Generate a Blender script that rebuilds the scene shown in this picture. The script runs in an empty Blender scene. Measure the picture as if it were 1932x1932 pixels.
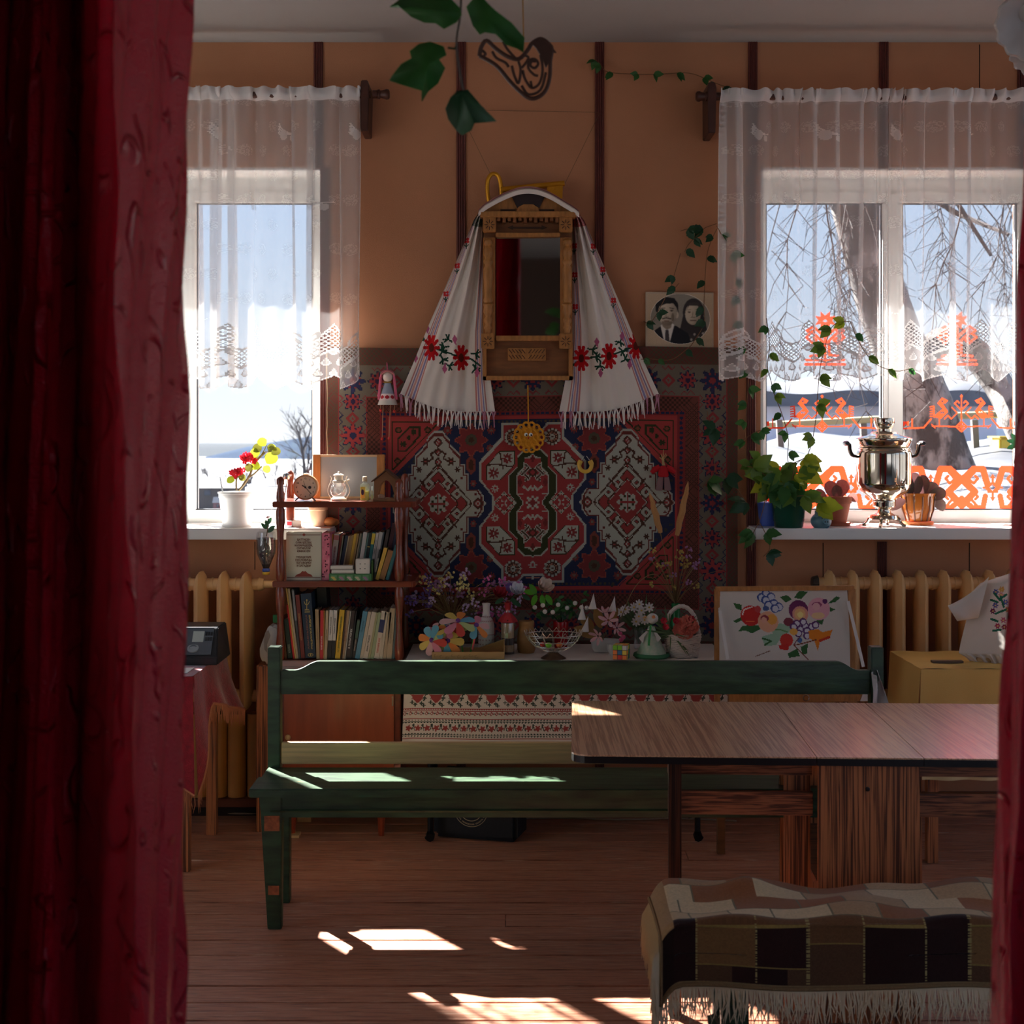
import bpy, bmesh, math, random
import numpy as np
from mathutils import Vector, Matrix
sc = bpy.context.scene
COL = sc.collection
# ---------------------------------------------------------------- camera, sky, sun, exposure
F = 2714.0; CX = 966.0; HY = 815.0; EYE = 1.65
cd = bpy.data.cameras.new('camera'); cam = bpy.data.objects.new('camera', cd); COL.objects.link(cam)
cam.location = (0, 0, EYE); cam.rotation_euler = (math.pi/2, 0, 0)
cd.sensor_width = 36; cd.lens = F/1932*36; cd.shift_y = (HY-966)/1932; cd.clip_start = .05; cd.clip_end = 6000
cd.dof.use_dof = True; cd.dof.focus_distance = 5.6; cd.dof.aperture_fstop = 6.3
sc.camera = cam
vs = sc.view_settings; vs.view_transform = 'Standard'; vs.look = 'None'; vs.gamma = 1; vs.use_curve_mapping = False
vs.exposure = 1.58
SUN_DIR = Vector((0.72, -1.0, -0.96)).normalized()
sl = bpy.data.lights.new('sun', 'SUN'); so = bpy.data.objects.new('sun', sl); COL.objects.link(so)
sl.energy = 23; sl.angle = math.radians(.6); sl.color = (1, .975, .945)
so.location = (-5, 14, 9); so.rotation_euler = SUN_DIR.to_track_quat('-Z', 'Y').to_euler()
w = bpy.data.worlds.new('sky'); sc.world = w; w.use_nodes = True
nt = w.node_tree; nt.nodes.clear()
_o = nt.nodes.new('ShaderNodeOutputWorld'); _b = nt.nodes.new('ShaderNodeBackground'); _r = nt.nodes.new('ShaderNodeValToRGB')
_s = nt.nodes.new('ShaderNodeSeparateXYZ'); _t = nt.nodes.new('ShaderNodeTexCoord')
nt.links.new(_t.outputs['Generated'], _s.inputs[0]); nt.links.new(_s.outputs['Z'], _r.inputs[0])
nt.links.new(_r.outputs[0], _b.inputs[0]); nt.links.new(_b.outputs[0], _o.inputs[0])
_e = _r.color_ramp.elements
_e[0].position = 0.0; _e[0].color = (.66, .69, .73, 1)
_e[1].position = 0.09; _e[1].color = (.52, .63, .78, 1)
_k = _e.new(.22); _k.color = (.42, .58, .85, 1)
_k = _e.new(.8); _k.color = (.25, .45, .86, 1)
_b.inputs[1].default_value = .51
try:
    cy = sc.cycles
    cy.max_bounces = 10; cy.diffuse_bounces = 5; cy.glossy_bounces = 3; cy.transmission_bounces = 4; cy.transparent_max_bounces = 14
    cy.use_denoising = True; cy.caustics_reflective = False; cy.caustics_refractive = False; cy.sample_clamp_indirect = 8
except Exception: pass
# ---------------------------------------------------------------- helpers
R = math.radians; PI = math.pi
rnd = random.Random(7)
def lin1(c):
    c = c/255.0
    return c/12.92 if c <= .04045 else ((c+.055)/1.055)**2.4
def lin(c): return tuple(lin1(x) for x in c[:3])
def PX(px, d): return (px-CX)*d/F
def PZ(py, d): return EYE-(py-HY)*d/F
def P(px, py, d): return Vector((PX(px, d), d, PZ(py, d)))
def dist_at(py, z): return F*(EYE-z)/(py-HY)
MATS = {}
def mat(name, c, rough=.6, metal=0, spec=.5, noise=0, ns=12, bump=0, bs=150, st=(1, 1, 1), trans=0, sheen=0, coat=0, ior=1.45, sss=0, c2=None, emit=None, transl=0):
    if name in MATS: return MATS[name]
    m = bpy.data.materials.new(name); m.use_nodes = True; n = m.node_tree.nodes; L = m.node_tree.links
    b = n['Principled BSDF']; col = lin(c)+(1,)
    b.inputs['Base Color'].default_value = col; b.inputs['Roughness'].default_value = rough; b.inputs['Metallic'].default_value = metal
    b.inputs['Specular IOR Level'].default_value = spec; b.inputs['IOR'].default_value = ior
    b.inputs['Transmission Weight'].default_value = trans; b.inputs['Coat Weight'].default_value = coat
    if sheen:
        b.inputs['Sheen Weight'].default_value = sheen; b.inputs['Sheen Roughness'].default_value = .4
    if emit: b.inputs['Emission Color'].default_value = lin(emit[0])+(1,); b.inputs['Emission Strength'].default_value = emit[1]
    tc = mp = None
    if noise or bump or c2:
        tc = n.new('ShaderNodeTexCoord'); mp = n.new('ShaderNodeMapping'); L.new(tc.outputs['Object'], mp.inputs[0]); mp.inputs['Scale'].default_value = st
    if noise or c2:
        t = n.new('ShaderNodeTexNoise'); t.inputs['Scale'].default_value = ns; t.inputs['Detail'].default_value = 5; L.new(mp.outputs[0], t.inputs[0])
        r = n.new('ShaderNodeValToRGB'); L.new(t.outputs[0], r.inputs[0])
        a, z = (col, lin(c2)+(1,)) if c2 else (tuple(x*(1-noise) for x in col[:3])+(1,), tuple(min(1, x*(1+noise)) for x in col[:3])+(1,))
        r.color_ramp.elements[0].color = a; r.color_ramp.elements[1].color = z; r.color_ramp.elements[0].position = .3; r.color_ramp.elements[1].position = .7
        L.new(r.outputs[0], b.inputs['Base Color'])
    if bump:
        t2 = n.new('ShaderNodeTexNoise'); t2.inputs['Scale'].default_value = bs; t2.inputs['Detail'].default_value = 3; L.new(mp.outputs[0], t2.inputs[0])
        bp = n.new('ShaderNodeBump'); bp.inputs['Strength'].default_value = bump; bp.inputs['Distance'].default_value = .004; L.new(t2.outputs[0], bp.inputs['Height']); L.new(bp.outputs[0], b.inputs['Normal'])
    if transl:
        tl = n.new('ShaderNodeBsdfTranslucent'); tl.inputs[0].default_value = col; mx = n.new('ShaderNodeMixShader'); mx.inputs[0].default_value = transl
        L.new(b.outputs[0], mx.inputs[1]); L.new(tl.outputs[0], mx.inputs[2]); L.new(mx.outputs[0], n['Material Output'].inputs[0])
    MATS[name] = m; return m
def mat_attr(name, rough=.85, bump=0, bs=400, sheen=0, transl=0):
    if name in MATS: return MATS[name]
    m = mat(name, (200, 200, 200), rough, bump=bump, bs=bs, sheen=sheen, spec=.25); n = m.node_tree.nodes; L = m.node_tree.links
    a = n.new('ShaderNodeAttribute'); a.attribute_name = 'Col'; L.new(a.outputs['Color'], n['Principled BSDF'].inputs['Base Color'])
    if transl:
        tl = n.new('ShaderNodeBsdfTranslucent'); L.new(a.outputs['Color'], tl.inputs[0]); mx = n.new('ShaderNodeMixShader'); mx.inputs[0].default_value = transl
        L.new(n['Principled BSDF'].outputs[0], mx.inputs[1]); L.new(tl.outputs[0], mx.inputs[2]); L.new(mx.outputs[0], n['Material Output'].inputs[0])
    return m
def mat_clear(name, c=(240, 245, 245), gloss=.06, alpha=.04, rough=.02):
    """thin clear glass or plastic: lets light straight through, a little reflection and tint"""
    if name in MATS: return MATS[name]
    m = bpy.data.materials.new(name); m.use_nodes = True; n = m.node_tree.nodes; L = m.node_tree.links; n.clear()
    o = n.new('ShaderNodeOutputMaterial'); t = n.new('ShaderNodeBsdfTransparent'); g = n.new('ShaderNodeBsdfGlossy'); d = n.new('ShaderNodeBsdfDiffuse')
    g.inputs['Roughness'].default_value = rough; d.inputs[0].default_value = lin(c)+(1,)
    lw = n.new('ShaderNodeLayerWeight'); lw.inputs[0].default_value = .35; mp = n.new('ShaderNodeMath'); mp.operation = 'MULTIPLY_ADD'; mp.inputs[1].default_value = .5; mp.inputs[2].default_value = gloss
    L.new(lw.outputs['Facing'], mp.inputs[0])
    m1 = n.new('ShaderNodeMixShader'); m1.inputs[0].default_value = alpha; L.new(t.outputs[0], m1.inputs[1]); L.new(d.outputs[0], m1.inputs[2])
    m2 = n.new('ShaderNodeMixShader'); L.new(mp.outputs[0], m2.inputs[0]); L.new(m1.outputs[0], m2.inputs[1]); L.new(g.outputs[0], m2.inputs[2]); L.new(m2.outputs[0], o.inputs[0])
    MATS[name] = m; return m
def tag(o, label=None, cat=None, group=None, kind=None):
    if label: o['label'] = label
    if cat: o['category'] = cat
    if group: o['group'] = group
    if kind: o['kind'] = kind
    return o
def thing(name, label, cat, loc=(0, 0, 0), group=None, kind=None):
    o = bpy.data.objects.new(name, None); o.empty_display_size = .05; COL.objects.link(o); o.location = loc
    o['wl'] = 0; del o['wl']
    return tag(o, label, cat, group, kind)
def wloc(o):
    v = Vector((0, 0, 0))
    while o is not None: v = v+o.location; o = o.parent
    return v
class MB:
    def __init__(s): s.v = []; s.f = []; s.M = None
    def add(s, vs_, fs):
        k = len(s.v)
        s.v += [tuple(s.M @ Vector(p)) for p in vs_] if s.M is not None else [tuple(p) for p in vs_]
        s.f += [tuple(k+i for i in f) for f in fs]; return s
    def box(s, x0, x1, y0, y1, z0, z1):
        return s.add([(x0, y0, z0), (x1, y0, z0), (x1, y1, z0), (x0, y1, z0), (x0, y0, z1), (x1, y0, z1), (x1, y1, z1), (x0, y1, z1)],
                     [(0, 3, 2, 1), (4, 5, 6, 7), (0, 1, 5, 4), (1, 2, 6, 5), (2, 3, 7, 6), (3, 0, 4, 7)])
    def tube(s, pts, r, n=8, caps=True):
        pts = [Vector(p) for p in pts]; m = len(pts); rs = r if isinstance(r, (list, tuple)) else [r]*m
        V = []; up = None
        for i, p in enumerate(pts):
            t = (pts[min(i+1, m-1)]-pts[max(i-1, 0)])
            if t.length < 1e-9: t = Vector((0, 0, 1))
            t.normalize()
            if up is None: up = t.orthogonal().normalized()
            up = (up-t*up.dot(t))
            up = up.normalized() if up.length > 1e-6 else t.orthogonal().normalized()
            sd = t.cross(up)
            for k in range(n):
                a = 2*PI*k/n; V.append(p+(up*math.cos(a)+sd*math.sin(a))*rs[i])
        Fc = [(i*n+k, i*n+(k+1) % n, (i+1)*n+(k+1) % n, (i+1)*n+k) for i in range(m-1) for k in range(n)]
        if caps: Fc += [tuple(range(n-1, -1, -1)), tuple((m-1)*n+k for k in range(n))]
        return s.add(V, Fc)
    def lathe(s, prof, c=(0, 0, 0), n=24, sx=1, sy=1, a0=0, rf=None):
        V = []; m = len(prof)
        for r, z in prof:
            for k in range(n):
                a = 2*PI*k/n+a0; q = max(r, 1e-5)*(rf(a, z) if rf else 1); V.append((c[0]+q*math.cos(a)*sx, c[1]+q*math.sin(a)*sy, c[2]+z))
        Fc = [(i*n+k, i*n+(k+1) % n, (i+1)*n+(k+1) % n, (i+1)*n+k) for i in range(m-1) for k in range(n)]
        if prof[0][0] > 1e-4: Fc.append(tuple(range(n-1, -1, -1)))
        if prof[-1][0] > 1e-4: Fc.append(tuple((m-1)*n+k for k in range(n)))
        return s.add(V, Fc)
    def prism(s, out, y0, y1):
        """outline in x,z extruded along y"""
        n = len(out); V = [(x, y0, z) for x, z in out]+[(x, y1, z) for x, z in out]
        return s.add(V, [tuple(range(n)), tuple(range(2*n-1, n-1, -1))]+[(i, i+n, (i+1) % n+n, (i+1) % n) for i in range(n)])
    def plate(s, out, z0, z1):
        """outline in x,y extruded along z"""
        n = len(out); V = [(x, y, z0) for x, y in out]+[(x, y, z1) for x, y in out]
        return s.add(V, [tuple(range(n-1, -1, -1)), tuple(range(n, 2*n))]+[(i, (i+1) % n, (i+1) % n+n, i+n) for i in range(n)])
    def ball(s, c, rx, ry=None, rz=None, n=12, m=8):
        ry = ry or rx; rz = rz or rx
        return s.add([(c[0]+rx*math.sin(PI*j/m)*math.cos(2*PI*k/n), c[1]+ry*math.sin(PI*j/m)*math.sin(2*PI*k/n), c[2]-rz*math.cos(PI*j/m)) for j in range(m+1) for k in range(n)],
                     [(j*n+k, j*n+(k+1) % n, (j+1)*n+(k+1) % n, (j+1)*n+k) for j in range(m) for k in range(n)])
    def grid(s, fn, nu, nv):
        V = [fn(i/nu, j/nv) for j in range(nv+1) for i in range(nu+1)]; q = nu+1
        return s.add(V, [(j*q+i, j*q+i+1, (j+1)*q+i+1, (j+1)*q+i) for j in range(nv) for i in range(nu)])
    def bar(s, a, b, wx, wy, up=(0, 0, 1)):
        a = Vector(a); b = Vector(b); t = (b-a).normalized(); u = Vector(up)
        sd = t.cross(u)
        sd = sd.normalized() if sd.length > 1e-5 else t.orthogonal().normalized()
        u = sd.cross(t).normalized(); V = [p+sd*wx*i+u*wy*j for p in (a, b) for i, j in ((-.5, -.5), (.5, -.5), (.5, .5), (-.5, .5))]
        return s.add(V, [(0, 3, 2, 1), (4, 5, 6, 7), (0, 1, 5, 4), (1, 2, 6, 5), (2, 3, 7, 6), (3, 0, 4, 7)])
    def mesh(s, name, org=(0, 0, 0), smooth=False, bev=0, weld=False):
        me = bpy.data.meshes.new(name); o = Vector(org)
        me.from_pydata([(p[0]-o.x, p[1]-o.y, p[2]-o.z) for p in s.v], [], s.f)
        if bev or weld:
            bm = bmesh.new(); bm.from_mesh(me)
            if weld: bmesh.ops.remove_doubles(bm, verts=bm.verts, dist=1e-5)
            if bev:
                E = [e for e in bm.edges if len(e.link_faces) == 2 and e.calc_face_angle(0) > .5]
                bmesh.ops.bevel(bm, geom=E, offset=bev, segments=2, affect='EDGES', clamp_overlap=True)
            bm.to_mesh(me); bm.free()
        me.update()
        if smooth:
            me.polygons.foreach_set('use_smooth', [True]*len(me.polygons))
            try: me.set_sharp_from_angle(angle=smooth if smooth is not True else R(40))
            except Exception: pass
        return me
    def build(s, name, m, parent=None, smooth=False, bev=0, weld=False):
        if parent is not None: org = wloc(parent)
        else:
            a = np.array(s.v); org = Vector(((a[:, 0].min()+a[:, 0].max())/2, (a[:, 1].min()+a[:, 1].max())/2, a[:, 2].min()))
        me = s.mesh(name, org, smooth, bev, weld); me.materials.append(m)
        ob = bpy.data.objects.new(name, me); COL.objects.link(ob)
        if parent is not None: ob.parent = parent
        else: ob.location = org
        return ob
def inst(src, name, parent=None, matrix=None, loc=None):
    """another object that shares the mesh of src"""
    o = bpy.data.objects.new(name, src.data if hasattr(src, 'data') else src); COL.objects.link(o)
    if parent is not None: o.parent = parent
    if matrix is not None: o.matrix_local = matrix
    if loc is not None: o.location = loc
    return o
def struct(o): o['kind'] = 'structure'; return o
def spline(pts, k=6):
    """Catmull-Rom through points"""
    p = [Vector(q) for q in pts]; out = []
    for i in range(len(p)-1):
        a = p[max(i-1, 0)]; b = p[i]; c = p[i+1]; d = p[min(i+2, len(p)-1)]
        for j in range(k):
            t = j/k; out.append(.5*((2*b)+(c-a)*t+(2*a-5*b+4*c-d)*t*t+(3*b-a-3*c+d)*t**3))
    out.append(p[-1]); return out
class CV:
    """a grid of coloured cells, drawn in its own units (x right, y down)"""
    def __init__(s, w, h, bg, X0=0, Y0=0, X1=None, Y1=None):
        X1 = w if X1 is None else X1; Y1 = h if Y1 is None else Y1
        s.w = w; s.h = h; s.a = np.zeros((h, w, 3)); s.a[:] = lin(bg)
        s.X, s.Y = np.meshgrid(X0+(np.arange(w)+.5)*(X1-X0)/w, Y0+(np.arange(h)+.5)*(Y1-Y0)/h)
        s.X0 = s.X; s.sym = [lambda x, y: (x, y)]; s.mask = np.ones((h, w), bool)
    def quad(s, cx, cy): s.sym = [lambda x, y: (x, y), lambda x, y: (2*cx-x, y), lambda x, y: (x, 2*cy-y), lambda x, y: (2*cx-x, 2*cy-y)]; return s
    def mirx(s, cx): s.sym = [lambda x, y: (x, y), lambda x, y: (2*cx-x, y)]; return s
    def nosym(s): s.sym = [lambda x, y: (x, y)]; return s
    def _win(s, x0, y0, x1, y1):
        if s.X is not s.X0: return slice(None), slice(None)
        i0, i1 = np.searchsorted(s.X[0], [x0, x1]); j0, j1 = np.searchsorted(s.Y[:, 0], [y0, y1]); return slice(max(j0-1, 0), j1+1), slice(max(i0-1, 0), i1+1)
    def poly(s, pts, col):
        for f in s.sym:
            q = [f(*p) for p in pts]; n = len(q); w_ = s._win(min(p[0] for p in q), min(p[1] for p in q), max(p[0] for p in q), max(p[1] for p in q)); X, Y = s.X[w_], s.Y[w_]; ins = np.zeros(X.shape, bool)
            for i in range(n):
                x1, y1 = q[i]; x2, y2 = q[(i+1) % n]
                if y1 == y2: continue
                ins ^= ((y1 > Y) != (y2 > Y)) & (X < (x2-x1)*(Y-y1)/(y2-y1)+x1)
            s.a[w_][ins] = lin(col)
        return s
    def line(s, pts, wd, col, closed=False):
        pts = list(pts)+([pts[0]] if closed else [])
        for f in s.sym:
            q = [f(*p) for p in pts]
            for (x1, y1), (x2, y2) in zip(q, q[1:]):
                w_ = s._win(min(x1, x2)-wd, min(y1, y2)-wd, max(x1, x2)+wd, max(y1, y2)+wd); X, Y = s.X[w_], s.Y[w_]; dx, dy = x2-x1, y2-y1
                t = np.clip(((X-x1)*dx+(Y-y1)*dy)/(dx*dx+dy*dy+1e-12), 0, 1); s.a[w_][(X-x1-t*dx)**2+(Y-y1-t*dy)**2 < (wd/2)**2] = lin(col)
        return s
    def disc(s, cx, cy, rx, col, ry=None):
        ry = ry or rx
        for f in s.sym:
            x, y = f(cx, cy); w_ = s._win(x-rx, y-ry, x+rx, y+ry); s.a[w_][((s.X[w_]-x)/rx)**2+((s.Y[w_]-y)/ry)**2 < 1] = lin(col)
        return s
    def rect(s, x0, y0, x1, y1, col): return s.poly([(x0, y0), (x1, y0), (x1, y1), (x0, y1)], col)
    def flower(s, cx, cy, r, n, col, depth=.35, a0=0, cc=None, ry=1):
        pts = [(cx+r*(1-depth*(1-math.cos(n*(2*PI*k/72-a0)))/2)*math.cos(2*PI*k/72), cy+ry*r*(1-depth*(1-math.cos(n*(2*PI*k/72-a0)))/2)*math.sin(2*PI*k/72)) for k in range(72)]
        s.poly(pts, col)
        if cc: s.disc(cx, cy, r*.28, cc, r*.28*ry)
        return s
def sheet(name, cv, fn, m, parent=None, smooth=True, alpha=None):
    """cloth/print: one quad per cell of cv, fn(u,v)->x,y,z arrays (u right, v down)"""
    h, w_ = cv.h, cv.w; U, V = np.meshgrid(np.linspace(0, 1, w_+1), np.linspace(0, 1, h+1))
    x, y, z = fn(U, V); co = np.stack([np.broadcast_to(t, U.shape) for t in (x, y, z)], -1).reshape(-1, 3)
    if parent is not None: org = np.array(wloc(parent))
    else: org = np.array([(co[:, 0].min()+co[:, 0].max())/2, (co[:, 1].min()+co[:, 1].max())/2, co[:, 2].min()])
    idx = np.arange((w_+1)*(h+1)).reshape(h+1, w_+1)
    q = np.stack([idx[1:, :-1], idx[1:, 1:], idx[:-1, 1:], idx[:-1, :-1]], -1).reshape(-1, 4); keep = cv.mask.reshape(-1); q = q[keep]; nf = len(q)
    me = bpy.data.meshes.new(name); me.vertices.add(len(co)); me.vertices.foreach_set('co', (co-org).astype(np.float32).ravel())
    me.loops.add(nf*4); me.loops.foreach_set('vertex_index', q.astype(np.int32).ravel()); me.polygons.add(nf)
    me.polygons.foreach_set('loop_start', np.arange(0, nf*4, 4, dtype=np.int32)); me.polygons.foreach_set('use_smooth', np.full(nf, smooth))
    at = me.attributes.new('Col', 'FLOAT_COLOR', 'FACE'); c = np.ones((nf, 4), np.float32); c[:, :3] = cv.a.reshape(-1, 3)[keep]
    if alpha is not None: c[:, 3] = alpha.reshape(-1)[keep]
    at.data.foreach_set('color', c.ravel())
    me.update(calc_edges=True); me.validate()
    me.materials.append(m); ob = bpy.data.objects.new(name, me); COL.objects.link(ob)
    if parent is not None: ob.parent = parent
    else: ob.location = org
    return ob
def text_mesh(body, size, align='CENTER', ext=.0004, font_scale_x=1, space=1):
    cu = bpy.data.curves.new('lettering', 'FONT'); cu.body = body; cu.size = size; cu.align_x = align; cu.extrude = ext; cu.resolution_u = 2; cu.space_line = space; cu.offset = size*.022
    o = bpy.data.objects.new('tmp', cu); COL.objects.link(o); dg = bpy.context.evaluated_depsgraph_get()
    me = bpy.data.meshes.new_from_object(o.evaluated_get(dg)); bpy.data.objects.remove(o)
    if font_scale_x != 1: me.transform(Matrix.Diagonal((font_scale_x, 1, 1, 1)))
    return me
def put_text(body, size, m, parent, loc, rot=(PI/2, 0, 0), align='CENTER', sx=1, name='lettering', space=1, ext=.0004):
    me = text_mesh(body, size, align, ext, sx, space); me.materials.append(m)
    o = bpy.data.objects.new(name, me); COL.objects.link(o); o.parent = parent
    o.location = Vector(loc)-wloc(parent); o.rotation_euler = rot; return o
# ---------------------------------------------------------------- room shell
WY = 6.25; WIN = 6.45; CEIL = 3.343
M_wall = mat('peach_paint', (182, 124, 88), .75, noise=.06, ns=3, bump=.25, bs=260)
M_wall2 = mat('cream_paint', (226, 226, 224), .8, noise=.04, ns=3)  # unseen side walls, made pale to bounce more light
M_ceil = mat('ceiling_white', (156, 152, 148), .85, noise=.03, ns=2)
M_trim = mat('brown_trim', (92, 38, 28), .45, noise=.15, ns=30)
M_pvc = mat('white_pvc', (226, 226, 222), .35)
M_sill = mat('white_sill', (226, 224, 220), .3)
OP1 = (-2.10, -.82, 1.244, 2.80); OP2 = (1.08, 2.35, 1.244, 2.80)
XL, XR, YF = -3.4, 4.4, -2.4
b = MB(); Y0, Y1 = WY, WY+.5
cuts = [XL, OP1[0], OP1[1], OP2[0], OP2[1], XR]
b.box(XL, OP1[0], Y0, Y1, 0, CEIL).box(OP1[1], OP2[0], Y0, Y1, 0, CEIL).box(OP2[1], XR, Y0, Y1, 0, CEIL)
for o_ in (OP1, OP2): b.box(o_[0], o_[1], Y0, Y1, 0, o_[2]-.04).box(o_[0], o_[1], Y0, Y1, o_[3], CEIL)
wall_back = struct(b.build('wall_back', M_wall))
tag(wall_back, 'peach painted back wall with two windows')
SWZ = (.75, 3.1)
def side_wall(name, x0, x1, ops, k0, lbl):
    b = MB(); ys = [YF]+[q for o_ in ops for q in o_]+[Y1]
    for i in range(0, len(ys), 2): b.box(x0, x1, ys[i], ys[i+1], 0, CEIL)
    for a, c in ops: b.box(x0, x1, a, c, 0, SWZ[0]).box(x0, x1, a, c, SWZ[1], CEIL)
    struct(b.build(name, M_wall2)); xm = (x0+x1)/2
    for i, (a, c) in enumerate(ops):  # windows added in the unseen walls to let in fill light
        t = struct(thing('window_%d' % (k0+i), lbl[i], None, (xm, (a+c)/2, SWZ[0]))); f = MB(); q = .07; m_ = (a+c)/2
        f.box(xm-.03, xm+.03, a, c, SWZ[0], SWZ[0]+q).box(xm-.03, xm+.03, a, c, SWZ[1]-q, SWZ[1])
        for y_ in (a, m_-q/2, c-q): f.box(xm-.03, xm+.03, y_, y_+q, SWZ[0]+q, SWZ[1]-q)
        f.build('frame', mat('white_pvc', (226, 226, 222), .35), t, bev=.004)
        MB().add([(xm, a, SWZ[0]), (xm, c, SWZ[0]), (xm, c, SWZ[1]), (xm, a, SWZ[1])], [(0, 1, 2, 3)]).build('pane', mat_clear('window_glass', gloss=.015, alpha=.012), t)
side_wall('wall_left', XL-.2, XL, ((2.4, 4.6),), 3, ('white side window in the left wall of the hall',))
side_wall('wall_right', XR, XR+.2, ((-2.2, -.4), (-.1, 1.7), (2.0, 3.8), (4.1, 5.9)), 5, ['white side window number %s from the stage in the right wall' % q for q in ('one', 'two', 'three', 'four')])
b = MB(); fo = ((1.2, 3.9),); xs_ = [XL]+[q for o_ in fo for q in o_]+[XR]  # opening for a window added behind the viewer as fill light
for i in range(0, 4, 2): b.box(xs_[i], xs_[i+1], YF-.2, YF, 0, CEIL)
for a, c in fo: b.box(a, c, YF-.2, YF, 0, SWZ[0]).box(a, c, YF-.2, YF, SWZ[1], CEIL)
struct(b.build('wall_front', mat('brown_panel', (84, 66, 56), .7)))  # dim hall put into this wall's colour for the mirror to show
for i, (a, c) in enumerate(fo):
    t = struct(thing('window_%d' % (9+i), 'white window in the wall behind the viewer', None, ((a+c)/2, YF-.1, SWZ[0]))); f = MB(); q = .07
    f.box(a, c, YF-.13, YF-.07, SWZ[0], SWZ[0]+q).box(a, c, YF-.13, YF-.07, SWZ[1]-q, SWZ[1])
    for x_ in (a, (a+c-q)/2, c-q): f.box(x_, x_+q, YF-.13, YF-.07, SWZ[0]+q, SWZ[1]-q)
    f.build('frame', M_pvc, t); MB().add([(a, YF-.1, SWZ[0]), (c, YF-.1, SWZ[0]), (c, YF-.1, SWZ[1]), (a, YF-.1, SWZ[1])], [(0, 1, 2, 3)]).build('pane', mat_clear('window_glass', gloss=.015, alpha=.012), t)
struct(MB().box(XL-.2, XR+.2, YF-.2, Y1, CEIL, CEIL+.2).build('ceiling', M_ceil))
M_seam = mat('seam_dark', (60, 34, 22), .9)
for px, a, z in ((1848, 84, 172), (1553, 1024, 1120), (1829, 1024, 1110), (481, 1022, 1075)):
    x = PX(px, WY); MB().box(x-.002, x+.002, WY-.001, WY+.004, PZ(z, WY), PZ(a, WY)).build('panel_seam', M_seam, wall_back)
def fluted(px, z0, z1, k, w_=.04):
    b = MB(); x = PX(px, WY)
    b.box(x-w_/2, x+w_/2, WY-.008, WY, z0, z1)
    for i in range(4):
        q = x-w_/2+w_*(i+.5)/4; b.tube([(q, WY-.008, z0), (q, WY-.008, z1)], w_*.105, 6)
    return struct(b.build('trim_%d' % k, M_trim))
for k, (px, a, z) in enumerate(((601, 80, 318), (613, 318, 1525), (870, 80, 1525), (1131, 80, 1525), (1420, 80, 320), (1417, 321, 1525), (1667, 80, 318), (1664, 1022, 1525), (1928, 80, 318))):
    fluted(px, max(PZ(z, WY), .01), min(PZ(a, WY), CEIL), k+1)
struct(MB().box(XL, XR, WY-.03, WY, 0.012, .09).build('baseboard_back', mat('brown_board', (104, 52, 30), .5, noise=.1, ns=8), bev=.004))
# windows -------------------------------------------------------
M_glass = mat_clear('window_glass', gloss=.015, alpha=.012)
M_gasket = mat('grey_gasket', (70, 74, 80), .5)
def window(k, op, panes, gz):
    t = struct(thing('window_%d' % k, 'white plastic window with two panes ' + ('behind the flowering geranium' if k == 1 else 'behind the samovar'), None, ((op[0]+op[1])/2, WIN, op[2])))
    y0, y1 = WIN, WIN+.07
    f = MB(); xa, xb, za, zb = op
    f.box(xa, xb, y0, y1, gz[1]+.045, zb).box(xa, xb, y0, y1, za, gz[0]-.02).box(xa, panes[0][0]-.03, y0, y1, gz[0]-.02, gz[1]+.045).box(panes[1][1]+.03, xb, y0, y1, gz[0]-.02, gz[1]+.045)
    f.build('frame', M_pvc, t, bev=.004)
    MB().box(panes[0][1]+.02, panes[1][0]-.02, y0-.012, y1, gz[0]-.02, gz[1]+.045).build('mullion', M_pvc, t, bev=.005)
    for x0, x1 in panes:
        s = MB(); q = .04
        s.box(x0-q, x1+q, y0-.008, y1-.01, gz[1], gz[1]+.05).box(x0-q, x1+q, y0-.008, y1-.01, gz[0]-q, gz[0]).box(x0-q, x0, y0-.008, y1-.01, gz[0], gz[1]).box(x1, x1+q, y0-.008, y1-.01, gz[0], gz[1])
        so_ = s.build('sash', M_pvc, t, bev=.004)
        g = MB(); e = .006
        g.box(x0-e, x1+e, y0+.01, y0+.02, gz[1]-e, gz[1]+e).box(x0-e, x1+e, y0+.01, y0+.02, gz[0]-e, gz[0]+e).box(x0-e, x0+e, y0+.01, y0+.02, gz[0], gz[1]).box(x1-e, x1+e, y0+.01, y0+.02, gz[0], gz[1])
        g.build('gasket', M_gasket, so_)
        MB().add([(x0, y0+.022, gz[0]), (x1, y0+.022, gz[0]), (x1, y0+.022, gz[1]), (x0, y0+.022, gz[1])], [(0, 1, 2, 3)]).build('pane', M_glass, so_)
    MB().box(xa-.06, xb+.06, WY-.20, WIN+.01, za-.047, za).build('window_sill', M_sill, t, bev=.006)
    # plaster-white lining of the opening
    l = MB(); l.box(xa, xa+.012, WY+.002, WIN, za, zb).box(xb-.012, xb, WY+.002, WIN, za, zb).box(xa, xb, WY+.002, WIN, zb-.012, zb)
    l.build('lining', M_pvc, t)
    return t
GZ = (1.30, 2.677)
win1 = window(1, OP1, ((-2.03, -1.506), (-1.416, -.894)), GZ)
win2 = window(2, OP2, ((1.138, 1.661), (1.751, 2.267)), GZ)
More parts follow.
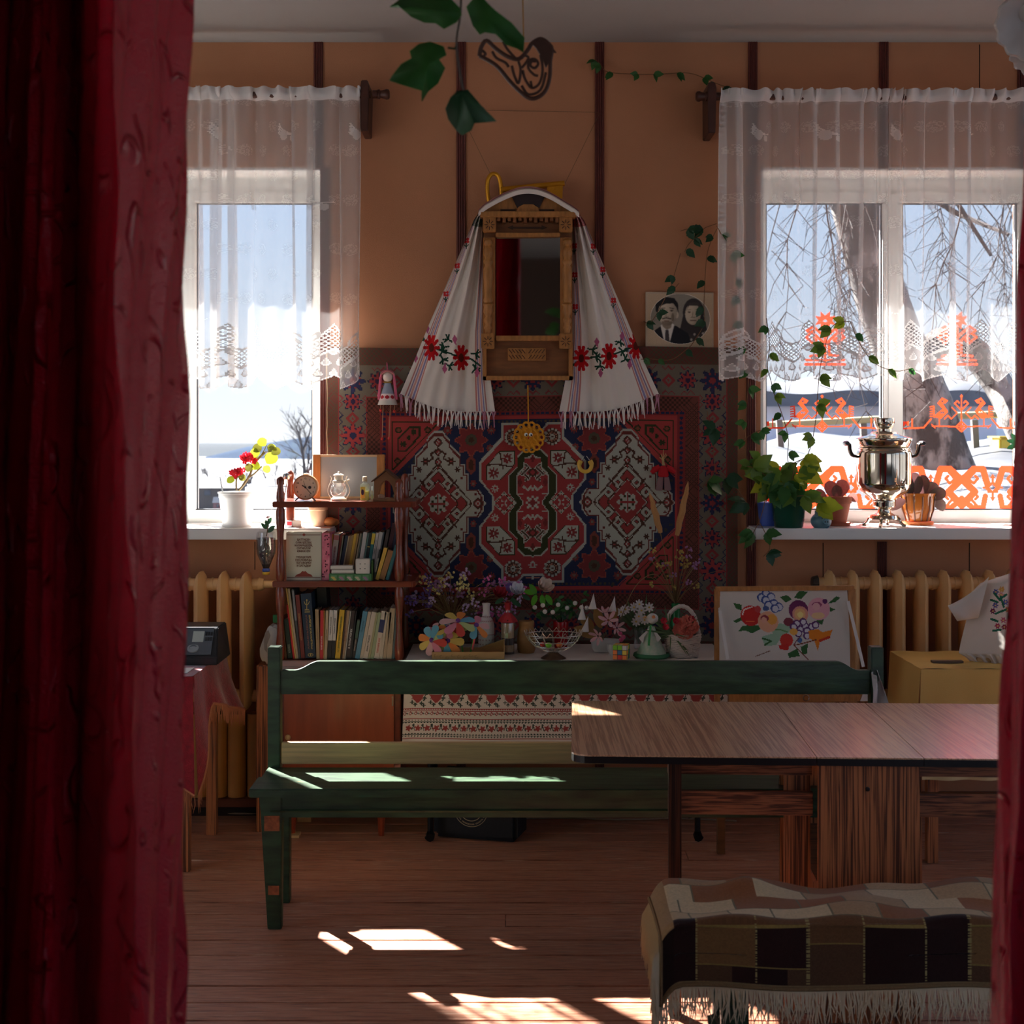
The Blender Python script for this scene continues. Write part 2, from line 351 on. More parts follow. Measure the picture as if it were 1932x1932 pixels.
# floor: single boards where the camera sees them --------------------------
def mat_board():
    m = mat('floor_paint', (96, 50, 34), .34, spec=.6); n = m.node_tree.nodes; L = m.node_tree.links; b = n['Principled BSDF']
    tc = n.new('ShaderNodeTexCoord'); oi = n.new('ShaderNodeObjectInfo'); mp = n.new('ShaderNodeMapping'); mp.inputs['Scale'].default_value = (2.2, 38, 10); mp.inputs['Location'].default_value = (0, 0, 0)
    ad = n.new('ShaderNodeVectorMath'); ad.operation = 'ADD'; cm = n.new('ShaderNodeCombineXYZ'); mu = n.new('ShaderNodeMath'); mu.operation = 'MULTIPLY'; mu.inputs[1].default_value = 37
    L.new(oi.outputs['Random'], mu.inputs[0]); L.new(mu.outputs[0], cm.inputs[0]); L.new(tc.outputs['Object'], ad.inputs[0]); L.new(cm.outputs[0], ad.inputs[1]); L.new(ad.outputs[0], mp.inputs[0])
    t = n.new('ShaderNodeTexNoise'); t.inputs['Scale'].default_value = 3.2; t.inputs['Detail'].default_value = 9; t.inputs['Roughness'].default_value = .72; L.new(mp.outputs[0], t.inputs[0])
    r = n.new('ShaderNodeValToRGB'); e = r.color_ramp.elements; e[0].position = .36; e[0].color = lin((132, 78, 56))+(1,); e[1].position = .52; e[1].color = lin((200, 134, 102))+(1,)
    k = e.new(.60); k.color = lin((190, 136, 110))+(1,); k = e.new(.665); k.color = lin((226, 190, 160))+(1,)
    L.new(t.outputs[0], r.inputs[0])
    mp2 = n.new('ShaderNodeMapping'); mp2.inputs['Scale'].default_value = (5, 260, 10); mp2.inputs['Rotation'].default_value = (0, 0, .02); L.new(ad.outputs[0], mp2.inputs[0]); t3 = n.new('ShaderNodeTexNoise'); t3.inputs['Scale'].default_value = 1; t3.inputs['Detail'].default_value = 3; L.new(mp2.outputs[0], t3.inputs[0])
    sr = n.new('ShaderNodeMapRange'); sr.inputs[1].default_value = .645; sr.inputs[2].default_value = .70; sr.inputs[4].default_value = .75; L.new(t3.outputs[0], sr.inputs[0]); mxc = n.new('ShaderNodeMix'); mxc.data_type = 'RGBA'; L.new(sr.outputs[0], mxc.inputs[0]); L.new(r.outputs[0], mxc.inputs[6]); mxc.inputs[7].default_value = lin((236, 204, 176))+(1,); L.new(mxc.outputs[2], b.inputs['Base Color'])
    r2 = n.new('ShaderNodeMapRange'); r2.inputs[1].default_value = .3; r2.inputs[2].default_value = .75; r2.inputs[3].default_value = .3; r2.inputs[4].default_value = .55; L.new(t.outputs[0], r2.inputs[0]); L.new(r2.outputs[0], b.inputs['Roughness'])
    bp = n.new('ShaderNodeBump'); bp.inputs['Strength'].default_value = .5; bp.inputs['Distance'].default_value = .003; L.new(t.outputs[0], bp.inputs['Height']); L.new(bp.outputs[0], b.inputs['Normal'])
    return m
M_board = mat_board()
floor = struct(MB().box(XL, XR, YF, Y1, -.12, -.022).build('floor', mat('floor_gap', (30, 17, 12), .9)))
tag(floor, 'worn brown painted board floor')
y = 3.66; k = 0
while y < WY-.02:
    w_ = .128+rnd.uniform(-.006, .006); y2 = min(y+w_, WY)
    if y2 > WY-.05: y2 = WY
    dz = rnd.uniform(-.0015, .0008); c = rnd.uniform(-1.5, 3.6) if k % 3 == 0 else None
    for xa, xb in (((XL, XR),) if c is None else ((XL, c), (c+.002, XR))):
        MB().box(xa, xb, y+.003, y2-.003, -.022, dz).build('floorboard', M_board, floor, bev=.0018)
    y = y2; k += 1
MB().box(XL, XR, YF, 3.66, -.022, 0).build('floor_cover', mat('grey_linoleum', (150, 147, 144), .5), floor)  # unseen floor part, grey chosen to keep the bounce light neutral
# ---------------------------------------------------------------- outside
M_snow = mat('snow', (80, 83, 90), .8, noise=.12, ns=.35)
def terr(x, y):
    s = min(1, max(0, (y-9)/14)); base = -.55
    d = max(0, y-30); z = base-.6*s*(1 if x < -2 else .3)-.0148*d*(1 if x < 4 else .7)
    z += .25*math.sin(x*.21+y*.13)*s+.15*math.sin(x*.5-y*.31)*s
    return z
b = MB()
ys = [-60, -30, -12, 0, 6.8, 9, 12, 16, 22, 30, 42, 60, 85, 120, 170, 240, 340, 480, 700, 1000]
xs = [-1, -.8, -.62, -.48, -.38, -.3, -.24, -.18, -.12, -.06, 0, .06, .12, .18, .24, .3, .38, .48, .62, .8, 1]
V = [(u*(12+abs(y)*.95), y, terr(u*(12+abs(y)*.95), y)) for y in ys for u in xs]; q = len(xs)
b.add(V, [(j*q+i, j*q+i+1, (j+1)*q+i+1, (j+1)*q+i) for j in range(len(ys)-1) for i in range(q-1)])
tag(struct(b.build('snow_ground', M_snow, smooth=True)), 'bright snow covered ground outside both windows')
def ridge(name, label, d, pts, depth, col, n=70):
    """long hill: crest height follows pts (px,py), slopes down to both sides"""
    b = MB(); xs_ = np.linspace(pts[0][0], pts[-1][0], n); hs = np.interp(xs_, [p[0] for p in pts], [p[1] for p in pts]); rows = []
    for j, (dy, hf) in enumerate(((-depth, -1), (-depth*.55, -.55), (-depth*.2, -.12), (0, 0), (depth*.5, -.3), (depth, -1))):
        for i, (px, py) in enumerate(zip(xs_, hs)):
            x = PX(px, d); zc = PZ(py+(rnd.uniform(-1.2, 1.2) if j == 3 else 0), d); lo = -d*.03-6
            rows.append((x, d+dy, zc+(zc-lo)*hf))
    b.add(rows, [(j*n+i, j*n+i+1, (j+1)*n+i+1, (j+1)*n+i) for j in range(5) for i in range(n-1)])
    return tag(struct(b.build(name, col, smooth=True)), label)
ridge('hill', 'near blue-grey wooded hill rising to the right', 620, ((-500, 880), (200, 874), (370, 868), (450, 846), (520, 832), (600, 822), (800, 812), (1400, 812), (2400, 806)), 120, mat('hill_forest', (44, 52, 64), 1, noise=.2, ns=.05, spec=0))
ridge('far_hill', 'pale far hill ridge on the horizon', 1700, ((-600, 848), (100, 846), (370, 838), (470, 835), (560, 842), (800, 842), (2500, 838)), 250, mat('hill_far', (64, 67, 70), 1, spec=0))
# houses
M_rf = mat('dark_roof', (46, 52, 66), .7); M_hw = mat('house_wall', (84, 78, 74), .8, noise=.1, ns=2)
def house(label, px0, px1, py_top, py_base, d, wc, roof=True, rs=None, group=None):
    x0, x1 = PX(px0, d), PX(px1, d); zb, zt = PZ(py_base, d), PZ(py_top, d); dp = (x1-x0)*.7; zm = zb+(zt-zb)*.55
    t = thing('house', label, 'house', ((x0+x1)/2, d+dp/2, zb), group)
    MB().box(x0, x1, d, d+dp, zb-1, zm).build('house_wall', wc, t)
    if roof:
        e = (x1-x0)*.05; r = MB(); ym = d+dp/2
        r.add([(x0-e, d-e, zm), (x1+e, d-e, zm), (x1+e, ym, zt), (x0-e, ym, zt), (x0-e, d+dp+e, zm), (x1+e, d+dp+e, zm)], [(0, 1, 2, 3), (3, 2, 5, 4), (0, 3, 4), (1, 5, 2)])
        r.build('roof', rs or mat('grey_roof', (90, 92, 100), .8), t)
    for i in range(2):
        xw = x0+(x1-x0)*(.3+.4*i); hw = (x1-x0)*.07; MB().box(xw-hw, xw+hw, d-.05, d+.02, zb+(zm-zb)*.35, zb+(zm-zb)*.8).build('window', mat('far_pane', (60, 66, 76), .2), t)
    return t
house('long low house with dark blue roof beyond the geranium', 366, 452, 903, 942, 60, M_hw, True, M_rf)
house('small snow roofed house with reddish wall behind the white pot', 402, 432, 938, 962, 46, mat('red_wall', (120, 84, 84), .8), True)
house('snow roofed hut left of the geranium stem', 428, 470, 893, 918, 110, mat('tan_wall', (96, 84, 78), .8))
house('grey shed below the bare trees right of the geranium', 480, 545, 905, 930, 95, mat('shed_wall', (110, 112, 122), .8))
house('far tiny house by the hill foot', 512, 540, 900, 915, 190, mat('tan_wall2', (110, 100, 96), .8))
# bare trees
M_twig = mat('twig_grey', (60, 54, 54), .9); M_twig2 = mat('twig_dark', (58, 46, 42), .9)
def bare_tree(label, px, py_base, py_top, d, seed, m, spread=.4, group='bare trees outside the left window', levels=4, droop=0, r0=None, lean=0):
    r = random.Random(seed); b = MB(); base = P(px, py_base, d); H = PZ(py_top, d)-base.z
    t = thing('bare_tree', label, 'tree', base, group)
    def grow(p, dr, L, rad, lv):
        pts = [p]; q = p.copy(); v = dr.copy()
        for i in range(3):
            v = (v+Vector((r.uniform(-.16, .16), r.uniform(-.16, .16), r.uniform(-.1, .1)-droop*(levels-lv)*.05))).normalized(); q = q+v*L/3; pts.append(q.copy())
        b.tube(pts, [rad, rad*.85, rad*.7, rad*.5], 4, False)
        if lv <= 0: return
        for i in range(5 if lv == levels else 4):
            k = r.randint(1, 3); a = r.uniform(0, 2*PI); s = r.uniform(.5, 1.1)*spread*2
            nv = (v+Vector((math.cos(a)*s, math.sin(a)*s, r.uniform(-.05, .35)-droop*.3))).normalized()
            grow(pts[k], nv, L*r.uniform(.5, .75), rad*.5, lv-1)
    grow(base, Vector((lean, 0, 1)), H*.42, r0 or H*.028, levels)
    b.build('branches', m, t); return t
for i, (px, pb, pt, d, lb) in enumerate(((575, 935, 735, 38, 'tall bare tree at the right edge of the left window'), (395, 925, 866, 80, 'bare tree clump left of the geranium'), (470, 922, 870, 85, 'bare tree behind the geranium leaves'), (520, 915, 858, 90, 'grey bare tree above the shed'), (555, 930, 850, 70, 'bushy bare tree left of the tall one'), (430, 915, 884, 120, 'small distant bare tree by the hut roof'), (380, 912, 872, 150, 'dark bare tree at the left edge of the view'), (410, 918, 878, 100, 'spreading bare tree behind the blue roof'), (500, 918, 868, 130, 'bare tree behind the red flower cluster'), (540, 922, 880, 100, 'low bare tree beside the far tiny house'), (590, 925, 850, 75, 'bare tree half behind the window frame'))):
    bare_tree(lb, px, pb, pt, d, 11+i, M_twig, .42)
# birch with hanging twigs in front of the right window
def mat_birch():
    m = mat('birch_bark', (220, 214, 206), .85); n = m.node_tree.nodes; L = m.node_tree.links; b = n['Principled BSDF']
    tc = n.new('ShaderNodeTexCoord'); mp = n.new('ShaderNodeMapping'); mp.inputs['Scale'].default_value = (1.5, 1.5, .8); L.new(tc.outputs['Object'], mp.inputs[0])
    t = n.new('ShaderNodeTexNoise'); t.inputs['Scale'].default_value = 2.6; t.inputs['Detail'].default_value = 7; t.inputs['Roughness'].default_value = .65; L.new(mp.outputs[0], t.inputs[0])
    r = n.new('ShaderNodeValToRGB'); e = r.color_ramp.elements; e[0].position = .44; e[0].color = lin((58, 50, 46))+(1,); e[1].position = .54; e[1].color = lin((130, 124, 118))+(1,); L.new(t.outputs[0], r.inputs[0]); L.new(r.outputs[0], b.inputs['Base Color'])
    bp = n.new('ShaderNodeBump'); bp.inputs['Strength'].default_value = .8; bp.inputs['Distance'].default_value = .05; L.new(t.outputs[0], bp.inputs['Height']); L.new(bp.outputs[0], b.inputs['Normal'])
    return m
M_birch = mat_birch(); D = 12.5
bt = thing('birch_tree', 'leaning white birch tree with dark bark outside the right window', 'tree', P(1800, 960, D))
MB().tube(spline([P(1800, 985, D), P(1775, 880, D), P(1742, 770, D), P(1712, 690, D), P(1672, 590, D), P(1640, 480, D), P(1612, 380, D), P(1580, 250, D), P(1550, 100, D)], 3), [.36, .34, .31, .28, .265, .26, .26, .25, .245, .24, .235, .23, .23, .225, .22, .22, .21, .21, .21, .205, .2, .2, .19, .19, .18], 14).build('trunk', M_birch, bt, smooth=True)
r = random.Random(5); tw = MB(); bg_ = MB()
MB().tube(spline([P(1700, 700, D), P(1800, 640, D+.5), P(1880, 720, D+.4), P(1935, 830, D), P(1990, 900, D)], 4), .13, 8).build('bough', M_birch, bt, smooth=True)
for i in range(26):
    px = r.uniform(1400, 2050); py = r.uniform(60, 330); d = D+r.uniform(-1.5, 1.5); pts = [P(px, py, d)]
    x, y_ = px, py; sd = r.uniform(-1.6, 1.6)
    for j in range(9):
        x += sd*14+r.uniform(-14, 14); y_ += r.uniform(35, 62); pts.append(P(x, y_, d))
        if j > 1:
            for k in range(r.randint(2, 4)):
                tw.tube([P(x, y_, d), P(x+r.uniform(-40, 40), y_+r.uniform(15, 50), d+r.uniform(-.2, .2)), P(x+r.uniform(-60, 60), y_+r.uniform(40, 110), d+r.uniform(-.3, .3))], [.004, .0035, .002], 3, False)
        if y_ > r.uniform(560, 900): break
    tw.tube(pts, [max(.003, .010-.001*q_) for q_ in range(len(pts))], 4, False)
for i in range(7):
    x0 = r.uniform(1560, 1640); y0_ = r.uniform(120, 330); dx = r.choice((-1, 1))
    bg_.tube(spline([P(x0, y0_, D), P(x0+dx*70, y0_+r.uniform(-60, 20), D+r.uniform(-1, 1)), P(x0+dx*160, y0_+r.uniform(-40, 90), D+r.uniform(-1, 1)), P(x0+dx*300, y0_+r.uniform(60, 240), D)], 3), [.06-.005*k_ for k_ in range(10)], 5, False)
tw.build('hanging_twigs', M_twig2, bt); bg_.build('branches', M_twig2, bt)
# snow bank as a capped block, shaded side painted blue, gas pipe on posts, wet patch, yellow box
t = thing('snowy_shed', 'long low shed under a thick snow cap outside the right window', 'shed', P(1640, 845, 19))
x0, x1 = PX(1380, 19), PX(1880, 19)
MB().box(x0, x1, 19, 22, -1.5, PZ(765, 19)).build('shed_wall', mat('shed_blue', (206, 214, 230), .8, noise=.06, ns=1), t)
def cap(u, v):
    a = PI*v; e = min(1, min(u, 1-u)*9)**.5; x = x0-.15+(x1-x0+.3)*u
    return (x, 20.5-1.75*math.cos(a), PZ(770, 19)+(.42+.06*math.sin(u*17))*math.sin(a)**.6*e+.02)
MB().grid(cap, 40, 12).build('snow_cap', M_snow, t, smooth=True)
M_pipe = mat('yellow_pipe', (150, 138, 96), .5)
t = thing('gas_pipe', 'pale yellow gas pipe on posts beyond the samovar', 'pipe', P(1650, 900, 15))
MB().tube([P(1380, 806, 15), P(1560, 796, 14.6), P(1760, 786, 14.2), P(1990, 778, 13.8)], .035, 8).build('pipe', M_pipe, t, smooth=True)
for px in (1470, 1628, 1838):
    MB().bar(P(px, 792, 14.5), P(px+6, 905, 14.5), .06, .06).build('post', mat('post_grey', (90, 84, 80), .8), t)
def wet(u, v):
    y_ = 7.3+13*v; z_ = float(np.interp(y_, [7.3, 9, 13, 18, 20.3], [.2, 1.12, 1.40, 1.60, 1.0])); return (.9+8*u, y_, z_+.05*math.sin(u*17+v*9)+.04*math.sin(u*41-v*23))
tag(struct(MB().grid(wet, 40, 30).build('melting_bank', mat('melting_snow', (26, 27, 32), .6, c2=(88, 92, 100), ns=1.1, st=(.5, 1, 1)), smooth=True)), 'bank of melting snow and dark wet ground beyond the samovar')
t = thing('yellow_box', 'small yellow utility box right of the birch trunk', 'box', P(1900, 850, 14)); MB().box(PX(1886, 14), PX(1922, 14), 14, 14.3, PZ(850, 14), PZ(826, 14)).build('body', mat('box_yellow', (214, 190, 60), .6), t, bev=.02); MB().box(PX(1884, 14), PX(1924, 14), 13.97, 14.33, PZ(826, 14), PZ(823, 14)).build('lid', mat('box_yellow2', (190, 165, 50), .6), t)
# ---------------------------------------------------------------- lace curtains and rods
def mat_lace():
    m = bpy.data.materials.new('lace'); m.use_nodes = True; n = m.node_tree.nodes; L = m.node_tree.links; n.clear()
    o = n.new('ShaderNodeOutputMaterial'); a = n.new('ShaderNodeAttribute'); a.attribute_name = 'Col'
    t = n.new('ShaderNodeBsdfTransparent'); d = n.new('ShaderNodeBsdfDiffuse'); tl = n.new('ShaderNodeBsdfTranslucent')
    for q in (d, tl): q.inputs[0].default_value = (.82, .80, .78, 1)
    m1 = n.new('ShaderNodeMixShader'); m1.inputs[0].default_value = .11; L.new(d.outputs[0], m1.inputs[1]); L.new(tl.outputs[0], m1.inputs[2])
    m2 = n.new('ShaderNodeMixShader'); L.new(a.outputs['Alpha'], m2.inputs[0]); L.new(t.outputs[0], m2.inputs[1]); L.new(m1.outputs[0], m2.inputs[2]); L.new(m2.outputs[0], o.inputs[0])
    return m
M_lace = mat_lace()
def lace(label, px0, px1, ytop, ybot, d, hem_left, hem_right, nf, seed, W=None):
    r = random.Random(seed); gather = 1.42; Wf = (px1-px0)*gather; Hf = 560.0
    w_, h_ = int(Wf/1.4), int(Hf/1.6)
    cv = CV(w_, h_, (240, 236, 232), 0, 0, Wf, Hf); X, Y = cv.X, cv.Y
    al = np.full(X.shape, .34)
    p = 92.0; ph = (X+seed*17) % p/p; c = np.abs(2*ph-1)
    # scattered sprigs
    gx, gy = 58.0, 46.0; cx_ = (X+(np.floor(Y/gy) % 2)*gx/2) % gx-gx/2; cy_ = Y % gy-gy/2; rr = np.hypot(cx_, cy_)
    rng = np.random.RandomState(seed); nz = rng.rand(*X.shape)
    al[(rr < 11) & (nz > .5) & (Y < Hf-130)] = .44
    # larger scroll sprays in two rows
    for row, yy in ((0, 60), (1, 190)):
        q = (X+row*95) % 190-95; e = Y-yy
        for j in range(4):
            ang = np.arctan2(e-6*j, q-10+5*j); rad = np.hypot(e-6*j, q-10+5*j); al[(np.abs(rad-(24-4.5*j)) < 1.2) & (ang > 1.2+.3*j) & (ang < 3.0)] = .72
        al[(np.hypot(q+6, (e-26)*.6) < 6)] = .62; al[(np.hypot(q-8, (e-32)*.8) < 5)] = .62
    A = Hf-74-46*c**1.7; B = Hf-38-36*c; C = Hf-2-22*c**1.4
    net = (Y > A) & (Y < B); g1 = (X+Y) % 7; g2 = (X-Y) % 7
    al[net] = np.where((g1[net] < 2.4) | (g2[net] < 2.4), .88, .04)
    low = Y >= B
    tx = (X+(np.floor((Y-Hf)/20) % 2)*8) % 16-8; ty = (Y-Hf) % 20-10; dr = np.where(ty > 2, np.hypot(tx, ty-2)/5.2, np.abs(tx)/np.clip(5.2*(ty+9)/11, .05, 9))
    al[low] = .36; al[low & (dr < 1)] = .62; al[low & (dr < 1) & (dr > .58)] = .95
    al[np.abs(Y-A) < 1.8] = .92; al[np.abs(Y-B) < 2.2] = .95; al[np.abs(Y-C) < 2.4] = .9
    hk = np.hypot((np.abs(ph-.5)*p-24)*1.0, Y-(A-4)); al[(np.abs(hk-7) < 1.7) & (Y < A+2)] = .9
    al[Y < 22] = np.maximum(al[Y < 22], .74)
    for on, e in ((hem_left, X), (hem_right, Wf-X)):
        if on: m_ = e < 16; al[m_] = np.where((np.abs((e[m_]-8))+np.abs(Y[m_] % 12-6) < 4.5), .15, .85)
    cv.mask = Y < C
    n1 = nf; k1, k2, k3 = [r.uniform(0, 6.28) for _ in range(3)]
    x0, x1 = PX(px0, d), PX(px1, d); zt, zb = PZ(ytop, d), PZ(ybot, d)
    def fn(U, V):
        th = 2*PI*(n1*U+.42*np.sin(2*PI*1.7*U+k1)+.25*np.sin(2*PI*4.3*U+k2))
        amp = (.6+.4*V)*(.62+.38*np.sin(2*PI*3.3*U+k3))
        A_ = (x1-x0)/n1/(2*PI)*4.2
        x = x0+(x1-x0)*U+amp*A_*np.sin(th)*(1-.45*V)+.010*np.sin(th*.5+V*2.5+k1)*V
        y = d+.006-.032*amp*np.cos(th)-.008*np.sin(2*th)
        # gathered on the rod at the top
        tp = np.exp(-V*26); hd = np.exp(-(V/.035)**4); y = y*(1-hd)+hd*(d-.031-.004*np.cos(th)); x = x+tp*.004*np.sin(th*3.1+k2); y = y+tp*(-.018*np.cos(th*2.7+k3)); z = zt+(zb-zt)*V+tp*.003*np.sin(th*3.3)+.004*np.sin(th*.7)*V
        return x, y, z
    o = sheet('lace_curtain', cv, fn, M_lace, alpha=al); tag(o, label, 'curtain', 'lace half curtains'); return o
RD = 6.10
lace('white lace curtain hanging over the geranium window', 70, 683, 167, 735, RD, False, True, 15, 3)
lace('white lace curtain hanging over the samovar window', 1362, 2010, 171, 722, RD, True, False, 17, 8)
M_dk = mat('dark_wood', (70, 36, 24), .45, noise=.2, ns=20)
def rod(label, pxa, pxb, py, brk, fin_px, sgn):
    z = PZ(py, RD); t = thing('curtain_rod', label, 'curtain rod', (PX(brk, RD), RD, z))
    MB().tube([(PX(pxa, RD), RD, z), (PX(pxb, RD), RD, z)], .017, 12).build('rod', M_dk, t, smooth=True)
    x = PX(fin_px, RD); f = MB(); f.M = Matrix.Translation((x, RD, z)) @ Matrix.Rotation(sgn*PI/2, 4, 'Y')
    f.lathe([(.017, -.02), (.017, .0), (.021, .003), (.021, .010), (.016, .014), (.019, .03), (.023, .038), (.021, .048), (.014, .052)], n=14).build('finial', M_dk, t, smooth=True)
    bx = PX(brk, RD); b = MB(); w_ = .017
    b.prism([(bx-w_, z+.055), (bx+w_*.6, z+.055), (bx+w_, z+.03), (bx+w_*.7, z-.16), (bx-w_*1.1, z-.16), (bx-w_*1.2, z+.03)], RD-.025, WY-.001)
    b.build('bracket', M_dk, t, bev=.003); return t
rod('dark wooden curtain rod with turned finial above the geranium window', 40, 700, 178, 690, 712, 1)
rod('dark wooden curtain rod with turned finial above the samovar window', 1338, 2040, 182, 1343, 1336, -1)
# ---------------------------------------------------------------- red stage curtains
def mat_red():
    m = mat('red_jacquard', (186, 6, 38), .21, spec=.5, transl=.12); n = m.node_tree.nodes; L = m.node_tree.links; b = n['Principled BSDF']
    tc = n.new('ShaderNodeTexCoord'); mp = n.new('ShaderNodeMapping'); mp.inputs['Scale'].default_value = (14, 10, 10); L.new(tc.outputs['UV'], mp.inputs[0])
    nz = n.new('ShaderNodeTexNoise'); nz.inputs['Scale'].default_value = .55; nz.inputs['Detail'].default_value = 1; L.new(mp.outputs[0], nz.inputs[0])
    ad = n.new('ShaderNodeVectorMath'); ad.operation = 'MULTIPLY_ADD'; ad.inputs[1].default_value = (1.6, 1.6, 0); L.new(nz.outputs['Color'], ad.inputs[0]); L.new(mp.outputs[0], ad.inputs[2])
    v2 = n.new('ShaderNodeTexVoronoi'); v2.feature = 'F1'; v2.inputs['Scale'].default_value = .95; L.new(ad.outputs[0], v2.inputs['Vector'])
    def mth(op, a, c=None, k=None):
        q = n.new('ShaderNodeMath'); q.operation = op; L.new(a, q.inputs[0])
        if c is not None: L.new(c, q.inputs[1])
        elif k is not None: q.inputs[1].default_value = k
        return q.outputs[0]
    sn = mth('SINE', mth('MULTIPLY', v2.outputs['Distance'], k=15)); rg = mth('MULTIPLY', mth('MAXIMUM', mth('SUBTRACT', sn, k=.72), k=0), k=3.5)
    n3 = n.new('ShaderNodeTexNoise'); n3.inputs['Scale'].default_value = 1.1; n3.inputs['Detail'].default_value = 2; L.new(mp.outputs[0], n3.inputs[0]); mr = n.new('ShaderNodeMapRange'); mr.inputs[1].default_value = .47; mr.inputs[2].default_value = .55; L.new(n3.outputs[0], mr.inputs[0])
    n2 = n.new('ShaderNodeTexNoise'); n2.inputs['Scale'].default_value = 26; L.new(mp.outputs[0], n2.inputs[0])
    s2 = n.new('ShaderNodeMath'); s2.operation = 'MULTIPLY_ADD'; s2.inputs[1].default_value = .35; L.new(n2.outputs[0], s2.inputs[0]); L.new(mth('MULTIPLY', rg, mr.outputs[0]), s2.inputs[2])
    bp = n.new('ShaderNodeBump'); bp.inputs['Strength'].default_value = 1; bp.inputs['Distance'].default_value = .014; L.new(s2.outputs[0], bp.inputs['Height']); L.new(bp.outputs[0], b.inputs['Normal'])
    return m
M_red = mat_red()
def drape(name, label, top, bot, zt, zb, side):
    """folds given as (px, depth) polylines at the top and the bottom of the picture"""
    ya, yb = 0., 1932.; NU = 10
    def pt(i, f, V):
        a, b_ = top[i], bot[i]; c, d_ = top[i+1], bot[i+1]; return (a, b_, c, d_)
    cols = []; us = []; acc = 0
    for i in range(len(top)-1):
        for k in range(NU):
            f = k/NU; s = f*f*(3-2*f)*.35+f*.65
            cols.append(tuple((top[i][j]*(1-s)+top[i+1][j]*s, bot[i][j]*(1-s)+bot[i+1][j]*s) for j in (0, 1)))
    cols.append(tuple((top[-1][j], bot[-1][j]) for j in (0, 1)))
    nv = 60; b = MB(); uv = []
    for ic, ((pa, pb), (da, db)) in enumerate(cols):
        Xa, Xb = PX(pa, da), PX(pb, db)
        if ic: acc += math.hypot(Xa-lx, da-ly)
        lx, ly = Xa, da; us.append(acc)
    for j in range(nv+1):
        z = zt+(zb-zt)*j/nv
        for ic, ((pa, pb), (da, db)) in enumerate(cols):
            Xa, Xb = PX(pa, da), PX(pb, db); za, zbb = PZ(ya, da), PZ(yb, db); t = (za-z)/(za-zbb); t = max(-.15, min(1.35, t))
            wob = .004*math.sin(z*9+ic*.7)+.003*math.sin(z*23+ic*1.3)
            b.v.append((Xa+(Xb-Xa)*t+wob, da+(db-da)*t+wob*.5, z)); uv.append((us[ic], z))
    q = len(cols); b.f = [(j*q+i, j*q+i+1, (j+1)*q+i+1, (j+1)*q+i) for j in range(nv) for i in range(q-1)]
    o = b.build(name, M_red, smooth=R(50)); me = o.data; l = me.uv_layers.new(name='UVMap')
    vi = np.zeros(len(me.loops), np.int32); me.loops.foreach_get('vertex_index', vi); l.data.foreach_set('uv', np.array(uv, np.float32)[vi].ravel())
    md = o.modifiers.new('thickness', 'SOLIDIFY'); md.thickness = .003
    return tag(o, label, 'curtain')
ctop = [(357, 2.05), (285, 1.90), (207, 1.755), (175, 1.88), (143, 2.04), (105, 1.972), (88, 1.93), (60, 1.95), (14, 2.06), (-20, 1.86), (-80, 1.76), (-160, 2.05), (-300, 1.8), (-480, 2.05), (-650, 1.8)]
cbot = [(345, 2.05), (309, 1.97), (270, 1.89), (205, 1.95), (148, 2.04), (110, 1.971), (92, 1.93), (55, 1.95), (2, 2.06), (-30, 1.86), (-90, 1.76), (-170, 2.05), (-300, 1.8), (-480, 2.05), (-650, 1.8)]
drape('stage_curtain', 'dark red embossed stage curtain filling the left side in deep folds', ctop, cbot, 3.25, .03, -1)
rtop = [(1950, 2.0), (2010, 1.9), (2090, 2.05), (2200, 1.85), (2400, 2.05), (2700, 1.85)]
rbot = [(1868, 2.0), (1900, 1.9), (1990, 2.05), (2150, 1.85), (2400, 2.05), (2700, 1.85)]
drape('stage_curtain', 'narrow strip of dark red stage curtain along the right edge', rtop, rbot, 3.25, .03, 1)
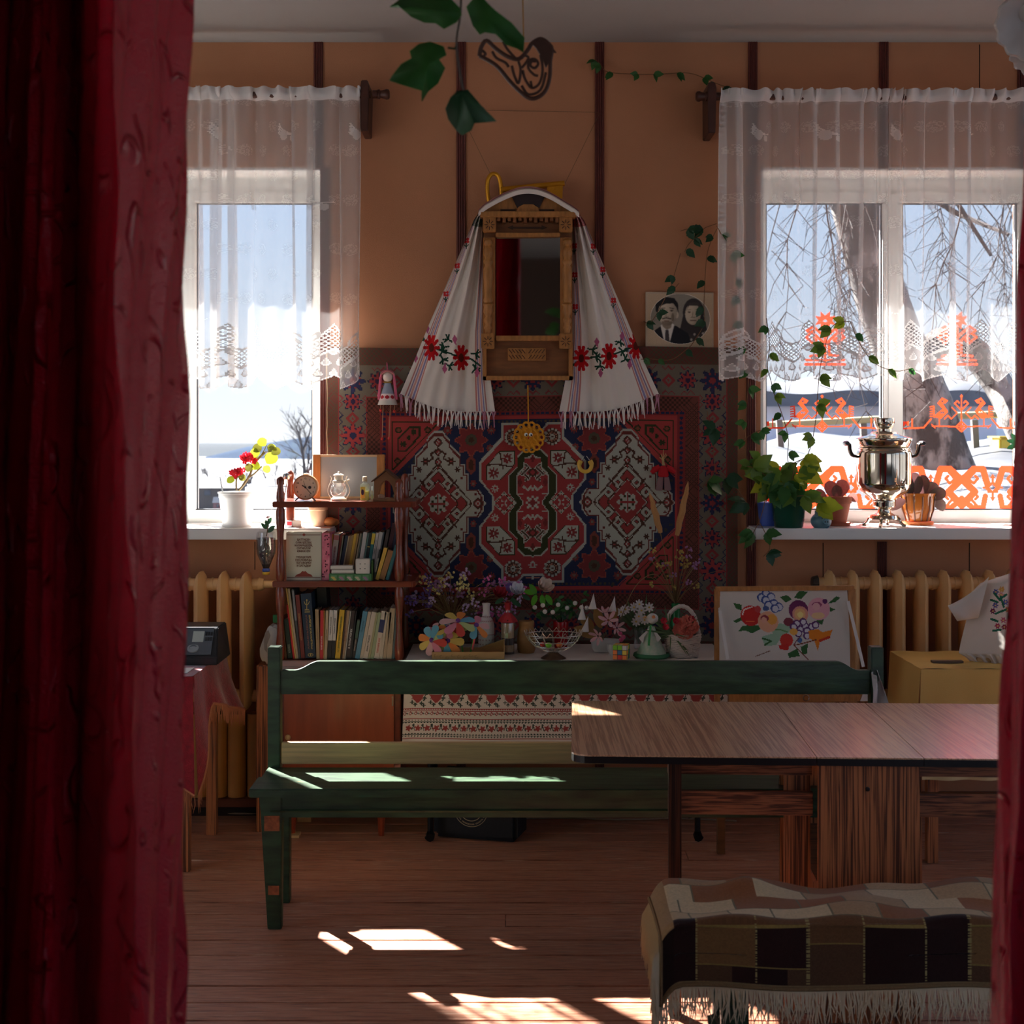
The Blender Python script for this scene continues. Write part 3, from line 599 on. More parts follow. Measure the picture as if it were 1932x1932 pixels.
# ---------------------------------------------------------------- wall carpet
def carpet():
    cx, cy_ = 1005., 949.; HW, HH = 387., 294.
    cv = CV(352, 268, (124, 62, 46), cx-HW, cy_-HH, cx+HW, cy_+HH)
    NAVY = (40, 48, 86); RED = (180, 34, 34); GR = (188, 188, 170); BR = (92, 50, 28); OL = (128, 116, 96); GRN = (60, 64, 26); BRN = (132, 62, 44); RB = (150, 60, 42)
    def R_(hw, hh, col): cv.nosym().rect(cx-hw, cy_-hh, cx+hw, cy_+hh, col)
    def lattice(m, col, p=9.):
        g = (np.abs((cv.X+cv.Y) % p-p/2) < .95) | (np.abs((cv.X-cv.Y) % p-p/2) < .95); cv.a[m & g] = lin(col)
    ax, ay = np.abs(cv.X-cx), np.abs(cv.Y-cy_)
    lattice((ax > 366) | (ay > 262), (98, 84, 58)); R_(367, 262, (168, 40, 36)); R_(365, 260, OL); R_(314, 202, (168, 40, 36)); R_(312, 200, BRN)
    lattice((ax < 312) & (ay < 200), (86, 46, 30)); R_(287, 174, (150, 32, 32)); R_(273, 164, (196, 40, 34)); R_(268, 159, NAVY)
    cv.quad(cx, cy_)
    for i in range(60):
        q = i*9.4
        if q < 284: cv.disc(cx+q, cy_-169, 3.2, (36, 44, 90))
        if q < 170: cv.disc(cx+280, cy_-q, 3.2, (36, 44, 90))
    # main border flowers
    def bflower(x, y, r, c1, c2, vert):
        cv.flower(x, y, r+3, 8, (40, 46, 84), .4); cv.flower(x, y, r, 8, c1, .42, cc=c2)
        for k in range(8): a = PI/4*k+.39; cv.disc(x+r*.62*math.cos(a), y+r*.62*math.sin(a), 2.2, c2)
    def bdia(x, y, a, b_, c1, c2):
        cv.poly([(x-a, y), (x, y-b_), (x+a, y), (x, y+b_)], c1); cv.poly([(x-a*.5, y), (x, y-b_*.5), (x+a*.5, y), (x, y+b_*.5)], c2); cv.poly([(x-a*.2, y), (x, y-b_*.2), (x+a*.2, y), (x, y+b_*.2)], c1)
    seq = [(0, 'n'), (34, 'd'), (66, 'r'), (98, 'd'), (128, 'R'), (160, 'd'), (192, 'r')]
    X_ = cx+339
    for q, k in seq:
        y = cy_-q
        if k == 'n': bflower(X_, y, 20, (44, 50, 96), (170, 40, 44), 1)
        elif k == 'd': bdia(X_, y, 13, 13, (170, 40, 40), OL)
        elif k == 'r': bflower(X_, y, 17, (176, 44, 44), (58, 40, 80), 1)
        else: bflower(X_, y, 23, (196, 44, 44), (40, 46, 90), 1)
        for s_ in (-1, 1): cv.line([(X_+s_*25, y-12), (X_+s_*19, y-6), (X_+s_*25, y), (X_+s_*19, y+6), (X_+s_*25, y+12)], 1.8, (160, 44, 50) if k != 'd' else (44, 50, 90))
    Y_ = cy_-231
    for q, k in [(0, 'n'), (36, 'd'), (72, 'r'), (108, 'd'), (146, 'R'), (184, 'd'), (220, 'n'), (256, 'd'), (292, 'r')]:
        x = cx+q
        if k == 'n': bflower(x, Y_, 19, (44, 50, 96), (170, 40, 44), 0)
        elif k == 'd': bdia(x, Y_, 13, 13, (170, 40, 40), OL)
        elif k == 'r': bflower(x, Y_, 17, (176, 44, 44), (58, 40, 80), 0)
        else: bflower(x, Y_, 22, (196, 44, 44), (40, 46, 90), 0)
        for s_ in (-1, 1): cv.line([(x-12, Y_+s_*26), (x-6, Y_+s_*20), (x, Y_+s_*26), (x+6, Y_+s_*20), (x+12, Y_+s_*26)], 1.8, (160, 44, 50))
    bflower(X_, Y_, 22, (44, 50, 96), (170, 40, 44), 1)
    # red corner triangles
    fx, fy = cx+268, cy_-159
    cv.poly([(fx+4, fy-2), (fx-108, fy-2), (fx+4, fy+112)], (196, 44, 38)); cv.line([(fx-3, fy+5), (fx-92, fy+5), (fx-3, fy+95)], 2.6, GRN, True)
    cv.line([(fx-108, fy), (fx+2, fy+112)], 2, (196, 60, 40))
    cv.poly([(fx-56, fy+13), (fx-34, fy+13), (fx-12, fy+36), (fx-12, fy+60), (fx-30, fy+60), (fx-56, fy+32)], GRN); cv.poly([(fx-52, fy+16), (fx-36, fy+16), (fx-15, fy+38), (fx-15, fy+57), (fx-29, fy+57), (fx-52, fy+31)], (180, 40, 36))
    for q, e in ((-43, 23), (-24, 46)): cv.flower(fx+q, fy+e, 7, 8, GRN, .5)
    cv.disc(fx-34, fy+34, 4, GRN)
    for q, e in ((-70, 19), (-15, 20), (-13, 78)): cv.disc(fx+q, fy+e, 6, GRN); cv.disc(fx+q, fy+e, 3.5, (150, 70, 40))
    for k in range(13): cv.disc(cx+268-118+k*9.2, cy_-159+2+k*9.6, 3, (70, 66, 56))
    for k in range(34):
        if k*8 < 160: cv.disc(cx+k*8, cy_-154, 2.2, (96, 78, 46))
    # field flowers
    for x, y, r_ in ((116, -120, 30),): cv.flower(cx+x, cy_+y, r_+2, 8, (176, 70, 44), .3); cv.flower(cx+x, cy_+y, r_-1, 8, (150, 36, 34), .3); cv.disc(cx+x, cy_+y, 11, (92, 84, 60)); cv.disc(cx+x, cy_+y, 5, BR)
    for x, y, r_ in ((112, -38, 7), (161, -139, 9), (80, -104, 8), (78, -138, 8)): cv.flower(cx+x, cy_+y, r_, 8, (150, 48, 36), .3); cv.disc(cx+x, cy_+y, 2.5, OL)
    cv.poly([(cx+116, cy_-92), (cx+125, cy_-82), (cx+125, cy_-64), (cx+116, cy_-54), (cx+107, cy_-64), (cx+107, cy_-82)], (150, 60, 40)); cv.disc(cx+116, cy_-73, 5, BR, 10)
    # central medallion
    q = [(0, -135), (17, -135), (27, -148), (56, -148), (56, -123), (99, -76), (99, -43), (75, -13), (75, 0), (0, 0)]
    cv.poly([(cx+x*1.0+(2.6 if x > 30 else 0), cy_+y*1.012-(1 if y < 0 else 0)) for x, y in q], GR); cv.poly([(cx+x, cy_+y) for x, y in [(0, -133), (18, -133), (28, -146), (54, -146), (54, -121), (96.5, -75), (96.5, -44), (73, -13), (73, 0), (0, 0)]], RED)
    g = [(0, -103), (4, -99), (15, -99), (28, -86), (28, -67), (43, -52), (43, -17), (30, 0), (0, 0)]
    cv.poly([(cx+x*1.05, cy_+y*1.02) for x, y in g], GR); cv.poly([(cx+x, cy_+y) for x, y in g], GRN)
    g = [(0, -94), (5, -87), (16, -86), (17, -68), (31, -52), (31, -18), (18, 0), (0, 0)]
    cv.poly([(cx+x, cy_+y) for x, y in g], GR); cv.poly([(cx+x*.9, cy_+y*.965) for x, y in g], RED)
    for k in (-1,):
        for (a, b_), (c, e) in (((-13, -72), (13, -42)), ((13, -72), (-13, -42)), ((-20, -58), (-8, -46)), ((-8, -66), (-20, -54))):
            cv.line([(cx+a, cy_+b_), (cx+c, cy_+e)], 6.5, GR); cv.line([(cx+a, cy_+b_), (cx+c, cy_+e)], 3.4, BR)
        cv.poly([(cx, cy_-66), (cx+9, cy_-57), (cx, cy_-48), (cx-9, cy_-57)], BR); cv.poly([(cx, cy_-62), (cx+5, cy_-57), (cx, cy_-52), (cx-5, cy_-57)], RED)
        cv.line([(cx-17, cy_-30), (cx-9, cy_-24), (cx-4, cy_-30), (cx, cy_-24), (cx+4, cy_-30)], 4, GR); cv.poly([(cx-24, cy_-47), (cx-19, cy_-39), (cx-24, cy_-29), (cx-29, cy_-39)], (140, 30, 26)); cv.poly([(cx, cy_-88), (cx+5, cy_-83), (cx, cy_-76), (cx-5, cy_-83)], (130, 28, 24))
    cv.flower(cx, cy_, 15, 8, GR, .45); cv.flower(cx, cy_, 8, 4, (150, 32, 30), .3); cv.line([(cx+18, cy_-16), (cx+28, cy_-16)], 3, GR)
    def dia_ring(x, y, a):
        for k in range(4):
            for j in range(5):
                f = j/5; ang = [(0, -1), (1, 0), (0, 1), (-1, 0)]; p0, p1 = ang[k], ang[(k+1) % 4]; cv.disc(x+a*(p0[0]*(1-f)+p1[0]*f), y+a*(p0[1]*(1-f)+p1[1]*f), 2.6, GR); cv.disc(x+a*(p0[0]*(1-f)+p1[0]*f), y+a*(p0[1]*(1-f)+p1[1]*f), 1.2, GRN)
        cv.flower(x, y, 8, 4, GR, .6, PI/4); cv.flower(x, y, 4, 4, RED, .6)
    dia_ring(cx+54, cy_, 19)
    o8 = [(88, -43), (88, -70), (63, -99), (34, -98), (34, -70), (60, -43)]
    o8 = [(34, -99), (62, -99), (88, -71), (88, -43), (61, -43), (34, -72)]
    cv.poly([(cx+x, cy_+y) for x, y in o8], GRN); cv.poly([(cx+61+(x-61)*.93, cy_-71+(y+71)*.93) for x, y in o8], GR)
    for x, y in ((48, -84), (74, -57)): cv.flower(cx+x, cy_+y, 11, 8, (150, 36, 30), .5); cv.disc(cx+x, cy_+y, 2, GR)
    for a, b_, c, e in ((62, -95, 56, -66), (38, -68, 70, -74), (70, -74, 84, -72)): cv.line([(cx+a, cy_+b_), (cx+c, cy_+e)], 2.6, BR)
    for x, y, r_ in ((37, -124, 16),):
        cv.disc(cx+x, cy_+y, r_, BR)
        for k in range(12): a = PI/6*k; cv.disc(cx+x+r_*.86*math.cos(a), cy_+y+r_*.86*math.sin(a), 2.8, GR); cv.disc(cx+x+r_*.5*math.cos(a), cy_+y+r_*.5*math.sin(a), 1.6, (196, 120, 90))
        cv.disc(cx+x, cy_+y, 5.5, GR); cv.disc(cx+x, cy_+y, 2.2, BR)
    cv.flower(cx+71, cy_-28, 7.5, 8, GR, .4); cv.disc(cx+71, cy_-28, 2.5, RED); cv.flower(cx, cy_-117, 8, 8, GR, .5); cv.disc(cx, cy_-117, 3, RED)
    cv.line([(cx-12, cy_-141), (cx+12, cy_-141)], 2.4, (190, 110, 90)); cv.disc(cx, cy_-141, 3.2, GR)
    # side medallions
    mx = cx+178.5
    def S(pts): return [(mx+x, cy_+y) for x, y in pts]
    half = [(8, -138), (22, -122), (22, -114), (43, -92), (43, -75), (50, -75), (50, -57), (57, -57), (57, -27), (77, -27), (86, -14), (86, -6), (91, 0)]
    def full(f): 
        a = [(x*f, y*f) for x, y in half]; return a+[(x, -y) for x, y in reversed(a)]+[(-x, -y) for x, y in a]+[(-x, y) for x, y in reversed(a)]
    cv.mirx(cx)
    cv.poly(S(full(1.0)), GR); cv.poly(S(full(.968)), (126, 40, 24)); cv.poly(S(full(.925)), GR)
    def dia(f, col, a=62, b_=74): cv.poly(S([(0, -b_*f), (a*f, 0), (0, b_*f), (-a*f, 0)]), col)
    dia(1.06, BR); dia(1.0, GR); dia(.97, (176, 40, 36))
    for sx in (-1, 1):
        for sy in (-1, 1):
            for pts in ([(3, -63), (26, -38), (17, -28), (9, -37), (15, -43)], [(58, -3), (36, -27), (28, -19), (35, -11), (41, -17)]):
                q = [(mx+sx*x, cy_+sy*y) for x, y in pts]; cv.line(q, 8.4, BR); cv.line(q, 5, GR)
            cv.line([(mx+sx*34, cy_+sy*-44), (mx+sx*24, cy_+sy*-33)], 3, BR)
            cv.disc(mx+sx*44, cy_+sy*-48, 3, (126, 40, 24)); cv.flower(mx+sx*24, cy_+sy*-80, 9, 6, BR, .5); cv.disc(mx+sx*24, cy_+sy*-80, 2, (190, 60, 50)); cv.flower(mx+sx*36, cy_+sy*-65, 6, 6, BR, .5); cv.disc(mx+sx*71, cy_+sy*-18, 2.6, (126, 40, 24))
            cv.line([(mx, cy_+sy*-104), (mx+sx*14, cy_+sy*-94), (mx+sx*10, cy_+sy*-86), (mx+sx*20, cy_+sy*-80)], 3.6, BR)
    dia(.64, BR); dia(.60, GR); dia(.575, (170, 38, 34))
    cv.flower(mx, cy_, 20, 8, GR, .25); cv.line(S([(-14, 0), (14, 0)]), 2.5, (170, 40, 36)); cv.line(S([(0, -16), (0, 16)]), 2.5, (170, 40, 36))
    for k in range(8): a = PI/4*k+.4; cv.disc(mx+12*math.cos(a), cy_+12*math.sin(a), 2.4, GRN)
    cv.disc(mx, cy_, 3.4, (170, 40, 36))
    for x, y, a in ((0, -116, 11), (0, -97, 8), (0, -79, 10), (0, 116, 11), (0, 97, 8), (0, 79, 10), (75, 0, 13), (-75, 0, 13)):
        for f, c in ((1, BR), (.62, (176, 44, 40)), (.42, GR), (.26, (176, 44, 40))): cv.poly([(mx+x-a*f*.8, cy_+y), (mx+x, cy_+y-a*f), (mx+x+a*f*.8, cy_+y), (mx+x, cy_+y+a*f)], c)
    lu = cv.a.mean(2, keepdims=True); cv.a = (cv.a*.78+lu*.22)*.8
    d = WY-.03
    t = thing('carpet', 'large red and navy patterned carpet hung on the wall', 'carpet', P(cx, cy_+HH, d))
    def fn(U, V):
        x = PX(cx-HW+2*HW*U, d); z = PZ(cy_-HH+2*HH*V+2*np.sin(U*7)-6*(U-.5)*0, d); y = d-.004*np.sin(U*9+V*3)-.003*np.sin(V*11)
        return x, y, z
    sheet('pile', cv, fn, mat_attr('carpet_wool', .95, bump=.6, bs=900, sheen=.25), t)
    b = MB(); b.box(PX(cx-HW, d), PX(cx+HW, d), d+.009, WY-.0005, PZ(cy_+HH-2, d), PZ(cy_-HH+4, d)); b.build('backing', mat('carpet_back', (150, 130, 100), .9), t)
    e = MB(); pts = [P(cx-HW-1, cy_-HH+590*k/40, d-.002)+Vector((rnd.uniform(-.002, .002), 0, 0)) for k in range(40)]; e.tube(pts, .004, 5); e.build('edge_cord', mat('cord_beige', (170, 140, 110), .9), t)
carpet()
# ---------------------------------------------------------------- carved mirror
MD = 6.11
M_oak = mat('carved_wood', (168, 112, 56), .5, noise=.22, ns=14, st=(6, 6, 1.2), bump=.2, bs=60); M_oak2 = mat('carved_wood_dark', (126, 78, 40), .55, noise=.2, ns=10, st=(1, 4, 6)); M_carve = mat('carve_shadow', (64, 36, 18), .7)  # dark colour of the last stands in for shade in carved cuts
mir = thing('carved_mirror', 'carved wooden framed mirror hung under the towel', 'mirror', P(996, 717, 6.15))
def pbox(b, x0, x1, y0, y1, da, db, d=MD): return b.box(PX(x0, d), PX(x1, d), da, db, PZ(y1, d), PZ(y0, d))
pbox(MB(), 913, 1079, 408, 716, 6.15, WY-.016).build('back_board', M_oak2, mir)
b = MB(); [pbox(MB(), q_, q_+23, 447, 637, 6.125, 6.15).build('stile', M_oak, mir, bev=.002) for q_ in (911, 1057)]
for px in (921, 1070):
    prof = []
    for y, r_ in ((632, 5), (622, 6), (618, 8), (612, 5), (606, 8), (602, 8), (597, 5), (588, 9), (578, 8), (574, 10), (571, 7), (566, 9), (560, 7), (520, 9), (508, 9), (500, 6), (496, 9), (492, 9), (488, 6), (478, 9), (470, 8), (464, 5), (460, 8), (454, 8), (450, 5)): prof.append((r_*MD/F, PZ(y, MD)))
    MB().lathe(prof, (PX(px, MD), 6.12, 0), 12).build('turned_column', M_oak, mir, smooth=R(60))
for px, py in ((924, 425), (1068, 425), (921, 645), (1068, 645)):
    o_ = pbox(MB(), px-13, px+12, py-16, py+13, 6.10, 6.14).build('rosette_block', M_oak, mir, bev=.003); b = MB()
    for k in range(8):
        a = PI/4*k; c = P(px-.5, py-1, 6.10); b.bar(c+Vector((.008*math.cos(a), -.0005, .008*math.sin(a))), c+Vector((.022*math.cos(a), -.0005, .022*math.sin(a))), .003, .003, (0, 1, 0))
    b.build('carving', M_carve, o_)
for y0, y1, nm in ((439, 447, 'upper_rail'), (633, 643, 'lower_rail')): pbox(MB(), 935, 1057, y0, y1, 6.11, 6.15).build(nm, M_oak, mir, bev=.003)
pbox(MB(), 906, 1087, 400, 411, 6.085, 6.16).build('cornice', M_oak, mir, bev=.004)
b = MB()
for k in range(12): pbox(b, 938+k*10, 944+k*10, 411, 417+(k % 2)*3, 6.105, 6.15)
b.build('dentils', M_oak2, mir)
b = MB(); x = PX; b.prism([(x(958, MD), PZ(427, MD)), (x(968, MD), PZ(423, MD)), (x(968, MD), PZ(431, MD))], 6.14, 6.152); b.prism([(x(1032, MD), PZ(427, MD)), (x(1022, MD), PZ(431, MD)), (x(1022, MD), PZ(423, MD))], 6.14, 6.152); pbox(b, 968, 1022, 426, 429, 6.14, 6.152); b.build('carved_arrow', M_carve, mir)
# pediment with a dark fan
pb = [(908, 400), (930, 388), (955, 374), (975, 366), (997, 363), (1020, 366), (1040, 374), (1062, 388), (1086, 400)]
ped = MB().prism([(PX(a, MD), PZ(c, MD)) for a, c in pb], 6.13, 6.17).build('pediment', M_oak, mir)
fan = MB().prism([(PX(a, MD), PZ(c, MD)) for a, c in ((966, 371), (980, 366), (997, 364), (1014, 366), (1027, 371), (1018, 391), (1008, 386), (986, 386), (976, 391))], 6.12, 6.135).build('fan_ornament', mat('fan_dark', (46, 30, 28), .6), ped)
MB().prism([(PX(a, MD), PZ(c, MD)) for a, c in ((974, 398), (978, 390), (988, 385), (1006, 385), (1014, 390), (1018, 398))], 6.118, 6.135).build('fan_centre', M_oak, ped)
for x0 in (944, 1018): pbox(MB(), x0, x0+28, 394, 398, 6.118, 6.13).build('carved_groove', M_carve, ped)
g = MB(); g.add([P(936, 634, 6.147), P(1057, 634, 6.130), P(1057, 447, 6.128), P(936, 447, 6.145)], [(0, 1, 2, 3)]); g.build('mirror_glass', mat('mirror_silver', (190, 184, 180), .03, metal=1), mir)
b = MB(); pbox(b, 911, 918, 645, 717, 6.115, 6.16); pbox(b, 1073, 1081, 645, 717, 6.115, 6.16); pbox(b, 911, 1081, 709, 717, 6.115, 6.16); b.build('lower_frame', M_oak, mir, bev=.002)
o_ = pbox(MB(), 958, 1030, 656, 680, 6.13, 6.152).build('carved_plaque', M_oak, mir, bev=.002); b = MB()
for k in range(11):
    if k == 5: continue
    for s_ in (-1, 1):
        sl_ = s_*(1 if k < 5 else -1)*3; px = 963+k*6.2; b.bar(P(px-sl_, 668+s_*1.5, 6.129), P(px+sl_, 668+s_*9, 6.129), .0028, .003, (0, 1, 0))
b.build('carving', M_carve, o_)
# ---------------------------------------------------------------- embroidered towel
def towel():
    t = thing('embroidered_towel', 'white embroidered towel with red flowers draped over the mirror', 'towel', P(996, 775, 6.17))
    M_tw = mat_attr('towel_linen', .9, bump=.35, bs=700, transl=.1); WH = (232, 222, 212); RD_ = (190, 20, 26); GN = (24, 64, 46); PK = (180, 92, 128)
    def flowers(cv, s):
        def q(x, y): return (x if s > 0 else 1993-x, y)
        big = [(1097, 676), (1149, 672), (1200, 653)] if s > 0 else [(814, 656), (870, 675)]
        pts = [(1080, 690), (1097, 676), (1124, 674), (1149, 672), (1175, 662), (1200, 652), (1216, 672)] if s > 0 else [(775, 640), (800, 640), (814, 656), (834, 662), (852, 668), (870, 675), (890, 678), (906, 690)]
        cv.nosym().line(pts, 3.4, GN)
        for x, y in ([(1124, 674), (1118, 660), (1132, 690), (1175, 662), (1170, 645), (1180, 678)] if s > 0 else [(786, 628), (782, 652), (838, 655), (836, 678), (848, 690), (845, 640), (898, 668), (897, 696), (790, 640), (834, 664)]):
            for k in range(5):
                a = k*1.9+x; cv.line([(x, y), (x+9*math.cos(a), y+9*math.sin(a))], 3.2, GN)
        for x, y in big:
            for k in range(10):
                a = 2*PI*k/10; cv.line([(x, y), (x+13*math.cos(a), y+22*math.sin(a))], 6.2, RD_)
            cv.disc(x, y, 5, (90, 30, 20), 8)
        for x, y in ([(1126, 645), (1133, 704), (1174, 634), (1188, 688)] if s > 0 else [(806, 620), (858, 640), (784, 676), (839, 696), (900, 703)]):
            cv.poly([(x, y-9), (x+5, y), (x, y+9), (x-5, y)], PK); cv.line([(x, y), (x+2, y+10*(-1 if y > 660 else 1))], 2, PK)
        for x, y in ([(1083, 465), (1084, 520), (1085, 580), (1137, 510), (1157, 568), (1119, 466)] if s > 0 else [(841, 556), (862, 503), (880, 455)]):
            for dx, dy in ((-2, -4), (3, -4), (-2, 1), (3, 1)): cv.disc(x+dx, y+dy, 2.6, (200, 40, 40))
            cv.line([(x, y+4), (x, y+14)], 1.8, GN); cv.line([(x-4, y+7), (x, y+11), (x+4, y+6)], 1.8, GN)
    def half(s):
        # edges of the hanging cloth in picture units, top to bottom
        vv = np.linspace(0, 1, 201); W_, H_ = 150, 230
        if s < 0: xo, xi = np.interp(vv, [0, .05, .3, .6, .85, 1], [904, 893, 857, 812, 777, 755]), np.interp(vv, [0, .6, .85, 1], [914, 918, 926, 934])
        else: xo, xi = np.interp(vv, [0, .05, .3, .6, .85, 1], [1090, 1103, 1140, 1184, 1219, 1243]), np.interp(vv, [0, .6, .85, 1], [1080, 1075, 1066, 1055])
        cv = CV(W_, H_, WH); U, V = np.meshgrid((np.arange(W_)+.5)/W_, (np.arange(H_)+.5)/H_)
        def pos(U, V):  # u: outer -> inner edge
            a, b_ = np.interp(V, vv, xo), np.interp(V, vv, xi); x = a+(b_-a)*U
            yb = 743+34*np.sin(np.clip(U*1.5, 0, 1)*PI/2); y = 400+(yb-400)*V
            return x, y
        cv.X, cv.Y = pos(U, V); nz = np.random.RandomState(3).rand(H_, W_)
        for u0, u1 in ((.045, .17), (.80, .93)):
            for k, c in enumerate(((196, 128, 120), (150, 130, 160), (206, 150, 140), (140, 130, 170), (196, 128, 120))):
                a = u0+(u1-u0)*k/5; m_ = (U > a) & (U < a+(u1-u0)*.14); cv.a[m_] = lin(c)
        flowers(cv, s)
        kn = V < .075; cv.a[kn & (nz < .5)] = lin((200, 30, 36) if s > 0 else (40, 84, 60)); cv.a[kn & (nz > .86)] = lin((30, 50, 36))
        def fn(U, V):
            x, y = pos(U, V); g = (1-.75*V); f = np.sin(U*2*PI*3.2+.6)*.020*g+np.sin(U*2*PI*1.4+V*2)*.014+np.sin(U*2*PI*7+V*4)*.004
            d = 6.185+f-.022*np.sin(np.clip(V*1.2, 0, 1)*PI)
            return (x-CX)*d/F, d, EYE-(y-HY)*d/F
        sheet('cloth', cv, fn, M_tw, t)
        r = random.Random(4 if s > 0 else 9)
        for k in range(21):
            u = .015+.97*k/20; x, y = pos(np.array(u), np.array(1.)); x, y = float(x), float(y); d = 6.17; b = MB(); st_ = u < .16 or u > .82
            for j in range(4):
                q = r.uniform(-5, 5); e = r.uniform(-3, 3); L_ = r.uniform(24, 34)
                b.tube([P(x+q, y-1, d), P(x+q*.3+e*.4, y+10, d-.004), P(x+e+r.uniform(-3, 3), y+L_, d-.004+r.uniform(-.004, .004))], [.0022, .0028, .0016], 4)
            b.build('tassel', mat('fringe_white', (226, 216, 208), .9) if not st_ or k % 2 else mat('fringe_pink', (176, 120, 140), .9), t)
    half(-1); half(1)
    arch = [(903, 402), (915, 391), (935, 379), (958, 368), (978, 361), (998, 359), (1018, 362), (1040, 371), (1062, 384), (1080, 395), (1092, 404)]
    def band(off, hw, nm, m_, dd):
        b = MB(); top = []; n = len(arch)
        sp = spline([P(x, y+off, 6.12) for x, y in arch], 4); N = len(sp)
        for i, p in enumerate(sp): b.v += [(p.x, dd, p.z+hw), (p.x, dd-.02, p.z+hw*.3), (p.x, dd-.012, p.z-hw), (p.x, WY-.07, p.z+hw)]
        b.f = [(i*4+j, i*4+(j+1), (i+1)*4+(j+1), (i+1)*4+j) for i in range(N-1) for j in range(3)]+[(i*4+3, i*4, (i+1)*4, (i+1)*4+3) for i in range(N-1)]
        b.build(nm, m_, t, smooth=True)
    band(3, .013, 'rolled_band', mat('linen_plain', (226, 214, 204), .9), 6.10); band(-5, .004, 'pink_edge', mat('linen_pink', (190, 130, 126), .9), 6.115)
towel()
# ---------------------------------------------------------------- big golden key on a string, wires
M_gold = mat('gold_foil', (212, 146, 30), .38, metal=.6, bump=.5, bs=120)
k_ = thing('golden_key', 'large gold foil key hung above the mirror', 'key', P(990, 385, 6.2))
kd = 6.2; MB().tube(spline([P(924, 388, kd), P(920, 365, kd), P(920, 342, kd), P(926, 330, kd), P(934, 328, kd), P(941, 334, kd), P(945, 350, kd), P(947, 380, kd)], 5), .009, 8).build('bow', M_gold, k_, smooth=True)
MB().tube([P(945, 358, kd), P(1065, 346, kd)], .0125, 12).build('shank', M_gold, k_, smooth=True)
MB().prism([(PX(a, kd), PZ(c, kd)) for a, c in ((1032, 351), (1062, 348), (1061, 376), (1031, 376))], kd-.008, kd+.008).build('bit', M_gold, k_, bev=.002)
M_str = mat('string_brown', (110, 84, 60), .9)
b = MB(); b.tube([P(926, 330, kd), P(882, 240, WY-.012)], .0012, 4); b.tube([P(1066, 346, kd), P(1131, 214, WY-.014)], .0012, 4); b.tube([P(918, 208, WY-.01), P(1128, 212, WY-.012)], .0012, 4); b.build('string', M_str, k_)
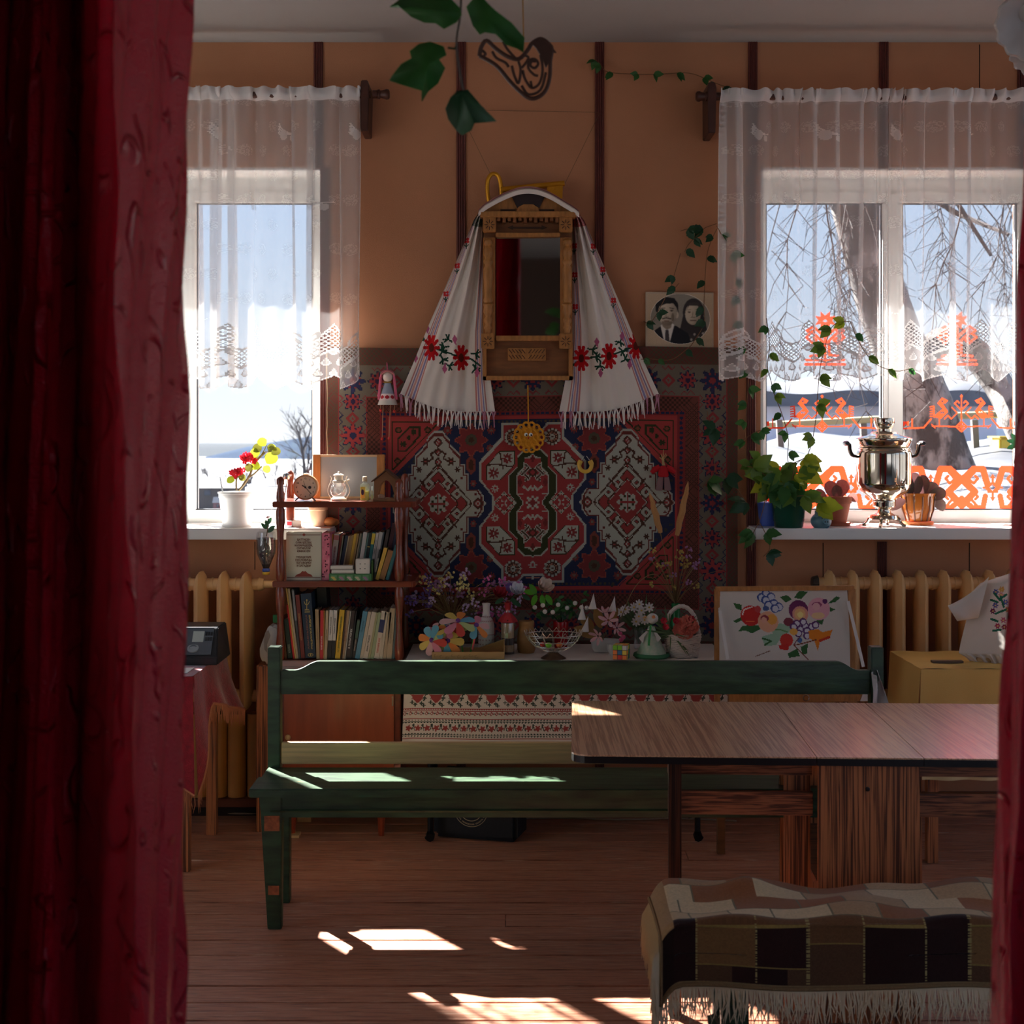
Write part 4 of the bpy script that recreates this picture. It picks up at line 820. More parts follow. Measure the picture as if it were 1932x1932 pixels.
# ---------------------------------------------------------------- portrait
def portrait():
    d = WY-.012; cv = CV(200, 160, (196, 170, 140), 1218, 551, 1346, 656); rs = np.random.RandomState(2)
    GRY = (150, 140, 126); cv.disc(1283, 601, 57, (226, 214, 196), 48); cv.disc(1283, 601, 56, GRY, 47)
    inside = ((cv.X-1283)/56)**2+((cv.Y-601)/47)**2 < 1; keep = cv.a.copy()
    DK = (34, 30, 30); SK = (206, 188, 164); SH = (150, 132, 112)
    # woman in a headscarf
    cv.poly([(1262, 656), (1278, 622), (1292, 610), (1322, 612), (1336, 640), (1340, 660)], (66, 58, 54)); cv.disc(1308, 589, 20, (58, 50, 48), 27); cv.poly([(1288, 596), (1328, 596), (1334, 622), (1312, 634), (1282, 624)], (58, 50, 48))
    cv.disc(1307, 592, 14.5, SK, 20); cv.poly([(1293, 588), (1301, 570), (1318, 570), (1322, 588), (1318, 576), (1300, 576)], (70, 60, 56)); cv.disc(1300, 588, 3.2, SH, 1.8); cv.disc(1315, 588, 3.2, SH, 1.8); cv.disc(1300, 588.5, 1.6, DK, 1); cv.disc(1315, 588.5, 1.6, DK, 1)
    cv.line([(1307, 588), (1306, 597)], 1.5, SH); cv.line([(1303, 598), (1311, 598)], 1.5, SH); cv.line([(1302, 604), (1313, 604)], 1.8, (110, 80, 70)); cv.line([(1297, 584), (1303, 583)], 1.3, SH); cv.line([(1312, 583), (1318, 584)], 1.3, SH)
    for x, y in ((1310, 630), (1318, 636), (1326, 628), (1304, 640), (1330, 640), (1314, 645)): cv.disc(x, y, 2.2, (170, 160, 150))
    # man in a dark suit and tie
    cv.poly([(1220, 660), (1228, 628), (1248, 614), (1275, 614), (1298, 628), (1308, 660)], (30, 28, 32)); cv.poly([(1246, 614), (1258, 606), (1272, 612), (1262, 650), (1252, 640)], (224, 216, 204)); cv.poly([(1255, 622), (1261, 622), (1264, 650), (1254, 648)], (70, 62, 62))
    cv.disc(1258, 588, 18.5, SK, 25); cv.disc(1240, 596, 3, SK, 5); cv.disc(1277, 594, 3, SK, 6); cv.poly([(1248, 606), (1268, 606), (1266, 618), (1258, 622), (1250, 616)], SH)
    cv.poly([(1237, 588), (1236, 574), (1244, 563), (1258, 560), (1272, 562), (1279, 572), (1280, 590), (1276, 580), (1270, 572), (1256, 573), (1244, 578), (1241, 590)], DK)
    cv.disc(1250, 586, 3.6, SH, 2); cv.disc(1267, 585.5, 3.6, SH, 2); cv.disc(1250, 586.5, 1.7, DK, 1.1); cv.disc(1267, 586, 1.7, DK, 1.1); cv.line([(1246, 582), (1254, 581)], 1.7, (70, 60, 54)); cv.line([(1263, 580.5), (1271, 582)], 1.7, (70, 60, 54))
    cv.line([(1258, 585), (1256, 595)], 1.6, SH); cv.line([(1254, 597), (1261, 597)], 1.6, SH); cv.line([(1250, 601), (1257, 599.5), (1265, 601)], 2.4, (80, 66, 58)); cv.line([(1253, 605), (1262, 605)], 1.6, (140, 100, 90)); cv.disc(1269, 598, 3, SH, 8)
    for (fx, fy, rx, ry) in ((1258, 588, 19, 26), (1307, 592, 15, 21)):
        m_ = ((cv.X-fx)/rx)**2+((cv.Y-fy)/ry)**2 < 1; cv.a[m_] *= np.clip(1.06-.42*np.clip((cv.X-fx)/rx+.25, 0, 1)**1.3-.25*np.clip((cv.Y-fy)/ry, 0, 1)**2, .4, 1.1)[m_][:, None]
    for _ in range(3): cv.a[1:-1, 1:-1] = (cv.a[1:-1, 1:-1]*2+cv.a[:-2, 1:-1]+cv.a[2:, 1:-1]+cv.a[1:-1, :-2]+cv.a[1:-1, 2:])/6
    cv.a[~inside] = keep[~inside]; fr = (cv.X < 1221) | (cv.X > 1343) | (cv.Y < 554) | (cv.Y > 653); cv.a[fr] = lin((188, 168, 144)); cv.a *= (.93+.14*rs.rand(160, 200))[..., None]
    t = thing('portrait_photo', 'old black and white portrait of a couple in an oval mount', 'photograph', P(1282, 656, d))
    sheet('print', cv, lambda U, V: (PX(1218+128*U, d), d-.006+0*U, PZ(551+105*V+1.5*U, d)), mat_attr('photo_print', .5), t, smooth=False)
    pbox(MB(), 1218, 1346, 552, 657, d-.005, WY-.001, d).build('board', mat('photo_board', (176, 150, 124), .8), t)
portrait()
# ---------------------------------------------------------------- little hangings on the carpet
HD = 6.20
t = thing('crochet_sun', 'yellow crocheted sun with googly eyes hanging on the carpet', 'decoration', P(997, 850, HD)); M_yel = mat('yellow_yarn', (222, 150, 34), .9, bump=.9, bs=300)
MB().tube([P(996, 727, HD), P(997, 800, HD)], .0028, 5).build('cord', M_yel, t)
c = P(998, 825, HD); b = MB(); b.M = Matrix.Translation(c) @ Matrix.Rotation(PI/2, 4, 'X'); b.lathe([(.0, -.006), (.044, -.006), (.050, 0), (.044, .006), (0, .006)], n=24).build('disc', M_yel, t, smooth=True)
for ring, n_, rr in ((.052, 14, .0135), (.030, 8, .0125)):
    for k in range(n_):
        a = 2*PI*k/n_; q = c+Vector((ring*math.cos(a), -.008, ring*math.sin(a))); b = MB()
        b.tube([q+Vector((rr*math.cos(x), -.002*math.sin(2*x), rr*math.sin(x))) for x in [2*PI*j/10 for j in range(11)]], .005, 5, False); b.build('loop', M_yel, t, smooth=True)
for s_ in (-4.5, 4.5):
    e = MB().ball(P(997+s_, 820, HD-.02), .008, .004, .008).build('eye', mat('white_plastic', (235, 235, 232), .3), t, smooth=True); MB().ball(P(997+s_+1, 821, HD-.024), .004, .003, .004).build('pupil', mat('black_gloss', (14, 14, 16), .2), e, smooth=True)
MB().ball(P(997, 826, HD-.022), .0035, .003, .0045).build('nose', mat('red_felt', (190, 30, 30), .8), t, smooth=True)
t = thing('horseshoe', 'small yellow horseshoe hung on a white thread', 'decoration', P(1105, 893, HD)); M_hs = mat('yellow_clay', (220, 176, 70), .5, bump=.3, bs=200)
MB().tube(spline([P(1096, 869, HD), P(1093, 876, HD), P(1095, 885, HD), P(1104, 890, HD), P(1113, 886, HD), P(1116, 877, HD), P(1113, 869, HD)], 5), [.0085 if 5 < i < 26 else .0105 for i in range(31)], 8).build('shoe', M_hs, t, smooth=True)
MB().tube([P(1097, 868, HD), P(1104, 857, WY-.02), P(1112, 868, HD)], .0012, 4).build('thread', mat('thread_white', (225, 220, 212), .9), t)
# pink haired doll
t = thing('yarn_doll', 'hanging cloth doll with long pink yarn hair and dangling legs', 'doll', P(731, 830, HD)); M_pk = mat('pink_yarn', (222, 110, 140), .9, bump=.8, bs=260); M_lin = mat('doll_linen', (222, 210, 200), .9)
MB().tube([P(730, 702, HD), P(729, 668, WY-.02), P(732, 702, HD)], .002, 4).build('ribbon', M_pk, t)
MB().ball(P(731.5, 711, HD-.01), .021, .02, .023).build('head', M_lin, t, smooth=True)
b = MB()
for k in range(14):
    a = k/13*PI; s_ = -1 if k < 7 else 1; x0 = 731-11*math.cos(a); b.tube(spline([P(731+s_*2, 699, HD-.012), P(731+s_*11, 704, HD-.016), P(731+s_*(13+k % 3), 725, HD-.012), P(731+s_*(15+k % 4), 748+(k % 3)*3, HD-.01)], 4), .0036, 5)
b.build('hair', M_pk, t, smooth=True); MB().tube(spline([P(719, 706, HD-.02), P(731, 700, HD-.032), P(744, 706, HD-.02)], 4), .004, 6).build('head_band', mat('pink_band', (186, 120, 120), .8), t)
cv = CV(24, 30, (150, 156, 172)); cv.a[15:24] = lin((222, 200, 196)); cv.a[24:] = lin((206, 200, 190))
for x in range(2, 24, 5): cv.disc(x, 19.5, 2, (170, 40, 50), 3)
sheet('dress', cv, lambda U, V: (PX(731.5, HD)+(.013+.030*V)*np.sin((U-.5)*PI*1.15), HD-.004-(.010+.022*V)*np.cos((U-.5)*PI*1.15), PZ(722+42*V, HD)), mat_attr('doll_cloth', .9), t)
MB().tube([P(724, 721, HD-.015), P(739, 721, HD-.015)], .004, 6).build('collar', mat('brass', (150, 120, 60), .4, metal=.7), t)
for x0, x1, y1 in ((723, 721, 826), (737, 734, 825), (718, 718, 772), (744, 744, 774)): 
    MB().tube([P(x0, 755, HD-.004), P(x1, y1, HD-.004)], .0018, 4).build('leg' if y1 > 800 else 'arm', mat('cord_tan', (176, 140, 110), .9), t); MB().ball(P(x1, y1+2, HD-.004), .006, .006, .007, 8, 6).build('bead', mat('red_bead', (200, 50, 40), .3), t, smooth=True)
# straw doll in a red blouse
t = thing('straw_doll', 'straw doll in a red blouse and grey trousers on the carpet', 'doll', P(1254, 928, HD)); M_rag = mat('red_rag', (176, 20, 30), .85)
b = MB(); c = P(1251, 870, HD)
for k in range(10): b.tube([P(1251+rnd.uniform(-4, 4), 878, HD+rnd.uniform(-.008, .004)), P(1251+rnd.uniform(-2, 2), 868, HD), P(1251+rnd.uniform(-9, 9), 858+rnd.uniform(-4, 6), HD-.004)], .002, 4)
b.tube([P(1251, 872, HD), P(1252, 835, WY-.02)], .0018, 4); b.build('straw_head', mat('straw', (180, 150, 100), .9), t)
MB().prism([(PX(a, HD), PZ(c_, HD)) for a, c_ in ((1244, 879), (1258, 879), (1262, 900), (1241, 900))], HD-.018, HD+.012).build('blouse', M_rag, t, bev=.005)
for s_ in (-1, 1):
    MB().tube([P(1251+s_*6, 882, HD), P(1251+s_*16, 886, HD), P(1251+s_*22, 892, HD)], [.014, .013, .008], 8).build('sleeve', M_rag, t, smooth=True)
    MB().prism([(PX(a, HD), PZ(c_, HD)) for a, c_ in ((1251.5+s_*.5, 899), (1251.5+s_*10, 899), (1251.5+s_*15, 925), (1251.5+s_*2, 926))], HD-.012, HD+.006).build('trouser_leg', mat('grey_felt', (134, 104, 104), .9), t, bev=.003)
# ---------------------------------------------------------------- green bench
def mat_green(name, wear):
    m = mat(name, (30, 62, 44), .36, spec=.6); n = m.node_tree.nodes; L = m.node_tree.links; b = n['Principled BSDF']
    tc = n.new('ShaderNodeTexCoord'); mp = n.new('ShaderNodeMapping'); mp.inputs['Scale'].default_value = (2, 9, 9); L.new(tc.outputs['Object'], mp.inputs[0])
    t = n.new('ShaderNodeTexNoise'); t.inputs['Scale'].default_value = 4; t.inputs['Detail'].default_value = 8; L.new(mp.outputs[0], t.inputs[0])
    r = n.new('ShaderNodeValToRGB'); e = r.color_ramp.elements; e[0].position = .3; e[0].color = lin((30, 44, 30))+(1,); e[1].position = .62; e[1].color = lin((54, 80, 52))+(1,)
    if wear: k = e.new(wear); k.color = lin((46, 86, 60))+(1,); k = e.new(wear+.02); k.color = lin((150, 96, 56))+(1,)
    L.new(t.outputs[0], r.inputs[0]); L.new(r.outputs[0], b.inputs['Base Color'])
    bp = n.new('ShaderNodeBump'); bp.inputs['Strength'].default_value = .35; bp.inputs['Distance'].default_value = .004; L.new(t.outputs[0], bp.inputs['Height']); L.new(bp.outputs[0], b.inputs['Normal'])
    return m
M_gr = mat_green('bench_green', 0); M_gw = mat_green('bench_green_worn', .735)
M_pine = mat('raw_pine', (206, 168, 116), .6, noise=.18, ns=7, st=(.7, 6, 16), bump=.15, bs=30)
bn = thing('wooden_bench', 'long dark green wooden bench with a backrest and one raw pine board', 'bench', (.2, 4.9, 0))
BX0, BX1 = -.862, 1.314; DB = 5.08
for x0 in (-.86, 1.264): 
    MB().box(x0, x0+.044, DB-.02, DB+.035, .46, .892).build('back_post', M_gr, bn, bev=.003)
def rail_out():
    z0 = PZ(1309, DB); zt = PZ(1247, DB); zl = PZ(1264, DB); a = PX(531, DB); c = PX(1640, DB)
    L_ = [(a, zl)]+[(PX(555+k*6, DB), zl+(zt-zl)*(.5-.5*math.cos(PI*min(1, k/8)))) for k in range(0, 9)]; Rr = [(PX(1578+k*6, DB), zt+(zl-zt)*(.5-.5*math.cos(PI*min(1, k/7)))) for k in range(0, 8)]+[(c, zl)]
    return [(a, z0)]+[(c, z0)]+list(reversed(Rr))+list(reversed(L_))
MB().prism(rail_out(), DB-.012, DB+.016).build('top_rail', M_gr, bn, bev=.002)
MB().box(PX(533, DB), PX(1640, DB), DB-.022, DB+.002, .482, PZ(1399, DB)).build('pine_board', M_pine, bn, bev=.002)
for ya, yb, x0, dz in ((4.73, 4.898, -.866, 0), (4.906, 5.055, -.858, -.004)): MB().box(x0, BX1+.01, ya, yb, .446, .476+dz).build('seat_board', M_gw, bn, bev=.004)
MB().box(-.80, 1.28, 4.765, 4.79, .372, .446).build('front_apron', M_gw, bn, bev=.003); MB().tube([(-.80, 4.764, .395), (1.28, 4.764, .395)], .006, 6).build('bead_moulding', M_gr, bn)
for px, w_ in ((872, 26), (1352, 22)):
    MB().box(PX(px, 4.76), PX(px+w_, 4.76), 4.762, 4.767, PZ(1504, 4.76), PZ(1496, 4.76)).build('bare_patch', M_pine, bn)
for xa in (-.836, 1.23):
    MB().add([(xa, 4.76, .446), (xa+.074, 4.76, .446), (xa+.074, 4.82, .446), (xa, 4.82, .446), (xa+.026, 4.765, 0.001), (xa+.072, 4.765, 0.001), (xa+.072, 4.80, 0.001), (xa+.026, 4.80, 0.001)], [(0, 1, 2, 3), (7, 6, 5, 4), (0, 4, 5, 1), (1, 5, 6, 2), (2, 6, 7, 3), (3, 7, 4, 0)]).build('leg', M_gw, bn, bev=.003)
    MB().box(xa+.018, xa+.058, 5.03, 5.075, .001, .446).build('leg', M_gr, bn, bev=.003)
for zz, w_ in ((.33, .05), (.118, .036)):
    MB().box(-.826+(.446-zz)*.058, -.826+(.446-zz)*.058+w_, 4.756+(.446-zz)*.01, 4.766, zz, zz+.05 if zz > .2 else zz+.03).build('bare_patch', mat('bare_orange', (150, 84, 48), .7, noise=.4, ns=60), bn)
# white cloth tied at the right end
MB().grid(lambda u, v: (1.262+.05*u*(.3+v)+.01*math.sin(u*9), 5.045-.02*math.sin(u*6+v*3), PZ(1275, 5.05)-.115*v-.05*u*v+.02*u), 10, 10).build('white_rag', mat('rag_white', (206, 198, 192), .9), bn, smooth=True)
# ---------------------------------------------------------------- folding table
def mat_zebrano(name, axis, lo, hi, rough=.3, scale=1, coat=0):
    m = mat(name, hi, rough, spec=.5, coat=coat); n = m.node_tree.nodes; L = m.node_tree.links; b = n['Principled BSDF']
    tc = n.new('ShaderNodeTexCoord'); mp = n.new('ShaderNodeMapping'); s_ = [190*scale, 190*scale, 190*scale]; s_[axis] = 3; mp.inputs['Scale'].default_value = s_; L.new(tc.outputs['Object'], mp.inputs[0])
    t = n.new('ShaderNodeTexNoise'); t.inputs['Scale'].default_value = 1; t.inputs['Detail'].default_value = 4; t.inputs['Distortion'].default_value = .6; L.new(mp.outputs[0], t.inputs[0])
    r = n.new('ShaderNodeValToRGB'); e = r.color_ramp.elements; e[0].position = .40; e[0].color = lin(lo)+(1,); e[1].position = .56; e[1].color = lin(hi)+(1,); L.new(t.outputs[0], r.inputs[0]); L.new(r.outputs[0], b.inputs['Base Color'])
    return m
M_top = mat_zebrano('laminate_top', 1, (180, 128, 94), (232, 182, 142), .3, coat=1); M_top.node_tree.nodes['Principled BSDF'].inputs['Coat Roughness'].default_value = .27; M_edge = mat('dark_edge', (30, 22, 22), .35); M_legv = mat_zebrano('veneer_vertical', 2, (92, 50, 32), (196, 122, 76), .35); M_legh = mat_zebrano('veneer_horizontal', 0, (92, 50, 34), (170, 102, 68), .35)
TR = R(-2.55); TO = Vector((.166, 4.033, 0)); TM = Matrix.Translation(TO) @ Matrix.Rotation(TR, 4, 'Z')
tb = thing('folding_table', 'long brown laminate folding table with gate legs', 'table', TO)
def TB(): b = MB(); b.M = TM; return b
LW, CW, TDp, TZ = .682, .295, .815, .745
def rc(x0, x1, y0, y1, r_, left, right):
    o = []
    for (cx_, cy_, a0, on) in ((x1, y0, -90, right), (x1, y1, 0, right), (x0, y1, 90, left), (x0, y0, 180, left)):
        if on: 
            qx = cx_-r_ if cx_ == x1 else cx_+r_; qy = cy_-r_ if cy_ == y1 else cy_+r_
            o += [(qx+r_*math.cos(R(a0+k*15)), qy+r_*math.sin(R(a0+k*15))) for k in range(7)]
        else: o.append((cx_, cy_))
    return o
for x0, x1, l, r_ in ((0, LW, True, False), (LW+.002, LW+CW, False, False), (LW+CW+.002, LW*2+CW, False, True)):
    o_ = TB().plate(rc(x0, x1, 0, TDp, .05, l, r_), TZ-.004, TZ).build('table_leaf' if l or r_ else 'centre_top', M_top, tb)
    TB().plate(rc(x0, x1, .0005, TDp-.0005, .05, l, r_), TZ-.024, TZ-.004).build('edge_band', M_edge, o_)
z1 = TZ-.024
for y0 in (.012, TDp-.035): TB().box(LW+.008, LW+CW-.008, y0, y0+.022, .001, z1).build('end_panel', M_legv, tb, bev=.001)
TB().box(LW+CW/2-.12, LW+CW/2+.12, .04, TDp-.04, .33, .352).build('inner_shelf', M_legh, tb)
for sgn, xa, xb in ((1, .275, LW-.0), (-1, LW+CW, 2*LW+CW-.275)):
    for z0, z2, yy in ((z1-.045, z1-.004, .075), (.566, .632, .060)): TB().box(xa, xb, yy, yy+.02, z0, z2).build('gate_rail', M_legh, tb, bev=.001)
    xq = xa if sgn > 0 else xb-.036; TB().box(xq, xq+.036, .04, .072, .001, z1).build('gate_leg', M_edge if sgn < 0 else mat_zebrano('veneer_leg', 2, (40, 22, 16), (84, 46, 30), .35), tb, bev=.002); 
    TB().box(LW-.075 if sgn > 0 else LW+CW+.035, LW-.002 if sgn > 0 else LW+CW+.095, .09 if sgn > 0 else .42, .112 if sgn > 0 else .442, .001, z1).build('gate_stile', M_legv, tb)
b = TB(); b.M = TM @ Matrix.Translation((LW+.143, .0105, .655)) @ Matrix.Rotation(PI/2, 4, 'X'); b.lathe([(.006, -.002), (.006, .002), (.003, .003)], n=10).build('screw', M_edge, tb)
# ---------------------------------------------------------------- fringed blanket on a small bench in front
fb = thing('low_bench', 'low bench with splayed green legs under the patchwork blanket', 'bench', (1.1, 3.72, 0))
MB().box(.42, 1.9, 3.60, 3.83, .39, .422).build('seat', M_gw, fb, bev=.004)
lx = .52
MB().add([(lx, 3.62, .405), (lx+.075, 3.62, .405), (lx+.075, 3.65, .405), (lx, 3.65, .405), (lx+.01, 3.60, .001), (lx+.075, 3.60, .001), (lx+.075, 3.63, .001), (lx+.01, 3.63, .001)], [(0, 1, 2, 3), (7, 6, 5, 4), (0, 4, 5, 1), (1, 5, 6, 2), (2, 6, 7, 3), (3, 7, 4, 0)]).build('leg', M_gw, fb, bev=.003)
MB().box(lx+.01, lx+.07, 3.78, 3.81, .001, .405).build('leg', M_gr, fb, bev=.003); MB().bar((lx+.06, 3.70, .22), (lx+.32, 3.70, .40), .05, .03).build('brace', M_gr, fb); MB().bar((lx-.02, 3.61, .18), (lx+.05, 3.60, .02), .045, .02).build('brace', M_gw, fb)
for y_ in (3.62, 3.78): MB().box(1.75, 1.82, y_, y_+.03, .001, .405).build('leg', M_gr, fb)
def blanket():
    t = thing('patchwork_blanket', 'brown and tan patchwork blanket with long fringe over the low bench', 'blanket', (1.1, 3.7, .245))
    W_, H_ = 330, 170; cv = CV(W_, H_, (120, 80, 50), 0, 0, 1.55, .56); r = random.Random(12)
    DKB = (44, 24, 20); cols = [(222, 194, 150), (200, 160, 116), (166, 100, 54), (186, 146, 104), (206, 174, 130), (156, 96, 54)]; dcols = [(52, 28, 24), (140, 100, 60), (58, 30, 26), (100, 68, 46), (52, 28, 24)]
    # fabric coords: y 0 back edge .. .27 front edge .. .43 hem
    rows = [(0, .05), (.05, .13), (.13, .20), (.20, .27)]; 
    for a, c in rows:
        x = -r.uniform(0, .08)
        while x < 1.56:
            w_ = r.uniform(.09, .17); cv.rect(x, a, x+w_-.002, c-.002, r.choice(cols)); cv.rect(x+w_-.004, a, x+w_+.001, c, (130, 116, 84)); x += w_
        cv.rect(0, c-.003, 1.56, c, (120, 104, 74))
    x = 0; k = 0
    while x < 1.56:
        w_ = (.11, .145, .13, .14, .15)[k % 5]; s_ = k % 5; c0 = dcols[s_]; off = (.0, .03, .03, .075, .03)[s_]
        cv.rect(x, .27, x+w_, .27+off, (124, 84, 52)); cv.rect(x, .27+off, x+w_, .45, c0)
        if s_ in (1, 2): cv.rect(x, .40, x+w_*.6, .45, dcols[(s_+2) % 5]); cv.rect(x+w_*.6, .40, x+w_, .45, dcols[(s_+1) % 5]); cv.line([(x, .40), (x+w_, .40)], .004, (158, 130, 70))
        if off: cv.line([(x, .27+off), (x+w_, .27+off)], .004, (158, 130, 70))
        for j in range(24): cv.rect(x-.003, .27+j*.0075, x+.003, .27+j*.0075+.0045, (178, 156, 100))
        x += w_; k += 1
    cv.rect(0, .0, .05, .45, (170, 132, 90)); cv.rect(0, .30, .05, .45, (46, 26, 20)); hem = (cv.Y > .443) & (cv.Y < .455); cv.a[hem] = lin((150, 122, 84)); cv.mask = cv.Y < .455
    cv.a *= (.9+.2*np.random.RandomState(1).rand(H_, W_))[..., None]
    def surf(U, V):
        fx = U*1.55; fy = V*.56; x = .345+fx; bul = .012*np.sin(fx*9)*np.sin(fy*20+1)+.006*np.sin(fx*23+fy*11)+.02*np.exp(-((fx-.27)/.06)**2-((fy-.05)/.05)**2)
        top = np.clip(fy, 0, .27); hang = np.clip(fy-.27, 0, 1); rr = .025
        y = 3.84-top-np.where(hang > 0, rr*np.sin(np.clip(hang/rr, 0, PI/2)), 0)+.006*np.sin(fx*17)*(hang > .03)
        z = .447+bul*(hang < .02)-np.where(hang < rr*PI/2, rr*(1-np.cos(np.clip(hang/rr, 0, PI/2))), rr+(hang-rr*PI/2))+.006*np.sin(fx*11)*(hang > .1)
        # left end droops over the seat end
        e = np.clip((.07-fx)/.07, 0, 1); z = z-.035*e**2-.012*e; x = x+.02*e**1.5
        return x, y, z
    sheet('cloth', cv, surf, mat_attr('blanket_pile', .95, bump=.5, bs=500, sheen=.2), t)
    r = random.Random(3); b = MB()
    for k in range(620):
        u = k/619; x, y, z = surf(np.array(u), np.array(.455/.56)); x, y, z = float(x), float(y), float(z); L_ = r.uniform(.05, .095)
        b.tube([(x, y, z), (x+r.uniform(-.008, .008), y-.008, z-L_*.5), (x+r.uniform(-.014, .014), y-.004+r.uniform(-.006, .006), z-L_)], [.0018, .0022, .0008], 3, False)
    for k in range(280):
        v = k/279*.455/.56; x, y, z = surf(np.array(0.), np.array(v)); x, y, z = float(x), float(y), float(z); L_ = r.uniform(.08, .15); 
        b.tube([(x+.004, y, z), (x-.018, y-.006, z-L_*.4), (x-.014+r.uniform(-.012, .012), y-.01+r.uniform(-.01, .01), z-L_)], [.0018, .0022, .0008], 3, False)
    tag(b.build('fringe', mat('fringe_cream', (230, 206, 168), .9), t), kind='stuff')
    h = MB(); h.tube([tuple(float(q) for q in surf(np.array(k/60), np.array(.45/.56))) for k in range(61)], .0055, 6); h.tube([tuple(float(q) for q in surf(np.array(0.002), np.array(k/30*.45/.56))) for k in range(31)], .0055, 6); h.build('braided_hem', mat('hem_brown', (140, 108, 70), .9, bump=1, bs=220), t, smooth=True)
blanket()
# ---------------------------------------------------------------- radiators
M_rad = mat('radiator_paint', (232, 186, 130), .4, noise=.08, ns=6); M_rust = mat('old_valve', (70, 58, 48), .6, metal=.4)
def radiator(label, x0, n, pitch, d, zt, zb, end_cap):
    t = thing('radiator', label, 'radiator', (x0+n*pitch/2, d, zb)); b = MB(); 
    for k in range(n):
        s = MB(); x = x0+k*pitch; hw = .030
        # rounded column with a ridge down its front
        prof = []
        N = 10
        def ring(z, w_, dp): return [(x+w_*math.sin(2*PI*j/N)*(1 if abs(math.sin(2*PI*j/N)) > .2 else 1), d-dp*math.cos(2*PI*j/N)-(.012 if j == 0 else 0), z) for j in range(N)]
        V = []; zz = [zb, zb+.02, zb+.06, zt-.06, zt-.02, zt]; ww = [.006, .02, hw, hw, .02, .004]; dd = [.04, .055, .062, .062, .055, .04]
        for z, w_, dp in zip(zz, ww, dd): V += ring(z, w_, dp)
        s.add(V, [(i*N+j, i*N+(j+1) % N, (i+1)*N+(j+1) % N, (i+1)*N+j) for i in range(5) for j in range(N)]+[tuple(range(N)), tuple(range(5*N+N-1, 5*N-1, -1))])
        s.build('section', M_rad, t, smooth=R(35))
    xa, xb = x0-.05, x0+(n-1)*pitch+.05
    for z in (zt-.055, zb+.055): MB().tube([(xa, d, z), (xb, d, z)], .026, 12).build('header_pipe', M_rad, t, smooth=True)
    for k in range(n-1):
        for z in (zt-.055, zb+.055): MB().tube([(x0+(k+.5)*pitch-.004, d, z), (x0+(k+.5)*pitch+.004, d, z)], .029, 12).build('joint_ring', M_rad, t, smooth=True)
    if end_cap: 
        for z in (zt-.055,): MB().tube([(xa-.025, d, z), (xa, d, z)], [.028, .034], 8).build('end_plug', M_rust, t)
    else:
        for z in (zt-.055, zb+.055): MB().tube([(xb, d, z), (xb+.02, d, z), (xb+.022, d, z), (xb+.06, d, z), (xb+.07, d+.03, z), (xb+.07, WY-.002, z)], [.03, .024, .016, .016, .016, .016], 10).build('connecting_pipe', M_rad, t, smooth=True)
    return t
RDD = 6.10
radiator('ochre painted ribbed radiator behind the red cloth table', PX(466, RDD)-.097*6, 7, .097, RDD, PZ(1078, RDD), PZ(1337, RDD), False)
radiator('ochre painted ribbed radiator below the samovar', PX(1565, RDD), 9, .0965, RDD, PZ(1076, RDD), PZ(1337, RDD), True)
t = thing('heating_pipes', 'row of thick ochre vertical pipes under the left radiator', 'pipes', (PX(440, 6.15), 6.15, .09)); M_op = mat('ochre_pipe', (190, 132, 66), .5, noise=.1, ns=5)
for k, px in enumerate((375, 412, 447, 484, 518)): MB().tube([(PX(px, 6.15), 6.15, .095), (PX(px, 6.15), 6.15, PZ(1345, 6.15))], .039, 14).build('pipe', M_op, t, smooth=True)
MB().box(PX(330, 6.1), PX(540, 6.1), 6.09, 6.20, .06, .094).build('ledge', mat('brown_board', (104, 52, 30), .5), t, bev=.004)
MB().box(PX(330, 6.1), PX(540, 6.1), 6.18, 6.21, .001, .06).build('kick_board', M_edge, t)
